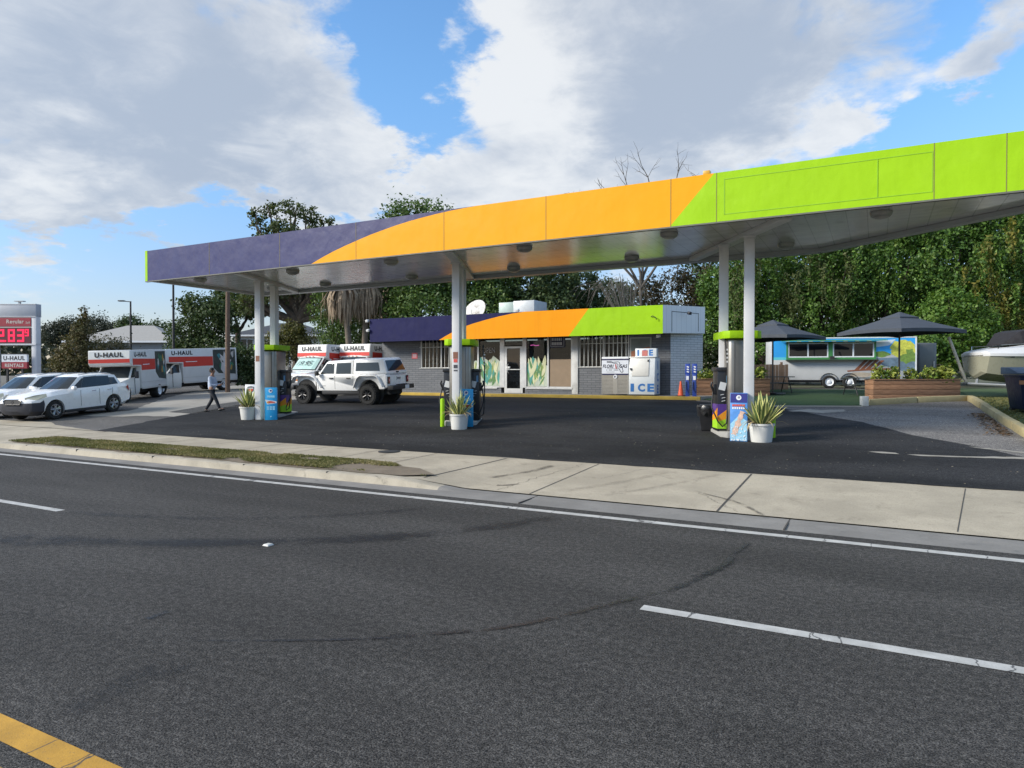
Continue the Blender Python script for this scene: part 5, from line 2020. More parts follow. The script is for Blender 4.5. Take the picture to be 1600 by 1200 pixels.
def suv(label, loc_, rz, bra=True, group=None):
    """x forward; length 4.77, width 1.88, height 1.68"""
    o = thing('parked_suv', label, 'car', loc_, rz, group)
    S_ = [  # x, half width at rocker / belly / shoulder / top edge, z levels
        (2.36, [(0, .42), (.30, .42), (.50, .48), (.56, .60), (.54, .72), (.45, .80), (0, .84)]),
        (2.26, [(0, .28), (.52, .28), (.72, .40), (.78, .60), (.76, .76), (.60, .86), (0, .91)]),
        (2.02, [(0, .24), (.66, .24), (.84, .38), (.90, .62), (.87, .82), (.68, .95), (0, 1.00)]),
        (1.70, [(0, .22), (.72, .22), (.89, .36), (.935, .66), (.90, .88), (.70, 1.01), (0, 1.06)]),
        (1.25, [(0, .22), (.74, .22), (.90, .34), (.945, .70), (.91, .93), (.73, 1.07), (0, 1.11)]),
        (.80, [(0, .22), (.74, .22), (.90, .32), (.945, .70), (.92, .96), (.79, 1.12), (0, 1.15)]),
        (.0, [(0, .22), (.74, .22), (.90, .31), (.94, .70), (.93, .98), (.84, 1.13), (0, 1.13)]),
        (-1.0, [(0, .22), (.74, .22), (.90, .32), (.94, .72), (.93, 1.01), (.84, 1.15), (0, 1.15)]),
        (-1.7, [(0, .24), (.74, .24), (.90, .36), (.945, .76), (.92, 1.05), (.82, 1.18), (0, 1.18)]),
        (-2.1, [(0, .30), (.70, .30), (.86, .44), (.91, .80), (.88, 1.07), (.76, 1.2), (0, 1.2)]),
        (-2.33, [(0, .42), (.60, .42), (.76, .52), (.83, .80), (.80, 1.04), (.68, 1.16), (0, 1.16)]),
    ]
    mb = MB()
    xs_ = sorted({round(v, 3) for v in np.linspace(2.36, -2.33, 34)} | {s[0] for s in S_}, reverse=True)
    mb.loft([ring(lerp2(S_, x), x) for x in xs_])
    body = mb.build('body', M_CARW, o, smooth=32, recalc=True)
    cut(body, [(1.42, .36, .415, .55, 1.2), (1.42, .36, .415, -1.2, -.55), (-1.34, .36, .415, .55, 1.2), (-1.34, .36, .415, -1.2, -.55)])
    body.data.polygons.foreach_set('use_smooth', [True] * len(body.data.polygons))
    body.data.set_sharp_from_angle(angle=R(32))
    # greenhouse
    gh = [  # belt x, y ; roof x, y
        ((.98, 0), (.10, 0)), ((.92, .42), (.08, .34)), ((.66, .74), (-.02, .58)), ((.18, .835), (-.18, .64)), ((-.62, .84), (-.75, .66)), ((-1.32, .835), (-1.35, .65)), ((-1.92, .78), (-1.78, .58)), ((-2.16, .50), (-1.92, .42)), ((-2.2, 0), (-1.96, 0))]
    zb = [1.12, 1.11, 1.10, 1.10, 1.12, 1.14, 1.17, 1.17, 1.17]
    zr = [1.60, 1.595, 1.575, 1.60, 1.615, 1.60, 1.555, 1.55, 1.55]
    B = [Vector((b[0], b[1], z - .02)) for (b, _), z in zip(gh, zb)]
    T = [Vector((t[0], t[1], z)) for (_, t), z in zip(gh, zr)]
    cr = [Vector((t[0] * .9 - .06, t[1] * .55, z + .055)) for (_, t), z in zip(gh, zr)]
    mir = lambda L: L + [Vector((p.x, -p.y, p.z)) for p in L[::-1] if abs(p.y) > 1e-6]
    mb = MB()
    mb.loft([mir(B), mir(T), mir(cr)])
    mb.build('roof', M_CARW, o, smooth=30, recalc=True)

    def pane(nm, quad, m=M_CGLASS, off=.008):
        mb = MB()
        a, b, c, d = quad
        n = (b - a).cross(d - a).normalized()
        ctr = (a + b + c + d) / 4
        if n.dot(ctr - Vector((-.5, 0, 1.1))) < 0:
            n = -n
        mb.poly([p + n * off for p in quad])
        return mb.build(nm, m, o)

    def sub(i, j, u0, u1, v0, v1):
        P = lambda u, v: (B[i].lerp(B[j], u)).lerp(T[i].lerp(T[j], u), v)
        return [P(u0, v0), P(u1, v0), P(u1, v1), P(u0, v1)]
    fl = lambda L: [Vector((p.x, -p.y, p.z)) for p in L]
    # windscreen as one pane
    W0 = [sub(0, 1, 0, 1, .06, .94), sub(1, 2, 0, .93, .06, .94)]
    mb = MB()
    for sgn in (1, -1):
        for qd in W0:
            qq = [Vector((p.x + .012, p.y * sgn, p.z + .012)) for p in qd]
            mb.poly(qq if sgn > 0 else qq[::-1])
    mb.build('windscreen', M_CGLASS, o)
    mb = MB()
    for sgn in (1, -1):
        for qd in [sub(7, 8, 0, 1, .1, .85), sub(6, 7, .25, 1, .1, .85)]:
            qq = [Vector((p.x - .012, p.y * sgn, p.z + .006)) for p in qd]
            mb.poly(qq if sgn > 0 else qq[::-1])
    mb.build('rear_window', M_CGLASS, o)
    for f in (lambda L: L, fl):
        pane('side_window', f(sub(2, 3, .30, 1.0, .06, .82)))
        pane('side_window', f(sub(3, 4, .0, 1.0, .06, .90)))
        pane('side_window', f(sub(4, 5, .0, 1.0, .06, .88)))
        pane('side_window', f(sub(5, 6, .0, .72, .10, .74)))
    for sgn in (1, -1):
        mb = MB()
        mb.tube([(.0, sgn * .56, 1.64), (-.6, sgn * .60, 1.70), (-1.3, sgn * .58, 1.67), (-1.6, sgn * .56, 1.61)], .018, 6)
        mb.build('roof_rail', M_GREYMET, o)
        mb = MB()
        mb.box((.62, sgn * .99, 1.15), (.13, .2, .14), rz=sgn * -.15)
        mb.build('wing_mirror', M_CARW, o, bevel=.04, seg=3)
        # lamps
        mb = MB()
        pl = [Vector((2.25, sgn * .48, .76)), Vector((2.06, sgn * .80, .78)), Vector((1.74, sgn * .93, .88)), Vector((1.70, sgn * .86, 1.0)), Vector((2.04, sgn * .66, .955)), Vector((2.26, sgn * .48, .88))]
        pl = [p + Vector((.055, sgn * .035, .02)) for p in pl]
        mb.poly(pl if sgn > 0 else pl[::-1])
        hl = mb.build('headlamp', mat('headlamp_warm', (.50, .48, .36), .12, coat=1), o)
        mb = MB()
        pl = [Vector((-2.335, sgn * .60, .86)), Vector((-2.18, sgn * .885, .86)), Vector((-1.98, sgn * .905, 1.02)), Vector((-2.2, sgn * .835, 1.10)), Vector((-2.31, sgn * .62, 1.10))]
        pl = [p + Vector((-.02, sgn * .02, 0)) for p in pl]
        mb.poly(pl if sgn < 0 else pl[::-1])
        mb.build('tail_lamp', M_TAIL, o)
        for x in (.28, -.62, -1.28):
            mb = MB()
            mb.b2((x - .004, sgn * .938, .42), (x + .004, sgn * .9475, 1.05))
            mb.build('door_gap', mat('panel_gap', (.16, .16, .165), .6), o)
        for x in (-.35, -1.12):
            mb = MB()
            mb.tube([(x - .1, sgn * .945, .99), (x - .07, sgn * .972, .99), (x + .07, sgn * .972, .985), (x + .1, sgn * .945, .985)], .014, 6)
            mb.build('door_handle', M_CHROME, o)
        mb = MB()
        mb.b2((1.0, sgn * .86, .22), (-.92, sgn * .935, .33))
        mb.build('sill', M_TRIM, o, bevel=.02)
    # front: cover, grille, plate
    mb = MB()
    fr = [s for s in S_ if s[0] >= 1.7]
    if bra:
        rs = []
        for x, h in fr[:3] + [(1.86, lerp2(S_, 1.86))]:
            L = [(y * 1.012 + (.006 if y else 0), min(z, .70 if x > 2.0 else .78) - (.012 if z < .5 else 0)) for y, z in h]
            rs.append(ring(L, x + .014))
        mb.loft(rs)
        mb.build('bumper_cover', M_BRA, o, smooth=30, recalc=True)
    else:
        mb.box((2.30, 0, .42), (.16, 1.1, .2))
        mb.build('lower_grille', M_TRIM, o, bevel=.03)
    mb = MB()
    gp = [(2.375, -.42, .80), (2.385, -.36, .66), (2.395, .36, .66), (2.375, .42, .80), (2.36, .3, .845), (2.36, -.3, .845)]
    mb.prism(gp, (.02, 0, 0))
    gr_ = mb.build('grille', M_TRIM, o)
    mb = MB()
    mb.tube([Vector(p) + Vector((.022, 0, 0)) for p in gp] + [Vector(gp[0]) + Vector((.022, 0, 0))], .016, 6)
    mb.build('grille_frame', M_CHROME, gr_)
    mb = MB()
    mb.lathe([(.055, 0), (.055, .012), (.038, .012), (.038, 0)], (2.40, 0, .755), n=18, axis='X', cap=False)
    mb.tube([(2.412, .02, .79), (2.412, -.01, .75), (2.412, .03, .735)], .009, 5)
    mb.build('badge', M_CHROME, gr_)
    for sgn in (1, -1):
        mb = MB()
        mb.b2((2.285, sgn * .60 - .08, .44), (2.305, sgn * .60 + .08, .50))
        mb.build('fog_lamp', M_PW, o)
    for x in (1.42, -1.34):
        for y in (.80, -.80):
            wheel(o, x, y, .37, .235)
    mb = MB()
    mb.b2((2.0, -.7, .20), (-2.0, .7, .27))
    mb.build('underbody', M_DARKGAP, o)
    return o


def box_truck(label, loc_, rz, Lb=3.2, Wb=2.05, H=2.62, art=1, price=False, over=1.08, tall=0.0):
    """x forward, front bumper at x=2.45"""
    o = thing('rental_truck', label, 'truck', loc_, rz, 'white and red rental box trucks')
    xb1, xb0 = .35, .35 - Lb
    zf, za = .62, H - .86
    oh = over
    mb = MB()
    mb.prism([(xb0, -Wb / 2, zf), (xb1, -Wb / 2, zf), (xb1, -Wb / 2, za), (xb1 + oh - .13, -Wb / 2, za + .05), (xb1 + oh, -Wb / 2, za + .2), (xb1 + oh - .06, -Wb / 2, H), (xb0, -Wb / 2, H)], (0, Wb, 0))
    box = mb.build('cargo_box', M_TRKG, o, bevel=.03)
    # front face of the overhang: own panel, its sunlight put into a brighter white
    xf = xb1 + oh
    e = Wb / 2
    mb = MB()
    mb.poly([(xf + .006, -e + .04, za + .24), (xf + .006, e - .04, za + .24), (xf - .046, e - .04, H - .04), (xf - .046, -e + .04, H - .04)])
    fp = mb.build('attic_panel', M_TRKW, box)
    th_ = math.atan2(.06, H - za - .2)
    yd = Vector((-math.sin(th_), 0, math.cos(th_)))
    mb = MB()
    mb.poly([(xf + .012, -e + .03, za + .225), (xf + .012, e - .03, za + .225), (xf + .006, e - .03, za + .42), (xf + .006, -e + .03, za + .42)])
    mb.build('red_band', M_TRKR, fp)
    mb = MB()
    mb.poly([(xf + .010, -.5, za + .285), (xf + .010, .35, za + .285), (xf + .008, .35, za + .315), (xf + .008, -.5, za + .315)])
    mb.build('small_print', M_PW, fp)
    mb = MB()
    mb.text('U-HAUL', Vector((xf - .015, 0, za + .63)), (0, 1, 0), yd, Wb * .68, .25, .05)
    mb.build('lettering', M_BLACKI, fp)
    for sgn in (1, -1):
        y = sgn * (Wb / 2 + .004)
        xd = Vector((-sgn, 0, 0))
        mb = MB()
        xa = xb1 + oh - .23
        split = xb0 + Lb * .46
        pts = [(split, y, za - .20), (xb1 - .05, y, za - .20), (xb1 - .05, y, za + .08), (max(xa, xb1 + .02), y, za + .10), (xa, y, za + .42), (split, y, za + .36)]
        mb.poly(pts if sgn < 0 else pts[::-1])
        rb = mb.build('red_band', M_TRKR, box)
        mb = MB()
        mb.poly([(xb1 - .95, y + sgn * .004, za + .07), (xb1 - .2, y + sgn * .004, za + .07), (xb1 - .2, y + sgn * .004, za + .11), (xb1 - .95, y + sgn * .004, za + .11)])
        mb.build('small_print', M_PW, rb)
        mb = MB()
        mb.text('U-HAUL', (xa - .85, y, za + .62), xd, (0, 0, 1), 1.35, .25, .045)
        mb.build('lettering', M_BLACKI, box)
        # picture panel at the rear of the side
        mb = MB()
        px0, px1 = xb0 + .12, split - .02
        pz0, pz1 = zf + .35, H - .10
        fr_ = [(px0, y, pz0), (px1 - .35, y, pz0 + .1), (px1, y, za - .35), (px1, y, pz1), (px0, y, pz1)]
        mb.poly(fr_ if sgn < 0 else fr_[::-1])
        pa = mb.build('picture', mat('art_dark', (.035, .045, .04), .5, var=.7, vs=3), box)
        random.seed(30 + art)
        for q_ in range(10):
            mb = MB()
            cx, cz = random.uniform(px0 + .2, px1 - .25), random.uniform(pz0 + .35, pz1 - .15)
            cc = [(cx + random.uniform(.05, .16) * math.cos(t_), y + sgn * (.003 + .0006 * q_), cz + random.uniform(.08, .28) * math.sin(t_)) for t_ in [2 * math.pi * i / 8 for i in range(8)]]
            mb.poly(cc if sgn < 0 else cc[::-1])
            mb.build('picture_patch', [mat('art_green', (.04, .16, .09), .5), mat('art_teal', (.05, .22, .25), .5), mat('art_pale', (.45, .43, .40), .5), mat('art_ochre', (.35, .22, .05), .5)][q_ % 4], pa)
        if art == 2:
            mb = MB()
            cx, cz = px0 + (px1 - px0) * .45, (pz0 + pz1) / 2 - .05
            for k, (a_, l_, w_) in enumerate(((2.0, .95, .10), (1.45, .75, .10), (.95, .70, .09), (2.75, .45, .12), (-1.4, .75, .30))):
                dx, dz = math.cos(a_) * -sgn * -1, math.sin(a_)
                nx, nz = -dz, dx
                yy = y + sgn * (.012 + .001 * k)
                pts = [(cx + nx * w_, yy, cz + nz * w_), (cx + dx * l_ * .6 + nx * w_, yy, cz + dz * l_ * .6 + nz * w_), (cx + dx * l_, yy, cz + dz * l_), (cx + dx * l_ * .6 - nx * w_, yy, cz + dz * l_ * .6 - nz * w_), (cx - nx * w_, yy, cz - nz * w_)]
                mb.poly(pts)
            mb.build('picture_shape', mat('art_pale2', (.55, .52, .50), .5, var=.2), pa)
        # skirt rails
        mb = MB()
        mb.b2((xb0 + .05, y - .01, zf + .30), (xb1 - .02, y + .01, zf + .33))
        mb.b2((xb0 + .05, y - .012, zf - .04), (xb1 - .02, y + .012, zf + .06))
        mb.build('side_rail', M_ALU, box)
    # cab
    cw = .93
    mb = MB()
    cs = [
        (2.42, [(0, .40), (.70, .40), (.80, .48), (.84, .72), (.80, .92), (0, .96)]),
        (2.30, [(0, .34), (.80, .34), (.89, .46), (.92, .80), (.86, 1.02), (0, 1.06)]),
        (1.55, [(0, .32), (.84, .32), (.93, .46), (.96, .86), (.92, 1.16), (0, 1.22)]),
        (1.40, [(0, .32), (.84, .32), (.93, .46), (.96, .88), (.93, 1.20), (0, 1.26)]),
        (.42, [(0, .32), (.84, .32), (.93, .46), (.97, .90), (.95, 1.22), (0, 1.28)]),
    ]
    xs_ = sorted({round(v, 3) for v in np.linspace(2.42, .42, 14)} | {s[0] for s in cs}, reverse=True)
    mb.loft([ring(lerp2(cs, x), x) for x in xs_])
    cab = mb.build('cab', M_CARW if price else M_TRKW, o, smooth=32, recalc=True)
    cut(cab, [(1.72, .37, .43, .5, 1.3), (1.72, .37, .43, -1.3, -.5)])
    B = [Vector(p) for p in ((1.56, 0, 1.20), (1.48, .60, 1.19), (1.32, .90, 1.18), (.42, .92, 1.20))]
    T = [Vector(p) for p in ((.82, 0, 1.80), (.78, .52, 1.79), (.66, .74, 1.77), (.42, .78, 1.77))]
    T = [Vector((p.x, p.y * (1 + tall), p.z + tall)) for p in T]
    C_ = [Vector((p.x - .08, p.y * .7, p.z + .05)) for p in T]
    mir = lambda L: L + [Vector((p.x, -p.y, p.z)) for p in L[::-1] if abs(p.y) > 1e-6]
    mb = MB()
    mb.loft([mir(B), mir(T), mir(C_)])
    cr = mb.build('cab_roof', M_TRKW, o, smooth=30, recalc=True)
    P = lambda i, j, u, v: (B[i].lerp(B[j], u)).lerp(T[i].lerp(T[j], u), v)
    mb = MB()
    for sgn in (1, -1):
        for i, j, u0, u1 in ((0, 1, 0, 1), (1, 2, 0, .8)):
            qq = [P(i, j, u0, .05), P(i, j, u1, .05), P(i, j, u1, .93), P(i, j, u0, .93)]
            qq = [Vector((p.x + .012, p.y * sgn, p.z + .012)) for p in qq]
            mb.poly(qq if sgn > 0 else qq[::-1])
    ws = mb.build('windscreen', M_CGLASS, o)
    if price:
        mb = MB()
        for sgn in (1, -1):
            for i, j, u0, u1 in ((0, 1, 0, 1), (1, 2, 0, .62)):
                qq = [P(i, j, u0, .10), P(i, j, u1, .10), P(i, j, u1, .86), P(i, j, u0, .86)]
                qq = [Vector((p.x + .018, p.y * sgn, p.z + .018)) for p in qq]
                mb.poly(qq if sgn > 0 else qq[::-1])
        sh = mb.build('sun_shade', mat('shade_mint', (.44, .62, .56), .35, var=.1), ws)
        mb = MB()
        c0 = (P(0, 1, 0, .5) + P(0, 1, 0, .5)) / 2
        upv = (T[0] - B[0]).normalized()
        mb.text('19.95', c0 + Vector((.034, .0, .034)), (0, 1, 0), upv, 1.0, .34, .0, .25)
        mb.build('lettering', M_BLACKI, sh)
    for sgn in (1, -1):
        mb = MB()
        qq = [P(2, 3, .06, .06), P(2, 3, .92, .06), P(2, 3, .92, .88), P(2, 3, .16, .88)]
        qq = [Vector((p.x, (p.y + .01) * sgn, p.z)) for p in qq]
        mb.poly(qq if sgn > 0 else qq[::-1])
        mb.build('side_window', M_CGLASS, o)
        mb = MB()
        mb.box((1.15, sgn * 1.16, 1.36), (.09, .17, .36))
        mb.cyl((1.16, sgn * .9, 1.28), (1.15, sgn * 1.12, 1.36), .02, n=6)
        mb.build('wing_mirror', M_TRIM, o, bevel=.02)
        mb = MB()
        mb.b2((2.36, sgn * .62 - .2, .76), (2.445, sgn * .62 + .2, .93))
        mb.build('headlamp', M_HEAD, o, bevel=.02)
        mb = MB()
        mb.b2((2.37, sgn * .62 - .2, .68), (2.44, sgn * .62 + .2, .745))
        mb.build('indicator', M_AMBER, o)
        mb = MB()
        mb.b2((.98, sgn * .962, .40), (.99, sgn * .985, 1.2))
        mb.build('door_gap', M_DARKGAP, o)
    mb = MB()
    mb.b2((2.38, -.40, .68), (2.455, .40, .92))
    gr_ = mb.build('grille', M_TRIM, o, bevel=.01)
    mb = MB()
    for z in (.74, .80, .86):
        mb.b2((2.456, -.38, z - .012), (2.462, .38, z + .012))
    mb.build('grille_bars', M_GREYMET, gr_)
    mb = MB()
    mb.box((2.48, 0, .52), (.16, 1.84, .2))
    mb.build('bumper', mat('bumper_grey', (.16, .16, .17), .5), o, bevel=.04)
    for sgn in (0,):
        for y in (-.25, 0, .25):
            mb = MB()
            mb.box((.86, y, 1.80 + tall), (.06, .06, .03))
            mb.build('marker_lamp', M_AMBER, cr)
    for x in (1.72, xb0 + 1.0):
        for y in (.82, -.82):
            wheel(o, x, y, .38, .24 if x > 1 else .42, 'steel')
    mb = MB()
    mb.b2((2.2, -.5, .36), (xb0 + .1, .5, .60))
    mb.build('chassis', M_DARKGAP, o)
    mb = MB()
    mb.b2((xb0 - .08, -.95, .42), (xb0 + .0, .95, .55))
    mb.build('bumper', M_TRIM, o)
    return o


def pickup(label, loc_, rz):
    o = thing('white_pickup', label, 'pickup truck', loc_, rz)
    W = .80
    mb = MB()
    # tub and doors in one profile: bonnet is narrower and separate
    prof = [(.95, .58), (.98, 1.24), (.92, 1.30), (-2.72, 1.30), (-2.80, 1.24), (-2.80, .74), (-2.6, .66), (-2.35, .66), (-2.30, .66), (-1.30, .66), (-1.25, .58)]
    mb.prism([(x, -W, z) for x, z in prof], (0, 2 * W, 0))
    body = mb.build('body', M_CARW, o, bevel=.035, seg=3)
    cut(body, [(-1.86, .52, .55, .45, 1.2), (-1.86, .52, .55, -1.2, -.45)])
    mb = MB()
    mb.loft([[(x, -a, .74), (x, a, .74), (x, a * 1.0, z - .06), (x, a * .86, z), (x, -a * .86, z), (x, -a * 1.0, z - .06)] for x, a, z in ((2.20, .60, 1.20), (2.17, .62, 1.25), (1.5, .66, 1.31), (.95, .71, 1.35))])
    mb.build('bonnet', M_CARW, o, smooth=25, recalc=True)
    # cab upper
    mb = MB()
    mb.loft([[(x, -y, z) for x, y, z in r_] for r_ in (
        [(.88, .76, 1.29), (.88, -.76, 1.29), (-1.02, -.78, 1.29), (-1.02, .78, 1.29)],
        [(.44, .66, 1.84), (.44, -.66, 1.84), (-1.0, -.67, 1.90), (-1.0, .67, 1.90)],
        [(.36, .6, 1.89), (.36, -.6, 1.89), (-1.0, -.6, 1.95), (-1.0, .6, 1.95)])])
    mb.build('cab', M_CARW, o, bevel=.03)
    # topper over the bed
    mb = MB()
    mb.loft([
        [(-1.04, .78, 1.305), (-1.04, -.78, 1.305), (-2.78, -.78, 1.305), (-2.78, .78, 1.305)],
        [(-1.04, .76, 1.40), (-1.04, -.76, 1.40), (-2.76, -.76, 1.40), (-2.76, .76, 1.40)],
        [(-1.04, .67, 1.92), (-1.04, -.67, 1.92), (-2.54, -.66, 1.93), (-2.54, .66, 1.93)],
        [(-1.04, .6, 1.97), (-1.04, -.6, 1.97), (-2.48, -.6, 1.98), (-2.48, .6, 1.98)]])
    top = mb.build('topper', M_CARW, o, bevel=.03)

    def sidepane(nm, x0, x1, x2, x3, z0, z1, y0, y1, par=None):
        for sgn in (1, -1):
            mb = MB()
            p = [(x0, sgn * y0, z0), (x1, sgn * y0, z0), (x2, sgn * y1, z1), (x3, sgn * y1, z1)]
            mb.poly(p if sgn < 0 else p[::-1])
            mb.build(nm, M_CGLASS, par or o)
    sidepane('side_window', .0, .74, .42, .0, 1.33, 1.78, .763, .682)
    sidepane('side_window', -.92, -.12, -.12, -.90, 1.33, 1.80, .783, .688)
    sidepane('side_window', -2.42, -1.16, -1.16, -2.32, 1.44, 1.80, .766, .702, top)
    mb = MB()
    mb.poly([(.868, .66, 1.36), (.868, -.66, 1.36), (.49, -.60, 1.83), (.49, .60, 1.83)][::-1])
    mb.build('windscreen', M_CGLASS, o)
    mb = MB()
    mb.poly([(-2.773, -.66, 1.44), (-2.773, .66, 1.44), (-2.575, .58, 1.88), (-2.575, -.58, 1.88)][::-1])
    mb.build('rear_window', M_CGLASS, top)
    mb = MB()
    mb.box((-2.79, .0, 1.375), (.04, .16, .05))
    mb.build('topper_latch', M_TRIM, top)
    for sgn in (1, -1):
        for nm, xc, lo_ in ((1, 1.62, .62), (2, -1.86, .64)):
            mb = MB()
            rs = []
            pts = [(-.98, .10), (-.62, .56), (-.40, .64), (.30, .66), (.56, .58), (.74, .30)] if nm == 1 else [(-.74, .14), (-.52, .52), (-.38, .61), (.40, .61), (.56, .50), (.76, .10)]
            for dx, dz in pts:
                rs.append([(xc + dx, sgn * (W - .2), lo_ + dz - .005), (xc + dx, sgn * (W + .12), lo_ + dz - .03), (xc + dx, sgn * (W + .12), lo_ + dz + .035), (xc + dx, sgn * (W - .2), lo_ + dz + .07)])
            mb.loft(rs)
            mb.build('fender', M_CARW, o, bevel=.012, recalc=True)
        mb = MB()
        mb.b2((.95, sgn * (W - .08), .60), (1.02, sgn * (W - .02), 1.26))
        mb.b2((.70, sgn * (W - .25), .42), (-1.3, sgn * (W - .04), .58))
        mb.build('rock_sill', M_TRIM, o, bevel=.02)
        for x in (.86, -.06, -1.04):
            mb = MB()
            mb.b2((x - .006, sgn * (W - .01), .66), (x + .006, sgn * (W + .004), 1.29))
            mb.build('door_gap', M_DARKGAP, o)
        for x in (.12, -.80):
            mb = MB()
            mb.box((x, sgn * (W + .018), 1.13), (.20, .04, .05))
            mb.build('door_handle', M_TRIM, o, bevel=.012)
        mb = MB()
        mb.box((.80, sgn * (W + .14), 1.36), (.12, .16, .2))
        mb.cyl((.8, sgn * (W - .05), 1.3), (.8, sgn * (W + .1), 1.33), .025, n=6)
        mb.build('wing_mirror', M_TRIM, o, bevel=.03)
        mb = MB()
        mb.box((-2.815, sgn * .70, 1.04), (.04, .17, .30))
        tl = mb.build('tail_lamp', M_TRIM, o, bevel=.015)
        mb = MB()
        mb.b2((-2.842, sgn * .70 - .06, .93), (-2.836, sgn * .70 + .06, 1.16))
        mb.build('lens', M_TAIL, tl)
        mb = MB()
        mb.b2((-2.848, sgn * .70 - .03, 1.00), (-2.843, sgn * .70 + .035, 1.10))
        mb.build('reversing_lens', mat('lens_pink', (.8, .35, .35), .2), tl)
        mb = MB()
        mb.cyl((2.19, sgn * .44, 1.0), (2.235, sgn * .44, 1.0), .11, n=20)
        mb.build('headlamp', M_HEAD, o)
        for (zz, ll) in ((1.06, .16), (.80, .2)):
            mb = MB()
            mb.b2((.55 - ll / 2, sgn * (W + .001), zz - .012), (.55 + ll / 2, sgn * (W + .006), zz + .012))
            mb.build('badge', mat('badge_grey', (.25, .25, .25), .5), o)
        mb = MB()
        mb.prism([(.98, sgn * (W - .075), 1.17), (1.14, sgn * (W - .085), 1.20), (1.08, sgn * (W - .085), 1.02)], (0, sgn * .012, 0))
        mb.build('vent', M_TRIM, o)
        for xc, yy, rr2 in ((1.60, .69, .57), (-1.86, .52, .58)):
            mb = MB()
            mb.cyl((xc, sgn * yy, .52), (xc, sgn * (yy + .012), .52), rr2, n=28)
            mb.build('wheel_liner', M_DARKGAP, o)
        wheel(o, 1.62, sgn * (W + .02), .435, .30, 'offroad')
        wheel(o, -1.86, sgn * (W + .02), .435, .30, 'offroad')
    mb = MB()
    for k in range(7):
        mb.b2((2.20, -.30 + k * .1 - .025, .88), (2.214, -.30 + k * .1 + .025, 1.16))
    mb.build('grille', M_TRIM, o)
    mb = MB()
    mb.box((2.42, 0, .72), (.24, 1.5, .2))
    mb.build('bumper', M_TRIM, o, bevel=.04)
    mb = MB()
    mb.box((-2.95, 0, .72), (.30, 1.62, .18))
    mb.box((-2.99, 0, .83), (.2, .6, .04))
    rbp = mb.build('bumper', M_TRIM, o, bevel=.03)
    mb = MB()
    mb.b2((-3.108, -.40, .64), (-3.101, -.10, .80))
    mb.build('number_plate', M_PW, rbp)
    mb = MB()
    mb.b2((-2.815, -.60, .80), (-2.803, .60, .812))
    mb.b2((-2.815, -.60, 1.255), (-2.803, .60, 1.267))
    mb.build('tailgate_gap', M_DARKGAP, o)
    mb = MB()
    mb.text('Jeep', (-2.802, -.05, 1.10), (0, -1, 0), (0, 0, 1), .34, .15, .02)
    mb.build('lettering', M_BLACKI, o)
    mb = MB()
    mb.b2((2.0, -.45, .42), (-2.7, .45, .62))
    mb.cyl((1.62, -.7, .46), (1.62, .7, .46), .07, n=8)
    mb.cyl((-1.86, -.7, .46), (-1.86, .7, .46), .07, n=8)
    mb.build('chassis', M_DARKGAP, o)
    return o


def heading(x, y):
    return math.atan2(y, x)


def at(p, dz=0.0):
    return (p[0], p[1], zY(p[1]) + dz)


suv('white SUV with a dark front cover parked nearest the road on the left', at((-29.0, 15.9)), R(284), True, 'white cars parked on the left')
suv('white car cut by the left picture edge, behind the SUV with the dark front', at((-31.75, 15.75)), R(284), False, 'white cars parked on the left')
box_truck('rental box truck with its bright white front turned to us, behind the white SUV', at((-34.6, 21.8)), R(302), 3.0)
box_truck('rental box truck showing a long side with a pale spiky picture, behind the walking person', at((-37.0, 26.6)), R(268), 3.75, art=2)
box_truck('rental box truck with a mint sunshade reading 19.95 behind the white pickup', at((-26.95, 28.0)), R(272), 3.0, art=3, price=True, over=.35, tall=.17)
box_truck('rental box truck parked against the left end of the shop behind the pickup', at((-24.85, 29.0)), R(273), 3.0, art=4, over=.35, tall=.17)
pk = pickup('white off-road pickup with a topper and big black tyres parked by the left pump', at((-21.0, 23.4)), R(184))
# the lot falls towards the road: lean the vehicles with it
for o in list(bpy.data.objects):
    if o.parent is None and o.name.split('.')[0] in ('parked_suv', 'rental_truck', 'white_pickup') and o.location.y < 28:
        rz = o.rotation_euler.z
        nrm = Vector((0, -math.sin(math.atan(.055)), math.cos(math.atan(.055))))
        fx = Vector((math.cos(rz), math.sin(rz), 0))
        fx = (fx - nrm * fx.dot(nrm)).normalized()
        fy = nrm.cross(fx)
        o.rotation_euler = Matrix((fx, fy, nrm)).transposed().to_euler()

# ================================================================== PERSON
def skin(name, V, E, rad, m, parent, lv=2, root=0):
    me = bpy.data.meshes.new(name)
    me.from_pydata(V, E, [])
    o = link_mesh(name, me, m, parent)
    md = o.modifiers.new('sk', 'SKIN')
    md.use_smooth_shade = True
    sv = me.skin_vertices[0].data
    for i, r in enumerate(rad):
        sv[i].radius = r if isinstance(r, tuple) else (r, r)
        sv[i].use_root = (i == root)
    s = o.modifiers.new('s', 'SUBSURF')
    s.levels = s.render_levels = lv
    return bake(o)


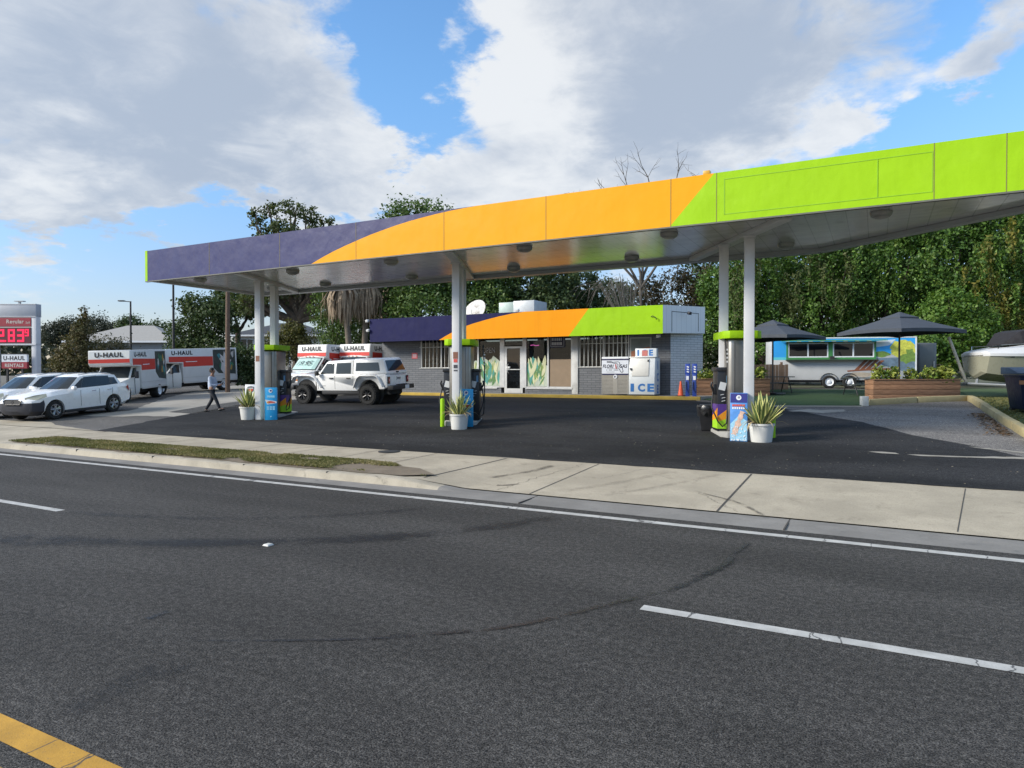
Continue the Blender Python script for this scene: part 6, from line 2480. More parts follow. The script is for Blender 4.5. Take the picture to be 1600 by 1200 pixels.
M_SKIN = mat('skin', (.32, .17, .11), .55)
M_SHIRT = mat('pale_blue_shirt', (.42, .48, .60), .8, bump=.3, bs=12)
M_TROUS = mat('dark_trousers', (.018, .02, .026), .8)
M_SHOE = mat('dark_shoe', (.015, .013, .012), .5)
M_HAIR = mat('dark_hair', (.02, .015, .012), .7)
pr = thing('person', 'person in a pale blue shirt and dark trousers walking across the lot with a phone', 'person', at((-23.75, 18.55)), R(28))
K = dict(pel=(0, 0, .93), sp1=(.0, 0, 1.06), sp2=(-.01, 0, 1.22), ch=(.0, 0, 1.36), nk=(.02, 0, 1.49), hd0=(.035, 0, 1.56), hd1=(.045, 0, 1.66), hd2=(.03, 0, 1.74),
         hR=(0, -.09, .90), kR=(.20, -.09, .52), aR=(.36, -.09, .13), tR=(.52, -.09, .13), hL=(0, .09, .90), kL=(-.04, .09, .49), aL=(-.30, .09, .085), tL=(-.16, .09, .03),
         sR=(0, -.19, 1.39), eR=(.06, -.23, 1.10), wR=(.31, -.16, 1.08), sL=(0, .19, 1.39), eL=(.08, .23, 1.10), wL=(.33, .10, 1.12))
names = list(K)
names2 = names + ['pR', 'pL']
K['pR'] = (.38, -.145, 1.085)
K['pL'] = (.40, .07, 1.13)
V = [K[n] for n in names2]
ix = {n: i for i, n in enumerate(names2)}
E_ = [('pel', 'sp1'), ('sp1', 'sp2'), ('sp2', 'ch'), ('ch', 'nk'), ('nk', 'hd0'), ('hd0', 'hd1'), ('hd1', 'hd2'), ('pel', 'hR'), ('hR', 'kR'), ('kR', 'aR'), ('aR', 'tR'), ('pel', 'hL'), ('hL', 'kL'), ('kL', 'aL'), ('aL', 'tL'),
      ('ch', 'sR'), ('sR', 'eR'), ('eR', 'wR'), ('wR', 'pR'), ('ch', 'sL'), ('sL', 'eL'), ('eL', 'wL'), ('wL', 'pL')]
rad = dict(pel=(.14, .12), sp1=(.13, .11), sp2=(.14, .11), ch=(.15, .11), nk=.055, hd0=.065, hd1=.088, hd2=.07, hR=.09, kR=.058, aR=.042, tR=.034, hL=.09, kL=.058, aL=.042, tL=.034, sR=.065, eR=.043, wR=.028, sL=.065, eL=.043, wL=.028, pR=.034, pL=.034)
RAD = [rad[n] for n in names2]
EE = [(ix[a], ix[b]) for a, b in E_]
# fingers
for side, pn in (('R', 'pR'), ('L', 'pL')):
    px_, py_, pz_ = K[pn]
    for f in range(5):
        off = (-.024 + .016 * f) if f < 4 else 0
        base = (px_ + (.035 if f < 4 else .0), py_ + off, pz_ + (.004 if f < 4 else .035))
        mid = (px_ + (.07 + .008 * (1 - abs(f - 1.5) / 1.5) if f < 4 else .035), py_ + off, pz_ + (.012 if f < 4 else .055))
        tip = (mid[0] + (.012 if f < 4 else .02), mid[1], mid[2] + (.028 if f < 4 else .01))
        i0 = len(V)
        V += [base, mid, tip]
        RAD += [.0095, .009, .0075]
        EE += [(ix[pn], i0), (i0, i0 + 1), (i0 + 1, i0 + 2)]
skin('body', V, EE, RAD, M_SKIN, pr, 2)


def seg(keys, scale, ext=None):
    vs = [K[k] for k in keys]
    return vs, [rad[k] if not isinstance(rad[k], tuple) else rad[k] for k in keys]


def grow(r, k, a=.012):
    return (r[0] * k + a, r[1] * k + a) if isinstance(r, tuple) else r * k + a


ks = ['pel', 'sp1', 'sp2', 'ch', 'sR', 'eR', 'wR', 'sL', 'eL', 'wL']
i2 = {n: i for i, n in enumerate(ks)}
Vs = [list(K[k]) for k in ks]
Vs[0][2] -= .06
skin('shirt', Vs, [(i2[a], i2[b]) for a, b in (('pel', 'sp1'), ('sp1', 'sp2'), ('sp2', 'ch'), ('ch', 'sR'), ('sR', 'eR'), ('eR', 'wR'), ('ch', 'sL'), ('sL', 'eL'), ('eL', 'wL'))], [grow(rad[k], 1.08, .016) for k in ks], M_SHIRT, pr, 2)
ks = ['pel', 'hR', 'kR', 'aR', 'hL', 'kL', 'aL']
i2 = {n: i for i, n in enumerate(ks)}
rad['pel'] = (.105, .09)
K['hR'], K['hL'] = (.03, -.085, .82), (-.01, .085, .82)
rad['hR'] = rad['hL'] = .082
skin('trousers', [K[k] for k in ks], [(i2[a], i2[b]) for a, b in (('pel', 'hR'), ('hR', 'kR'), ('kR', 'aR'), ('pel', 'hL'), ('hL', 'kL'), ('kL', 'aL'))], [grow(rad[k], 1.05, .014) for k in ks], M_TROUS, pr, 2)
for a, t_, up in (('aR', 'tR', .25), ('aL', 'tL', -.45)):
    A, T_ = Vector(K[a]), Vector(K[t_])
    mb = MB()
    d = (T_ - A)
    heel = A - d * .35 + Vector((0, 0, -.05))
    tip = T_ + d * .2 + Vector((0, 0, -.02))
    mb.tube([heel, A + Vector((0, 0, -.03)), (A + T_) / 2 + Vector((0, 0, -.02)), tip], [.035, .055, .05, .03], 10)
    mb.build('shoe', M_SHOE, pr, smooth=60)
mb = MB()
hc = Vector((.02, 0, 1.70))
mb.lathe([(.01, .105), (.06, .09), (.095, .045), (.102, -.01), (.095, -.06), (.07, -.10)], hc + Vector((-.02, 0, 0)), n=16, cap=False)
mb.build('hair', M_HAIR, pr, smooth=60)
mb = MB()
mb.lathe([(.0, .03), (.012, .015), (.015, -.01), (.0, -.02)], (.137, 0, 1.655), n=8)
mb.build('nose', M_SKIN, pr, smooth=60)
for s_ in (1, -1):
    mb = MB()
    mb.lathe([(.0, .03), (.012, .02), (.014, -.02), (0, -.03)], (.02, s_ * .092, 1.655), n=8)
    mb.build('ear', M_SKIN, pr, smooth=60)
    mb = MB()
    mb.lathe([(.0, .008), (.008, 0), (0, -.008)], (.122, s_ * .032, 1.685), n=8)
    mb.build('eye', M_BLACKI, pr)
mb = MB()
mb.b2((.122, -.022, 1.615), (.13, .022, 1.621))
mb.build('mouth', mat('lips', (.25, .09, .08), .6), pr)
mb = MB()
mb.box((.44, -.04, 1.16), (.012, .075, .15), ry=R(35))
ph = mb.build('phone', M_BLACKP, None, bevel=.004)
ph.location = pr.location
ph.rotation_euler = pr.rotation_euler
tag(ph, 'dark phone held in both hands by the walking person', 'phone')

# ================================================================== FOOD TRAILER, UMBRELLAS, TABLES
ft = thing('food_trailer', 'white food trailer wrapped with a beach picture, parked on the artificial turf', 'food trailer', (-1.58, 38.85, zY(38.9)), IMG - R(13))
TL, TH, TZ = 6.9, 2.18, .42
mb = MB()
mb.b2((-TL / 2, 0, TZ), (TL / 2, 2.0, TZ + TH))
tb = mb.build('body', mat('trailer_white', (.52, .53, .53), .45, var=.05, dirt=.2, dcol=(.3, .3, .3)), ft, bevel=.05)
mb = MB()
for z in (TZ + TH - .02,):
    mb.b2((-TL / 2 - .01, -.02, z), (TL / 2 + .01, .06, z + .05))
mb.b2((-TL / 2 - .012, -.02, TZ), (-TL / 2 + .05, .02, TZ + TH - .03))
mb.b2((TL / 2 - .05, -.02, TZ), (TL / 2 + .012, .02, TZ + TH - .03))
mb.build('edge_trim', M_PW, ft)


def tp(nm, m, pts, lift=.004):
    mb = MB()
    mb.poly([(x, -lift, z) for x, z in pts])
    return mb.build(nm, m, tb)


z0, z1 = TZ, TZ + TH - .04
xl, xr = -TL / 2 + .06, TL / 2 - .06
tp('picture_sky', mat('wrap_blue', (.035, .36, .82), .4, var=.15, vs=1), [(xl, 1.62), (1.9, 1.62), (2.6, 1.9), (xr, 2.0), (xr, z1), (xl, z1)], .003)
tp('picture_sea', mat('wrap_teal', (.12, .58, .66), .4, var=.1), [(xl, 1.48), (1.55, 1.48), (1.6, 1.62), (xl, 1.62)], .003)
tp('picture_cloud', mat('wrap_cloud', (.60, .66, .70), .4, var=.1), [(.6, 1.95), (1.2, 2.05), (2.2, 2.2), (2.5, 2.5), (1.6, 2.42), (.9, 2.2)], .006)
tp('picture_shade', mat('wrap_sand_shade', (.13, .19, .25), .5, var=.5, vs=5), [(1.6, 1.55), (xr, 1.62), (xr, .75), (2.6, .95), (1.9, 1.2)], .004)


def blotch(nm, cx, cz, w, h, m, lift, n=16, seed=1):
    random.seed(seed)
    tp(nm, m, [(cx + w * random.uniform(.75, 1.1) * math.cos(2 * math.pi * k / n), cz + h * random.uniform(.7, 1.1) * math.sin(2 * math.pi * k / n)) for k in range(n)], lift)


MY = mat('wrap_yellow_leaf', (.60, .58, .08), .5, var=.5, vs=9)
MG2 = mat('wrap_green_leaf', (.16, .26, .05), .5, var=.5, vs=9)
blotch('picture_trees', 2.85, 2.05, .62, .48, MY, .007, 22, 3)
blotch('picture_trees', 3.05, 1.65, .42, .42, MG2, .009, 18, 4)
blotch('picture_trees', 2.6, 1.85, .4, .2, MY, .011, 16, 5)
blotch('picture_trees', 1.85, 1.75, .42, .16, MG2, .009, 16, 6)
MBR = mat('wrap_brown', (.24, .085, .04), .5, var=.3, vs=8)
for k in range(4):
    x = .55 + k * .24
    tp('picture_chair', MBR, [(x, .92), (x + .2, .92), (x + .72, 1.50 - .02 * k), (x + .54, 1.50 - .02 * k)], .006 + .001 * k)
    tp('picture_chair', MBR, [(x - .3, .86 + .02 * k), (x + 1.15, .98), (x + 1.15, 1.05), (x - .3, .93 + .02 * k)], .0105 + .0005 * k)
blotch('picture_sand', .9, .72, .7, .14, mat('wrap_sand', (.42, .36, .28), .5, var=.3, vs=6), .004, 14, 8)
# serving hatch
GR = mat('hatch_green', (.05, .22, .06), .5)
for wx in (-1.64, .52):
    w_ = 1.95
    mb = MB()
    for a, b in (((wx - w_ / 2, 1.60), (wx + w_ / 2, 1.66)), ((wx - w_ / 2, 2.30), (wx + w_ / 2, 2.36)), ((wx - w_ / 2, 1.66), (wx - w_ / 2 + .06, 2.30)), ((wx + w_ / 2 - .06, 1.66), (wx + w_ / 2, 2.30)), ((wx - .035, 1.66), (wx + .035, 2.30))):
        mb.b2((a[0], -.05, a[1]), (b[0], -.013, b[1]))
    wf = mb.build('window', M_PW, ft)
    for sx_ in (-1, 1):
        mb = MB()
        xa = wx + sx_ * .04
        xb = wx + sx_ * (w_ / 2 - .06)
        mb.b2((min(xa, xb), -.03, 1.66), (max(xa, xb), -.02, 2.30))
        mb.build('pane', glass_mat('trailer_glass', (.012, .012, .014), .0), wf)
mb = MB()
for a, b in (((-2.70, 1.50), (1.58, 1.595)), ((-2.70, 2.365), (1.58, 2.42)), ((-2.70, 1.595), (-2.62, 2.365)), ((-.66, 1.595), (-.46, 2.365)), ((1.50, 1.595), (1.58, 2.365))):
    mb.b2((a[0], -.07, a[1]), (b[0], -.0125, b[1]))
mb.build('hatch_frame', GR, ft)
mb = MB()
mb.b2((-2.74, -.32, 1.455), (1.62, -.02, 1.495))
mb.build('serving_shelf', mat('shelf_dark', (.05, .08, .05), .5), ft)
mb = MB()
mb.prism([(-3.0, -.10, 2.50), (-3.0, -.50, 2.46), (-3.0, -.50, 2.43), (-3.0, -.10, 2.46)], (5.0, 0, 0))
mb.build('awning', GR, ft)
mb = MB()
for k in range(8):
    mb.b2((-2.8 + k * .55, -.49, 2.405), (-2.6 + k * .55, -.43, 2.42))
mb.build('awning_light', mat('strip_lamp', (.62, .68, .52), .4), ft)
mb = MB()
mb.b2((-.62, -.30, 1.50), (-.42, -.14, 1.66))
mb.build('menu_holder', M_DARKGAP, ft)
for x in (-.62, .35):
    wheel(ft, x, -.02, .34, .22, 'steel')
for wx in (-.62, .35):
    mb = MB()
    rs = []
    for k in range(11):
        t_ = math.pi * k / 10
        x = wx + math.cos(t_) * .44
        z = .34 + math.sin(t_) * .43
        rs.append([(x, -.05, z), (x, -.004, z), (x, -.004, z + .025), (x, -.05, z + .025)])
    mb.loft(rs)
    mb.build('mudguard', M_DARKGAP, ft, recalc=True)
mb = MB()
mb.b2((-3.4, .1, .30), (3.4, 2.2, .415))
mb.build('chassis', M_DARKGAP, ft)
cb = thing('metal_cabinet', 'tall dark grey metal cabinet standing at the right end of the food trailer', 'cabinet', (2.28, 40.95, zY(40.9)), IMG)
mb = MB()
mb.b2((-.42, 0, 0), (.48, 1.2, 2.35))
mb.build('cabinet', mat('cabinet_grey', (.16, .165, .165), .45, metal=.4, dirt=.3), cb, bevel=.02)
mb = MB()
mb.b2((-.40, -.025, .08), (.36, -.002, 2.28))
cd = mb.build('door', mat('cabinet_door', (.12, .125, .12), .4, metal=.4), cb, bevel=.01)
mb = MB()
mb.b2((.30, -.06, 1.1), (.335, -.026, 1.4))
mb.build('handle', M_ALU, cd)


M_UMB = mat('umbrella_cloth', (.050, .058, .072), .75, var=.12, vs=2)


def umbrella(c, rz, zed, ztop, half, label):
    o = thing('patio_umbrella', label, 'umbrella', (c[0], c[1], zY(c[1])), rz, 'dark square patio umbrellas')
    b = zY(c[1])
    ze, zt = zed - b, ztop - b
    zv = ze + (zt - ze) * .70

    def sq(h, z, sag=0.0, n=8):
        L = []
        cs_ = [(-h, -h), (h, -h), (h, h), (-h, h)]
        for i in range(4):
            a, d = cs_[i], cs_[(i + 1) % 4]
            for k in range(n):
                t_ = k / n
                L.append((a[0] + (d[0] - a[0]) * t_, a[1] + (d[1] - a[1]) * t_, z + sag * 4 * t_ * (1 - t_)))
        return L
    mb = MB()
    mb.loft([sq(half, ze - .13, .05), sq(half, ze, .05), sq(half * .78, ze + (zv - ze) * .28, .05), sq(half * .5, ze + (zv - ze) * .62, .03), sq(half * .2, zv + .02, 0)], cap=False)
    mb.build('canopy', M_UMB, o, smooth=20)
    mb = MB()
    mb.loft([sq(half * .30, zv - .06, .01), sq(half * .30, zv - .0, .01), sq(half * .12, zt - (zt - zv) * .4), sq(.02, zt)], cap=False)
    mb.build('vent', M_UMB, o, smooth=20)
    mb = MB()
    mb.cyl((0, 0, 0), (0, 0, zt - .03), .035, n=10)
    mb.build('pole', M_BLACKM, o)
    for i, (sx_, sy_) in enumerate(((1, 1), (1, -1), (-1, 1), (-1, -1))):
        mb = MB()
        mb.tube([(sx_ * .03, sy_ * .03, zv - .05), (sx_ * half * .97, sy_ * half * .97, ze - .02)], .014, 6)
        mb.build('rib', M_BLACKM, o)
    mb = MB()
    mb.b2((-.4, -.4, 0), (.4, .4, .09))
    mb.build('base', M_BLACKM, o, bevel=.02)
    return o


umbrella((.78, 31.05), R(28.2 + 17), 3.72, 4.50, 1.58, 'dark square patio umbrella over the right wooden planter')
umbrella((-4.05, 31.9), R(28.2 + 38), 3.66, 4.43, 1.58, 'dark square patio umbrella behind the right canopy columns')
M_TAB = mat('table_green', (.05, .062, .056), .5, var=.1)


def table(c, rz, label):
    o = thing('picnic_table', label, 'picnic table', (c[0], c[1], zY(c[1]) + .02), rz, 'dark picnic tables on the turf')
    mb = MB()
    mb.b2((-.95, -.36, .70), (.95, .36, .74))
    mb.build('tabletop', M_TAB, o, bevel=.01)
    for s_ in (-1, 1):
        mb = MB()
        mb.b2((-.95, s_ * .72 - .13, .42), (.95, s_ * .72 + .13, .455))
        mb.build('bench', M_TAB, o, bevel=.01)
        mb = MB()
        x = s_ * .7
        mb.tube([(x, -.62, 0), (x, -.22, .69)], .024, 6)
        mb.tube([(x, .62, 0), (x, .22, .69)], .024, 6)
        mb.tube([(x, -.82, .40), (x, .82, .40)], .022, 6)
        mb.build('leg_frame', M_BLACKM, o)
    return o


table((-4.3, 33.4), IMG, 'dark picnic table under the left umbrella behind the fuel dispenser')
table((-.35, 32.0), IMG, 'dark picnic table at the left end of the right wooden planter')

# lumber pole leaning by the planter
mb = MB()
mb.tube([(3.05, 31.2, zY(31) + .0), (3.02, 31.2, zY(31) + .62), (2.42, 30.98, zY(31) + 2.36)][1:], .055, 8)
pl_ = mb.build('leaning_pole', mat('pale_timber', (.50, .46, .38), .8, dirt=.3), smooth=60)
tag(pl_, 'pale round pole leaning between the right planter and the umbrella edge', 'pole')

# boat on its trailer
bt = thing('motor_boat', 'cream hulled motor boat with a white deck and black cover at the right edge', 'boat', at((5.9, 32.6)), IMG)
M_HULL = mat('hull_cream', (.27, .265, .20), .3, var=.06, coat=.4, dirt=.2, dcol=(.15, .15, .1))
M_DECK = mat('deck_white', (.58, .585, .59), .35, var=.03)
mb = MB()
st_ = [  # x (bow at -), half beam deck, half beam chine, deck z, chine z, keel z
    (-3.02, .55, .42, 1.60, .98, .80), (-2.95, .80, .62, 1.60, .92, .72), (-2.6, .98, .78, 1.59, .86, .64), (-1.8, 1.1, .92, 1.58, .82, .56), (-.6, 1.17, 1.0, 1.57, .78, .48), (.8, 1.2, 1.05, 1.56, .76, .44), (3.6, 1.17, 1.02, 1.54, .74, .44)]
mb.loft([[(x, 0, kz), (x, bc, cz), (x, bc + (bd - bc) * .6, cz + (dz - cz) * .55), (x, bd, dz), (x, -bd, dz), (x, -(bc + (bd - bc) * .6), cz + (dz - cz) * .55), (x, -bc, cz)] for x, bd, bc, dz, cz, kz in st_])
mb.build('hull', M_HULL, bt, smooth=28, recalc=True)
mb = MB()
mb.loft([[(x, -bd * 1.03, dz - .05), (x, bd * 1.03, dz - .05), (x, bd * 1.03, dz + .05), (x, bd * .75, dz + h), (x, -bd * .75, dz + h), (x, -bd * 1.03, dz + .05)] for (x, bd, bc, dz, cz, kz), h in zip(st_, (.10, .14, .22, .36, .48, .52, .3))])
mb.build('deck', M_DECK, bt, smooth=28, recalc=True)
mb = MB()
mb.loft([[(x, -b, z0_), (x, b, z0_), (x, b * .8, z1_), (x, -b * .8, z1_)] for x, b, z0_, z1_ in ((-2.2, .5, 1.96, 2.02), (-1.75, .85, 2.02, 2.46), (-1.4, .95, 2.05, 2.56), (3.6, .98, 1.9, 2.6))])
mb.build('canvas_cover', mat('black_canvas', (.014, .013, .016), .9, bump=.4, bs=5), bt, smooth=25, recalc=True)
mb = MB()
for s_ in (-1, 1):
    y = lambda x: s_ * (1.0 + .05)
    mb.tube([(-2.6, s_ * .72, 1.82), (-2.55, s_ * .8, 1.95), (-1.6, s_ * .98, 2.0), (-.4, s_ * 1.06, 2.0), (1.5, s_ * 1.08, 2.0)], .014, 6)
    for x, yy in ((-1.6, .95), (-.4, 1.06), (1.0, 1.08)):
        mb.tube([(x, s_ * yy, 2.0), (x - .1, s_ * (yy + .02), 1.76)], .012, 6)
mb.build('bow_rail', M_CHROME, bt)
mb = MB()
mb.tube([(-2.55, -.76, 1.12), (-1.8, -1.03, 1.05), (-.5, -1.155, 1.03)], [.012, .02, .02], 6)
mb.build('hull_stripe', M_TRIM, bt)
for x, zz in ((-2.3, 1.53),):
    mb = MB()
    mb.box((x, -1.0, zz), (.2, .02, .09), rz=-.25)
    mb.build('vent', M_DARKGAP, bt)
for x in (-1.4, -.75, .1):
    mb = MB()
    mb.box((x, -1.08, 1.79), (.14, .05, .04))
    mb.build('cleat', M_CHROME, bt)
mb = MB()
mb.b2((-1.5, -.98, 1.93), (-.3, -.90, 1.99))
mb.build('cabin_window', M_CGLASS, bt)
bl = thing('boat_trailer', 'grey steel trailer carrying the motor boat at the right edge', 'boat trailer', at((5.9, 32.6)), IMG)
mb = MB()
for s_ in (-1, 1):
    mb.tube([(-3.3, s_ * .1, .52), (-2.2, s_ * .8, .46), (3.4, s_ * .95, .42)], .055, 6)
for x in (-1.6, 0, 1.6):
    mb.b2((x - .05, -.95, .38), (x + .05, .95, .47))
mb.build('frame', mat('galvanised', (.36, .37, .37), .45, metal=.6, dirt=.3), bl)
mb = MB()
mb.tube([(-2.9, 0, .5), (-2.75, 0, 1.25)], .05, 6)
mb.build('winch_post', M_GREYMET, bl)
mb = MB()
mb.b2((-2.3, -.86, .50), (-.9, -.80, .62))
mb.build('bunk_plate', mat('bunk_pale', (.45, .45, .44), .6), bl)
for x in (1.2, 2.0):
    for y in (1.05, -1.05):
        wheel(bl, x, y, .34, .2, 'steel')
# blue bin
bb = thing('blue_dumpster', 'dark blue wheeled bin with a sticker, cut by the right picture edge', 'wheeled bin', (4.22, 25.1, zY(25.1)), R(8))
M_BIN = mat('bin_navy', (.009, .014, .045), .45, var=.15, dirt=.2, dcol=(.03, .04, .08))
mb = MB()
mb.loft([[(x * s, y * s * 1.05, z) for x, y in ((-1, -1), (1, -1), (1, 1), (-1, 1))] for s, z in ((.52, .12), (.55, .16), (.66, 1.08), (.69, 1.09), (.69, 1.15))])
bbb = mb.build('tub', M_BIN, bb, bevel=.04, seg=3)
mb = MB()
mb.prism([(-.74, -.78, 1.155), (-.74, -.78, 1.20), (-.74, .0, 1.36), (-.74, .78, 1.38), (-.74, .78, 1.155)], (1.48, 0, 0))
mb.build('lid', mat('bin_lid', (.035, .06, .10), .5), bb, bevel=.03)
mb = MB()
mb.prism([(-.30, -.700, .98), (-.08, -.700, .98), (-.08, -.630, .52), (-.30, -.630, .52)], (0, -.012, 0))
stk = mb.build('sticker', M_PW, bb)
mb = MB()
for k in range(3):
    z = .86 - k * .12
    mb.b2((-.24, -.722 + (.86 - z) * -.0, z - .03), (-.14, -.712, z + .02))
mb.build('sticker_marks', M_PDARK, stk)
for x in (-.5, .5):
    mb = MB()
    mb.cyl((x - .05, .5, .1), (x + .05, .5, .1), .1, n=14)
    mb.build('caster', M_TYRE_, bb)
for y in (-.48,):
    for x in (-.45, .45):
        mb = MB()
        mb.cyl((x - .04, y, .07), (x + .04, y, .07), .07, n=14)
        mb.build('caster', M_TYRE_, bb)
mb = MB()
mb.box((-.62, -.72, .92), (.14, .06, .12))
mb.build('latch', mat('rusty_latch', (.28, .13, .06), .8), bb)

# ================================================================== LEFT BACKGROUND
ps = thing('price_sign', 'tall white petrol price sign with red LED price 2.83 at the left edge', 'price sign', (-44.4, 21.55, zY(21.5)), R(26))
zb = zY(21.5)
M_SIGNW = mat('sign_panel_white', (.58, .58, .6), .5)
M_SIGNR = mat('sign_red', (.30, .02, .035), .5)
M_SIGND = mat('led_backing', (.10, .012, .022), .4)
mb = MB()
for x in (-1.6, .88):
    mb.b2((x - .15, .02, 0), (x + .15, .40, 6.0 - zb))
pp = mb.build('post', M_SIGNW, ps, bevel=.02)
mb = MB()
mb.b2((-1.75, 0.0, 5.45 - zb), (1.04, .44, 6.15 - zb))
mb.build('header', mat('header_grey', (.36, .38, .42), .5), ps, bevel=.02)
mb = MB()
mb.b2((-1.74, -.02, 5.42 - zb), (1.03, .45, 5.46 - zb))
mb.b2((-1.74, -.02, 6.14 - zb), (1.03, .45, 6.18 - zb))
mb.build('trim', M_SIGNW, ps)
mb = MB()
mb.b2((-1.44, .0, 4.86 - zb), (.72, .40, 5.37 - zb))
rg_ = mb.build('grade_panel', M_SIGNR, ps)
mb = MB()
mb.text('Regular', (-.22, -.001, 5.11 - zb), (1, 0, 0), (0, 0, 1), 1.05, .30, .02)
mb.text('Self', (.55, -.001, 5.08 - zb), (1, 0, 0), (0, 0, 1), .26, .13, .0)
mb.build('lettering', mat('sign_cream', (.55, .50, .45), .6), rg_)
mb = MB()
mb.b2((-1.44, .0, 3.86 - zb), (.72, .40, 4.80 - zb))
lp = mb.build('led_panel', M_SIGND, ps)
SEGS = {'2': 'abged', '8': 'abcdefg', '3': 'abgcd', '9': 'abcdfg'}


def digit(mb, ch, x, z, w, h, t):
    P_ = dict(a=((x, z + h - t), (x + w, z + h)), g=((x, z + h / 2 - t / 2), (x + w, z + h / 2 + t / 2)), d=((x, z), (x + w, z + t)),
              f=((x, z + h / 2), (x + t, z + h)), b=((x + w - t, z + h / 2), (x + w, z + h)), e=((x, z), (x + t, z + h / 2)), c=((x + w - t, z), (x + w, z + h / 2)))
    for k, s_ in enumerate(SEGS[ch]):
        (xa, za_), (xb, zb_) = P_[s_]
        mb.poly([(xa, -.006 - k * .0007, za_), (xb, -.006 - k * .0007, za_), (xb, -.006 - k * .0007, zb_), (xa, -.006 - k * .0007, zb_)])


mb = MB()
for i, ch in enumerate('283'):
    digit(mb, ch, -1.30 + i * .56 + (.08 if i else 0), 3.95 - zb, .42, .75, .115)
mb.b2((-.86, -.012, 3.95 - zb), (-.77, -.004, 4.05 - zb))
digit(mb, '9', .36, 4.28 - zb, .24, .42, .07)
mb.build('led_digits', mat('led_red', (.9, .008, .06), .4, emit=.55), lp)
mb = MB()
mb.b2((-1.74, -.03, 3.76 - zb), (1.03, .43, 3.85 - zb))
mb.build('trim', M_SIGNW, ps)
mb = MB()
mb.b2((-.1, .1, 6.18 - zb), (.0, .2, 6.32 - zb))
mb.b2((-.32, .05, 6.32 - zb), (.22, .28, 6.37 - zb))
mb.build('sign_lamp', M_GREYMET, ps)
us = thing('rentals_sign', 'white and red truck rentals sign hanging under the petrol price sign', 'rental sign', (-44.35, 21.3, zY(21.3)), R(26))
mb = MB()
mb.b2((-.80, 0, 2.78 - zb), (.72, .14, 3.22 - zb))
u1 = mb.build('sign_panel', M_PW, us)
mb = MB()
mb.text('U-HAUL', (-.04, -.001, 3.0 - zb), (1, 0, 0), (0, 0, 1), 1.3, .25, .035)
mb.build('lettering', M_BLACKI, u1)
mb = MB()
mb.b2((-.80, 0, 2.40 - zb), (.72, .14, 2.775 - zb))
u2 = mb.build('sign_panel', M_SIGNR, us)
mb = MB()
mb.text('RENTALS', (-.04, -.001, 2.58 - zb), (1, 0, 0), (0, 0, 1), 1.12, .2, .03)
mb.build('lettering', mat('sign_cream', (.55, .50, .45), .6), u2)
mb = MB()
mb.b2((-.86, -.01, 3.225 - zb), (.78, .15, 3.26 - zb))
for x in (-.5, .4):
    mb.b2((x - .05, .03, 0), (x + .05, .11, 2.395 - zb))
mb.build('frame', M_TRIM, us)


def house(name, label, c, rz, w, d, hw, hr, mw, mr, hip=True, win=(), cat='house', over=.5):
    o = thing(name, label, cat, (c[0], c[1], 1.25), rz)
    mb = MB()
    mb.b2((-w / 2, 0, 0), (w / 2, d, hw))
    mb.build('wall', mw, o)
    if hr > 0:
        mb = MB()
        a = over
        e = [(-w / 2 - a, -a), (w / 2 + a, -a), (w / 2 + a, d + a), (-w / 2 - a, d + a)]
        rr = min(d / 2, w / 2) * (.95 if hip else 0)
        rg1, rg2 = (-w / 2 - a + rr + a, d / 2), (w / 2 + a - rr - a, d / 2)
        z = hw + .003
        V_ = [mb.bm.verts.new((x, y, z)) for x, y in e] + [mb.bm.verts.new((rg1[0], rg1[1], hw + hr)), mb.bm.verts.new((rg2[0], rg2[1], hw + hr))]
        for q_ in ((0, 1, 5, 4), (1, 2, 5), (2, 3, 4, 5), (3, 0, 4), (3, 2, 1, 0)):
            mb.face([V_[i] for i in q_])
        mb.build('roof', mr, o)
        mb = MB()
        mb.b2((-w / 2 - a, -a - .03, hw - .18), (w / 2 + a, -a, hw))
        mb.build('eave', M_PW, o)
    for x, z, ww, hh in win:
        mb = MB()
        for a, b in (((x - ww / 2 - .06, z - .06), (x + ww / 2 + .06, z)), ((x - ww / 2 - .06, z + hh), (x + ww / 2 + .06, z + hh + .06)), ((x - ww / 2 - .06, z), (x - ww / 2, z + hh)), ((x + ww / 2, z), (x + ww / 2 + .06, z + hh)), ((x - .02, z), (x + .02, z + hh))):
            mb.b2((a[0], -.05, a[1]), (b[0], -.002, b[1]))
        f = mb.build('window', M_PW, o)
        mb = MB()
        mb.b2((x - ww / 2, -.012, z), (x + ww / 2, -.004, z + hh))
        mb.build('pane', M_CGLASS, f)
    return o


M_RSH = mat('roof_shingle', (.05, .055, .065), .85, var=.12, vs=6)
M_RGR = mat('roof_grey', (.30, .29, .27), .85, var=.12, vs=5)
house('grey_building', 'plain grey flat building behind the petrol price sign', (-66.6, 24.6), R(64), 9, 9, 4.3, 0, mat('render_grey', (.14, .145, .16), .8, var=.06), None, cat='building')
house('grey_house', 'house with a pale grey hipped roof behind the small cypress', (-69.5, 43.2), R(28), 10.5, 8, 4.3, 1.9, mat('house_grey', (.26, .27, .27), .8), M_RGR, True, [(-3.6, 1.2, 1.2, 1.4), (-1.2, 1.2, 1.2, 1.4), (1.6, 1.2, 1.4, 1.4)])
house('white_house', 'white house with a dark roof behind the left canopy columns', (-58.5, 54.2), R(28), 10, 8, 5.2, 1.6, mat('siding_white', (.62, .61, .56), .7, var=.04), M_RSH, True, [(-3.4, 3.0, 1.3, 1.7), (-2.0, 3.0, .8, 1.7), (1.0, 3.0, 1.0, 1.7)])
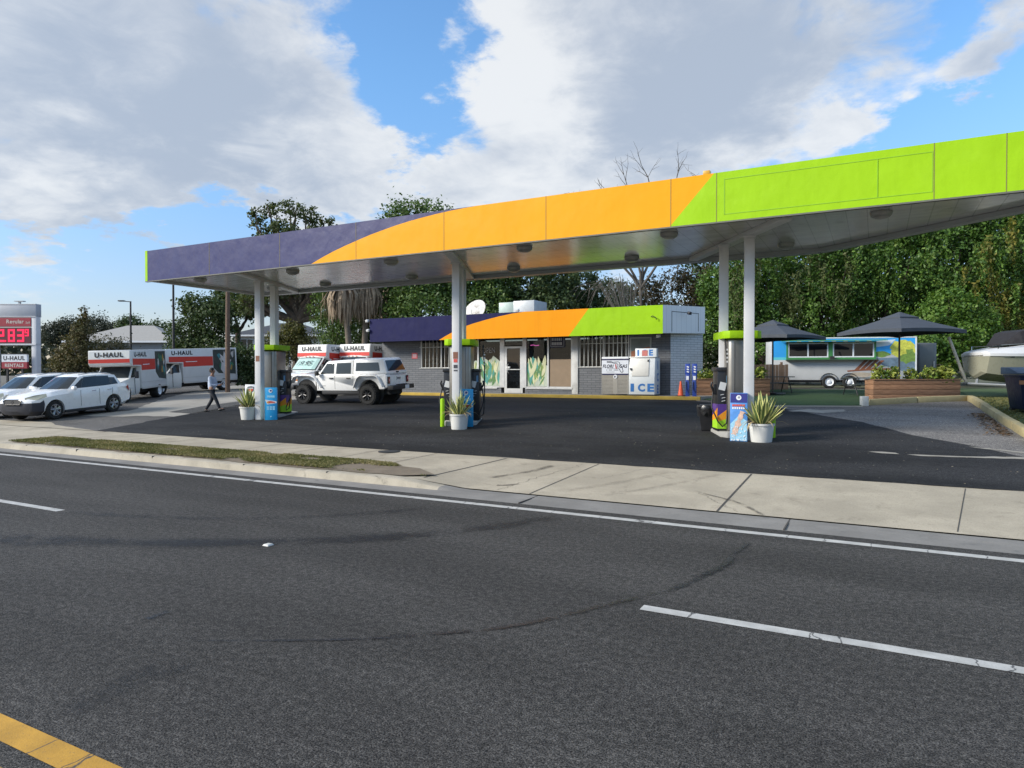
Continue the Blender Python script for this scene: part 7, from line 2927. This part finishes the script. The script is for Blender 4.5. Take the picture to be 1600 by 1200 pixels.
# low wall behind the signs
mb = MB()
mb.box((-53.0, 26.2, 1.45), (14, .3, 1.0), rz=R(28))
tag(mb.build('low_wall', concrete('wall_block', (.28, .27, .25), (.15, .14, .13)), bevel=.02), 'low pale block wall below the signs on the left', 'wall')


def lamp_post(c, h, label, arm):
    o = thing('street_lamp', label, 'street lamp', (c[0], c[1], 1.2), R(28), 'street lamps on the left')
    mb = MB()
    mb.tube([(0, 0, 0), (0, 0, h)], [.11, .07], 8)
    mb.build('pole', M_TRIM, o)
    mb = MB()
    mb.tube([(0, 0, h - .05), (arm, 0, h + .02)], .04, 6)
    mb.build('arm', M_TRIM, o)
    mb = MB()
    mb.b2((arm * 1.5, -.17, h - .02), (arm * .75, .17, h + .08))
    mb.build('lamp_head', M_TRIM, o, bevel=.02)
    return o


lamp_post((-57.95, 37.0), 7.3, 'lone dark street lamp standing over the house roof on the left', -.7)
lamp_post((-45.5, 32.3), 8.4, 'tall street lamp just left of the canopy end', -.9)
mb = MB()
mb.tube([(-33.7, 27.4, .9), (-33.68, 27.4, 4), (-33.6, 27.4, 9.2)], [.14, .13, .11], 10)
for z in (3.6, 4.9, 5.3):
    mb.box((-33.55, 27.26, z), (.05, .03, .12))
tag(mb.build('utility_pole', mat('pole_wood', (.13, .085, .06), .9, var=.2, vs=6, bump=.3, bs=20), smooth=40), 'weathered wooden utility pole at the rear of the long rental truck', 'utility pole')
mb = MB()
mb.tube([(-31.0, 36.5, 1.2), (-31.0, 36.5, 5.1)], .035, 6)
tag(mb.build('thin_pole', M_PW), 'thin white pole rising behind the rental trucks beside the shop', 'pole')
# board fence behind the shop corner
fe = thing('board_fence', 'brown board fence seen between the shop corner and the pump', 'fence', (-6.3, 35.2, zY(35)), IMG)
mb = MB()
for k in range(20):
    mb.box((k * .16 - .4, 0, .65 + random.uniform(-.02, .02)), (.14, .03, 1.3))
mb.build('boards', mat('fence_brown', (.20, .13, .085), .85, var=.2, vs=4), fe)
for x in (-.5, .9, 2.4):
    mb = MB()
    mb.box((x, .06, .7), (.1, .1, 1.45))
    mb.build('post', mat('fence_brown'  , (.20, .13, .085)), fe)
# ================================================================== TREES AND PLANTS
def bearing(px, d):
    """ground point seen from the kerb at this bearing and distance"""
    a = (px - 800) / 1063
    return Vector((CAMC * a - CAMS, CAMS * a + CAMC, 0)) * d


def height(py, d):
    return 2 + (586 - py) * d / 1063


M_BARK = mat('bark_brown', (.085, .065, .05), .95, var=.3, vs=5, bump=.7, bs=14)
M_BARKG = mat('bark_grey', (.20, .185, .165), .95, var=.25, vs=5, bump=.5, bs=14)
L_OAK = leaf_mat('oak_leaf', [(0.0333, 0.054, 0.0189), (0.0605, 0.0878, 0.027), (0.0907, 0.1148, 0.0378), (0.1361, 0.135, 0.054)], .6, .2)
L_MID = leaf_mat('broad_leaf', [(0.0304, 0.0653, 0.0163), (0.0533, 0.102, 0.0218), (0.0914, 0.1496, 0.034), (0.1295, 0.1836, 0.0476)], .55, .25)
L_DARK = leaf_mat('dark_leaf', [(0.0226, 0.0438, 0.0168), (0.0415, 0.0707, 0.0235), (0.0659, 0.101, 0.0337), (0.1036, 0.1346, 0.0471)], .6, .2)
L_HEDGE = leaf_mat('vine_leaf', [(0.0253, 0.0581, 0.0144), (0.047, 0.1048, 0.021), (0.0812, 0.1613, 0.029), (0.1354, 0.2338, 0.0484), (0.1987, 0.274, 0.0644)], .5, .28)
L_BRIGHT = leaf_mat('bright_leaf', [(0.0517, 0.1109, 0.0185), (0.0828, 0.1663, 0.0277), (0.1242, 0.2125, 0.037), (0.1759, 0.2495, 0.0554)], .5, .3)
L_GOLD = leaf_mat('gold_leaf', [(.07, .11, .025), (.16, .17, .035), (.26, .22, .05), (.11, .14, .03)], .55, .3)
L_OLIVE = leaf_mat('olive_vine', [(.045, .065, .02), (.075, .095, .028), (.11, .12, .045), (.04, .07, .018)], .7, .2)
L_CYP = leaf_mat('cypress_leaf', [(0.0672, 0.0696, 0.0264), (0.1008, 0.096, 0.036), (0.1344, 0.102, 0.048), (0.0605, 0.072, 0.024)], .75, .15)
L_MOSS = leaf_mat('moss_grey', [(0.0616, 0.06, 0.045), (0.0952, 0.085, 0.065), (0.1344, 0.115, 0.09)], .9, .15)
L_FAR = leaf_mat('far_leaf', [(0.0392, 0.05, 0.035), (0.056, 0.065, 0.045), (0.0728, 0.08, 0.055)], .9, .1)
L_PALM = leaf_mat('palm_green', [(0.0336, 0.06, 0.015), (0.056, 0.09, 0.02), (0.0784, 0.11, 0.03)], .5, .2)
L_DRY = leaf_mat('dead_frond', [(0.2016, 0.13, 0.085), (0.3136, 0.21, 0.14), (0.4032, 0.28, 0.19), (0.1568, 0.1, 0.07)], .9, .15)


def limb(mb, p0, p1, r0, r1, sag=0.0, n=5, wob=.08):
    p0, p1 = Vector(p0), Vector(p1)
    L = (p1 - p0).length
    pts = []
    for k in range(n + 1):
        t = k / n
        p = p0.lerp(p1, t)
        if 0 < k < n:
            p += Vector((random.gauss(0, wob), random.gauss(0, wob), random.gauss(0, wob * .5))) * L * .35
        p.z += sag * math.sin(math.pi * t)
        pts.append(p)
    mb.tube(pts, [r0 + (r1 - r0) * k / n for k in range(n + 1)], 7)
    return pts


def tree(name, label, cat, px, d, blobs_, n, leaf, m, trunk=.28, bark=None, group=None, per=24, spread=.30, shell=.55, py_fork=None, limbs=True, tone_shift=0.0, bias=.45, rel=None, lean=0.0, up=.25):
    """blobs_: (px, py, radius across px, radius up px, depth offset m, depth factor)"""
    b = bearing(px, d)
    z0 = 1.2
    o = thing(name, label, cat, (b.x, b.y, z0), 0, group)
    k = d / 1063
    B = []
    for bl in blobs_:
        bx, by, rx, rz = bl[:4]
        off = bl[4] if len(bl) > 4 else 0.0
        df = bl[5] if len(bl) > 5 else .8
        dd = d + off
        c = bearing(bx, dd)
        B.append((c.x - b.x, c.y - b.y, height(by, dd) - z0, rx * k, rx * k * df, rz * k))
    P, O, T = clump_points(B, int(n * 1.7), per, spread, shell)
    leaf = leaf * .78
    keep = P[:, 2] > .15
    P, O, T = P[keep], O[keep], T[keep]
    leaves('crown', m, P, leaf, o, out=O, bias=bias, aspect=1.5, tone=np.clip(T + tone_shift, 0, 1), up=up)
    mb = MB()
    random.seed(int(px * 7 + d))
    top = min(x[2] for x in B) if B else 3
    fork = Vector((lean, 0, max(1.0, top * .75 if py_fork is None else height(py_fork, d) - z0)))
    limb(mb, (0, 0, -.1), fork, trunk, trunk * .72, 0, 5, .03)
    if limbs:
        for bl in B:
            c = Vector(bl[:3])
            mid = fork.lerp(c, .55) + Vector((0, 0, -.1 * (c - fork).length))
            limb(mb, fork, mid, trunk * .6, trunk * .34, 0, 4, .06)
            for q_ in range(3):
                e = c + Vector((random.uniform(-.7, .7) * bl[3], random.uniform(-.7, .7) * bl[4], random.uniform(-.1, .75) * bl[5]))
                limb(mb, mid, e, trunk * .32, trunk * .06, 0, 5, .07)
    mb.build('trunk', bark or M_BARK, o, smooth=60)
    return o


def strands(name, m, o, pts, lens, wid, n_per=1):
    """hanging strands of leaves below points (local to o)"""
    C, S_, O = [], [], []
    for p, L in zip(pts, lens):
        k = max(3, int(L / .09))
        for i in range(k):
            t = i / k
            for _ in range(n_per):
                C.append((p[0] + random.gauss(0, wid), p[1] + random.gauss(0, wid), p[2] - t * L))
                S_.append(wid * 1.5 * (1 - .5 * t))
    if C:
        leaves(name, m, np.array(C), np.array(S_), o, bias=0, aspect=2.2, droop=1.5)


BGT = 'trees behind the shop and the lots'
# big live oak with hanging moss behind the left canopy end
oak = tree('oak_tree', 'tall dark oak with hanging grey moss rising above the purple canopy end', 'tree', 466, 55,
           [(400, 342, 14, 16), (424, 332, 20, 14, 1), (456, 328, 24, 15), (486, 340, 20, 16, 1), (512, 350, 15, 12), (527, 364, 11, 12, -1), (440, 362, 34, 18), (488, 372, 32, 18, 1), (410, 372, 18, 14), (440, 392, 46, 26, 1.5), (500, 398, 44, 30, -1), (400, 405, 26, 20), (425, 450, 50, 24, -1), (500, 452, 46, 24, 1), (550, 420, 40, 30, 1), (385, 470, 30, 22), (535, 478, 28, 20, -1)], 9000, .20, L_OAK, .52, M_BARK, BGT, 14, .30, .25, 500)
random.seed(5)
ol = Vector(oak.location)
mp, ml = [], []
for k in range(90):
    px = random.choice([395, 410, 425, 440, 455, 480, 500, 515, 530, 545]) + random.uniform(-14, 14)
    dd = 55 + random.uniform(-2.5, 1.0)
    p = bearing(px, dd)
    mp.append((p.x - ol.x, p.y - ol.y, height(random.uniform(440, 470), dd) - ol.z))
    ml.append(random.uniform(.5, 2.6))
strands('moss', L_MOSS, oak, mp, ml, .07, 1)
mb = MB()
for (a, b_, c, e) in ((466, 500, 400, 470), (466, 505, 388, 455), (468, 495, 530, 450), (470, 500, 505, 425), (466, 490, 440, 420)):
    p0, p1 = bearing(a, 55), bearing(c, 54)
    limb(mb, (p0.x - ol.x, p0.y - ol.y, height(b_, 55) - ol.z), (p1.x - ol.x, p1.y - ol.y, height(e, 54) - ol.z), .34, .12, -.3, 6, .05)
mb.build('limb', M_BARK, oak, smooth=60)
# bright mass behind the shop, tree by tree
tree('broadleaf_tree', 'rounded tree whose top shows over the canopy where purple meets orange', 'tree', 655, 58, [(655, 350, 62, 34), (630, 385, 50, 40), (690, 385, 50, 40, 1), (650, 430, 70, 46)], 9000, .22, L_MID, .35, None, BGT, 20, .26)
tree('broadleaf_tree', 'mid green tree just left of the satellite dish behind the shop roof', 'tree', 668, 46, [(640, 445, 48, 36), (690, 440, 46, 38, 1), (665, 490, 60, 40, -.5), (620, 490, 30, 34)], 9500, .17, L_MID, .3, None, BGT, 20, .28, tone_shift=.06)
tree('broadleaf_tree', 'full light green tree between the satellite dish and the rooftop unit', 'tree', 750, 47, [(735, 440, 44, 36), (775, 450, 42, 34, 1), (750, 485, 52, 34, -.6)], 8500, .17, L_MID, .3, None, BGT, 20, .28, tone_shift=.12)
tree('broadleaf_tree', 'darker leafy tree directly behind the rooftop air conditioning unit', 'tree', 845, 48, [(825, 445, 46, 36), (870, 442, 44, 36, 1), (845, 485, 60, 34)], 8500, .18, L_DARK, .3, None, BGT, 20, .28, tone_shift=.15)
tree('broadleaf_tree', 'dark tree behind the orange end of the shop fascia', 'tree', 925, 50, [(905, 450, 36, 32), (950, 462, 40, 26, 1), (930, 490, 54, 24)], 6000, .17, L_DARK, .28, None, BGT, 20, .28, tone_shift=.1)
tree('open_tree', 'thin dark tree with sky showing through it left of the right columns', 'tree', 1048, 50, [(1015, 455, 30, 26), (1060, 440, 34, 28, 1), (1092, 465, 26, 30), (1040, 485, 50, 20), (1100, 430, 20, 24)], 3400, .17, leaf_mat('rusty_leaf', [(0.028, 0.035, 0.015), (0.0504, 0.05, 0.022), (0.0896, 0.06, 0.03), (0.0392, 0.05, 0.018)], .65, .2), .16, M_BARKG, BGT, 14, .34, .2)
tree('broadleaf_tree', 'leafy tree filling the gap right behind the right canopy columns', 'tree', 1130, 48, [(1125, 450, 34, 34), (1150, 480, 34, 40, -.6), (1118, 505, 30, 36)], 7000, .16, L_HEDGE, .25, None, BGT, 20, .28)
# bare tree whose twigs stand above the canopy
bt_ = bearing(1000, 49)
bare = thing('bare_tree', 'bare grey tree with leafless twigs poking above the orange canopy', 'tree', (bt_.x, bt_.y, 1.2), 0, BGT)
random.seed(21)
mb = MB()


def twig(mb, p, d, L, r, lv):
    pts = [p]
    q_ = Vector(p)
    dd = Vector(d)
    for k in range(4):
        dd = (dd + Vector((random.gauss(0, .12), random.gauss(0, .12), random.gauss(0, .10)))).normalized()
        q_ = q_ + dd * L / 4
        pts.append(Vector(q_))
    mb.tube(pts, [r, r * .85, r * .7, r * .55, r * .35], 5 if lv < 2 else 4)
    if lv < 3:
        for k in range((3, 4, 3)[lv]):
            t = random.randint(2, 4)
            nd_ = (dd + Vector((random.gauss(0, .6), random.gauss(0, .5), random.gauss(.05, .35)))).normalized()
            twig(mb, pts[t], nd_, L * random.uniform(.45, .7), max(.012, r * .5), lv + 1)


right_ = Vector((CAMC, CAMS, 0))
for tx, ty in ((945, 285), (985, 262), (1015, 245), (1050, 258), (1085, 262), (925, 295)):
    e = bearing(tx, 49)
    tgt = Vector((e.x - bt_.x, e.y - bt_.y, height(ty + 55, 49) - 1.2))
    limb(mb, (0, 0, 7.0), tgt, .10, .05, 0, 6, .03)
    twig(mb, tgt, Vector((random.gauss(0, .25), random.gauss(0, .2), 1)).normalized(), 2.0, .05, 1)
limb(mb, (0, 0, -.1), (0, 0, 7.2), .15, .09)
mb.build('trunk', mat('bark_dull', (.10, .085, .07), .95, var=.25, vs=5), bare, smooth=60)
dr_ = bearing(965, 47)
dro = thing('dead_shrub', 'pale dead branches arching down beside the lime end of the shop fascia', 'dead shrub', (dr_.x, dr_.y, 1.2))
mb = MB()
for k in range(46):
    a = random.uniform(-1, 1)
    top = right_ * (a * 1.6 + .2) + Vector((0, random.uniform(-.5, .5), height(432, 47) - 1.2 + random.uniform(-.5, .25) - abs(a) * .6))
    end = right_ * (a * 2.7 + random.gauss(-.4, .4)) + Vector((0, random.uniform(-.7, .3), top.z - random.uniform(.7, 2.3)))
    m_ = top.lerp(end, .5) + Vector((0, 0, .35)) + right_ * a * .3
    st_p = right_ * .8 + Vector((0, 0, 3.4))
    mb.tube([st_p, top, m_, end], [.02, .014, .011, .006], 4)
mb.tube([(0, 0, -.1), right_ * .8 + Vector((0, 0, 3.4))], [.12, .05], 6)
mb.build('branches', mat('dead_twig', (.20, .18, .15), .95), dro)

# the tall vine-draped wall of trees on the right, each trunk and crown its own thing
VG = 'vine draped trees at the rear right of the lot'
random.seed(77)
vt = [
    (1195, 47, 'vine draped tree behind the tip of the left patio umbrella', [(1190, 405, 60, 48), (1175, 470, 52, 60, -.5), (1215, 500, 50, 60, -.8), (1200, 560, 60, 40)], 11000),
    (1290, 46, 'vine draped tree behind the serving windows of the food trailer', [(1275, 390, 66, 52), (1310, 440, 60, 60, -.8), (1270, 490, 56, 54, -.5), (1300, 545, 60, 40)], 12000),
    (1385, 46, 'vine draped tree behind the peak of the right patio umbrella', [(1370, 370, 66, 56), (1400, 430, 62, 62, -1), (1365, 480, 56, 50, -.5), (1395, 540, 66, 44)], 12000),
    (1480, 45, 'vine draped tree behind the bow of the boat', [(1460, 345, 70, 58), (1495, 410, 66, 64, -1), (1450, 470, 56, 54), (1490, 530, 70, 50, -.4)], 13000),
    (1580, 44, 'tall vine draped tree in the upper right corner below the lime canopy', [(1560, 320, 76, 62), (1600, 390, 70, 70, -.8), (1555, 450, 60, 60, -.5), (1590, 520, 74, 60)], 13000),
    (1690, 43, 'vine draped tree cut off by the right picture edge', [(1680, 300, 80, 66), (1690, 400, 80, 70), (1680, 500, 80, 70)], 9000),
]
for px, d, lab, bl, n in vt:
    t_ = tree('vine_tree', lab, 'tree', px, d, bl, n, .165, L_HEDGE, .3, None, VG, 44, .20, .68, tone_shift=random.uniform(-.08, .05), bias=.4, up=.2)
    tl = Vector(t_.location)
    # hanging curtains of vine
    cp, cl = [], []
    for k in range(10):
        cx = px + random.uniform(-50, 50)
        dd = d - random.uniform(1.6, 3.0)
        p = bearing(cx, dd)
        top = height(random.uniform(380, 470), dd)
        for j in range(7):
            cp.append((p.x - tl.x + random.gauss(0, .16), p.y - tl.y + random.gauss(0, .12), top - tl.z + random.gauss(0, .3)))
            cl.append(random.uniform(1.0, 3.0))
    strands('vines', L_OLIVE if px in (1195, 1290) else L_HEDGE, t_, cp, cl, .085, 1)
# dense dark backing rows so that no horizon shows between the trunks
for px, d, lab, w_ in ((1150, 56, 'dark tree mass deep behind the right columns', 80), (1290, 55, 'dark tree mass deep behind the food trailer', 90), (1440, 54, 'dark tree mass deep behind the umbrella', 100), (1600, 53, 'dark tree mass deep behind the boat', 110), (1000, 57, 'dark tree mass deep behind the shop corner', 70)):
    top = 400 - (px - 1150) * .16 if px > 1100 else 480
    tree('background_tree', lab, 'tree', px, d, [(px - w_ * .3, top + 40, w_ * .7, 70), (px + w_ * .4, top + 60, w_ * .7, 70, 1), (px, top + 140, w_, 80)], 7000, .30, L_DARK, .3, None, VG, 20, .3, .3)
gold = bearing(1560, 41.5)
gd = thing('gold_vine', 'golden leaved vine hanging in front of the dark trees above the boat', 'vine', (gold.x, gold.y, 1.2))
cp, cl = [], []
for (cx, cy, L, k_) in ((1578, 350, 2.6, 5), (1540, 385, 3.0, 5), (1552, 430, 2.4, 5), (1565, 440, 1.8, 4), (1585, 450, 3.0, 9), (1570, 470, 2.6, 9), (1596, 480, 2.2, 8), (1555, 500, 1.4, 6), (1525, 455, 1.6, 3), (1505, 420, 1.2, 3)):
    for j in range(k_):
        p = bearing(cx + random.gauss(0, 4), 41.5)
        cp.append((p.x - gold.x + random.gauss(0, .08), p.y - gold.y + random.gauss(0, .1), height(cy, 41.5) - 1.2 + random.gauss(0, .25)))
        cl.append(L * random.uniform(.5, 1.1))
strands('foliage', L_GOLD, gd, cp, cl, .085, 2)
tree('bright_shrub', 'bright green bushy tree lit by the sun behind the right patio umbrella', 'tree', 1480, 40.5, [(1480, 475, 38, 26), (1450, 500, 44, 26, .3), (1520, 500, 40, 30, .3), (1490, 525, 56, 26), (1430, 522, 30, 22)], 5600, .16, L_BRIGHT, .14, None, None, 18, .3, .45)
tree('bright_shrub', 'loose green shrub arching over the metal cabinet', 'shrub', 1455, 38.5, [(1440, 535, 26, 14), (1470, 545, 26, 18), (1490, 560, 22, 20)], 1500, .15, L_BRIGHT, .06, None, None, 14, .4, .3, tone_shift=-.15)
fr_ = bearing(1484, 31.5)
fn = thing('fern_clump', 'yellow green fern clump behind the right end of the wooden planter', 'fern', (fr_.x, fr_.y, 1.1))
mb = MB()
C, S2 = [], []
random.seed(9)
for k in range(34):
    az = random.uniform(0, 6.28)
    L = random.uniform(.6, 1.1)
    for i in range(18):
        t = i / 17
        r_ = L * .75 * t
        z_ = 1.25 * L * (t - .55 * t * t) + .15
        for s_ in (-1, 1):
            C.append((math.cos(az) * r_ - math.sin(az) * s_ * .07 * (1 - t * .7), math.sin(az) * r_ + math.cos(az) * s_ * .07 * (1 - t * .7), z_))
            S2.append(.05 * (1.15 - t))
leaves('fronds', leaf_mat('fern_leaf', [(0.112, 0.15, 0.025), (0.2016, 0.22, 0.04), (0.2912, 0.27, 0.06)], .6, .3), np.array(C), np.array(S2), fn, bias=0, aspect=2.6, up=.4)
mb = MB()
for k in range(8):
    az = k * .8
    mb.tube([(0, 0, 0), (.25 * math.cos(az), .25 * math.sin(az), .6)], [.015, .006], 4)
mb.build('stems', M_BARK0, fn)


# ---- cabbage palms with skirts of dead fronds
def palm(px, d, py_top, lean, label, seed):
    random.seed(seed)
    b = bearing(px, d)
    o = thing('cabbage_palm', label, 'palm tree', (b.x, b.y, 1.2), 0, 'palms with dead skirts')
    top = Vector((CAMC * lean, CAMS * lean, height(py_top, d) - 1.2))
    mb = MB()
    pts = [Vector((0, 0, -.1)), Vector((top.x * .2, top.y * .2, top.z * .35)), Vector((top.x * .55, top.y * .55, top.z * .7)), top]
    mb.tube(pts, [.26, .21, .19, .2], 10)
    mb.build('trunk', M_BARKG2, o, smooth=60)
    mb = MB()
    mb.mi = 0
    for k in range(330):
        az = random.uniform(0, 6.28)
        dv = Vector((math.cos(az), math.sin(az), 0))
        sdv = Vector((-dv.y, dv.x, 0))
        L = random.uniform(1.0, 2.1)
        r0 = random.uniform(.1, .45)
        z_ = top.z + random.uniform(-.6, .3)
        p = Vector((top.x, top.y, z_)) + dv * r0
        out = random.uniform(.25, .9)
        pts = [p, p + dv * out * .6 + Vector((0, 0, .05)), p + dv * (out + .12) + Vector((0, 0, -.4 * L)), p + dv * (out + random.uniform(-.15, .2)) + Vector((0, 0, -L))]
        w_ = random.uniform(.025, .075)
        rows_ = [(q_ - sdv * w_ * f + Vector((0, 0, random.uniform(-.05, .05))), q_ + sdv * w_ * f) for q_, f in zip(pts, (.4, 1.0, 1.0, .25))]
        vs = [(mb.bm.verts.new(a), mb.bm.verts.new(b2)) for a, b2 in rows_]
        for (a, b2), (c, e) in zip(vs, vs[1:]):
            mb.face([a, b2, e, c])
    mb.build('dead_fronds', M_DEADF, o)
    C, O = [], []
    for k in range(26):
        az = random.uniform(0, 6.28)
        el = random.uniform(-.2, 1.2)
        dv = Vector((math.cos(az) * math.cos(el), math.sin(az) * math.cos(el), math.sin(el)))
        for i in range(40):
            t = .5 + .6 * random.random()
            sp = random.gauss(0, .22) * t
            C.append(tuple(top + Vector((0, 0, .3)) + dv * t * 1.5 + Vector((-dv.y, dv.x, random.gauss(0, .2))) * sp - Vector((0, 0, .25 * t * t))))
    leaves('green_fronds', L_PALM, np.array(C), .07, o, bias=0, aspect=5)
    return o


M_BARKG2 = mat('palm_trunk', (.16, .13, .10), .95, var=.3, vs=8, bump=.8, bs=16)
M_DEADF = mat('dead_palm', (.27, .205, .14), .9, var=.4, vs=3)
palm(549, 45, 452, -.55, 'leaning cabbage palm with a skirt of dead fronds, left of the shop', 31)
palm(568, 46, 450, .3, 'cabbage palm with the widest skirt of dead fronds beside the shop fascia', 32)
palm(608, 50, 452, .2, 'cabbage palm half hidden behind the purple end of the shop', 33)

# ---- left side
tree('cypress_tree', 'small brownish cypress with a pointed top behind the parked cars', 'tree', 124, 50, [(130, 495, 8, 18), (128, 520, 18, 20), (122, 545, 30, 24), (118, 570, 40, 22), (150, 560, 26, 22), (100, 565, 20, 20)], 7000, .13, L_CYP, .12, None, 'trees on the left', 16, .3, .25)
tree('loose_shrub', 'thin grey green shrub in front of the house with the grey roof', 'shrub', 172, 52, [(165, 545, 22, 24), (190, 550, 20, 24), (178, 570, 30, 20)], 2400, .13, leaf_mat('grey_leaf', [(0.0672, 0.07, 0.04), (0.1008, 0.1, 0.06), (0.1456, 0.12, 0.09)], .8, .15), .06, None, 'trees on the left', 12, .4, .2)
for px, d, lab, bl, n in ((90, 105, 'far dark tree left behind the grey roofed house', [(85, 522, 26, 18), (110, 515, 24, 20)], 2600),
                          (165, 110, 'far rounded tree over the ridge of the grey roofed house', [(150, 512, 26, 20), (185, 520, 26, 18)], 2600),
                          (208, 90, 'dark tree directly behind the lone street lamp', [(205, 510, 22, 16), (200, 535, 20, 26), (220, 530, 14, 20)], 2600),
                          (255, 85, 'feathery tree left of the tall street lamp', [(248, 525, 26, 24), (262, 555, 30, 30)], 2800)):
    tree('distant_tree', lab, 'tree', px, d, bl, int(n * 1.5), .24, L_FAR if d > 95 else L_DARK, .25, None, 'trees on the left', 16, .3, .4)
tree('broadleaf_tree', 'large dark tree between the tall street lamp and the utility pole', 'tree', 320, 62, [(305, 480, 30, 24), (335, 500, 40, 34), (295, 525, 34, 30), (335, 555, 50, 34), (280, 560, 30, 26)], 9000, .21, L_DARK, .35, None, 'trees on the left', 18, .28, .4, tone_shift=.1)
tree('broadleaf_tree', 'dark tree behind the utility pole and the left canopy end', 'tree', 372, 66, [(365, 470, 36, 22), (395, 478, 30, 20), (345, 492, 20, 16)], 5200, .22, L_DARK, .35, None, 'trees on the left', 18, .28, .4, tone_shift=.12)
tree('clipped_bush', 'dark green bush at the right end of the long rental truck', 'bush', 386, 44, [(378, 560, 16, 20), (398, 570, 18, 30), (384, 592, 20, 20)], 3600, .12, L_DARK, .08, None, 'bushes round the left of the lot', 18, .28, .5)
tree('tall_bush', 'yellowish bush between the left columns and the rental trucks', 'bush', 462, 47, [(455, 520, 24, 18), (470, 540, 28, 22), (445, 550, 20, 24), (425, 540, 18, 24)], 4200, .13, leaf_mat('yellowish_leaf', [(0.056, 0.07, 0.02), (0.1008, 0.1, 0.03), (0.1456, 0.13, 0.04)], .6, .25), .1, None, 'bushes round the left of the lot', 16, .3, .4)
wl_ = tree('weeping_tree', 'green tree with long hanging strands left of the palms', 'tree', 522, 52, [(520, 450, 30, 26), (540, 480, 26, 30), (505, 485, 24, 30), (525, 520, 34, 36)], 5200, .15, L_MID, .2, None, 'bushes round the left of the lot', 16, .3, .4, tone_shift=.08)
tl = Vector(wl_.location)
cp, cl = [], []
for k in range(60):
    p = bearing(522 + random.uniform(-26, 26), 50.5)
    cp.append((p.x - tl.x, p.y - tl.y, height(random.uniform(440, 490), 50.5) - tl.z))
    cl.append(random.uniform(1.0, 3.0))
strands('strands', L_MID, wl_, cp, cl, .06, 1)
tree('broadleaf_tree', 'dark tree between the palms and the oak', 'tree', 585, 60, [(575, 460, 40, 40), (600, 500, 44, 40), (555, 520, 36, 40)], 6000, .2, L_DARK, .3, None, BGT, 18, .28, .4, tone_shift=.1)
# far wood closing the horizon
C = []
for k in range(16000):
    px = random.uniform(-500, 2300)
    d = random.uniform(125, 150)
    p = bearing(px, d)
    hgt = 6.0 + 2.2 * math.sin(px * .013) + 1.6 * math.sin(px * .041 + 1) + 1.0 * math.sin(px * .11)
    C.append((p.x, p.y, 1.2 + hgt * random.random() ** .7))
leaves('far_woods', L_FAR, np.array(C), .95, None, bias=0, kind='stuff')
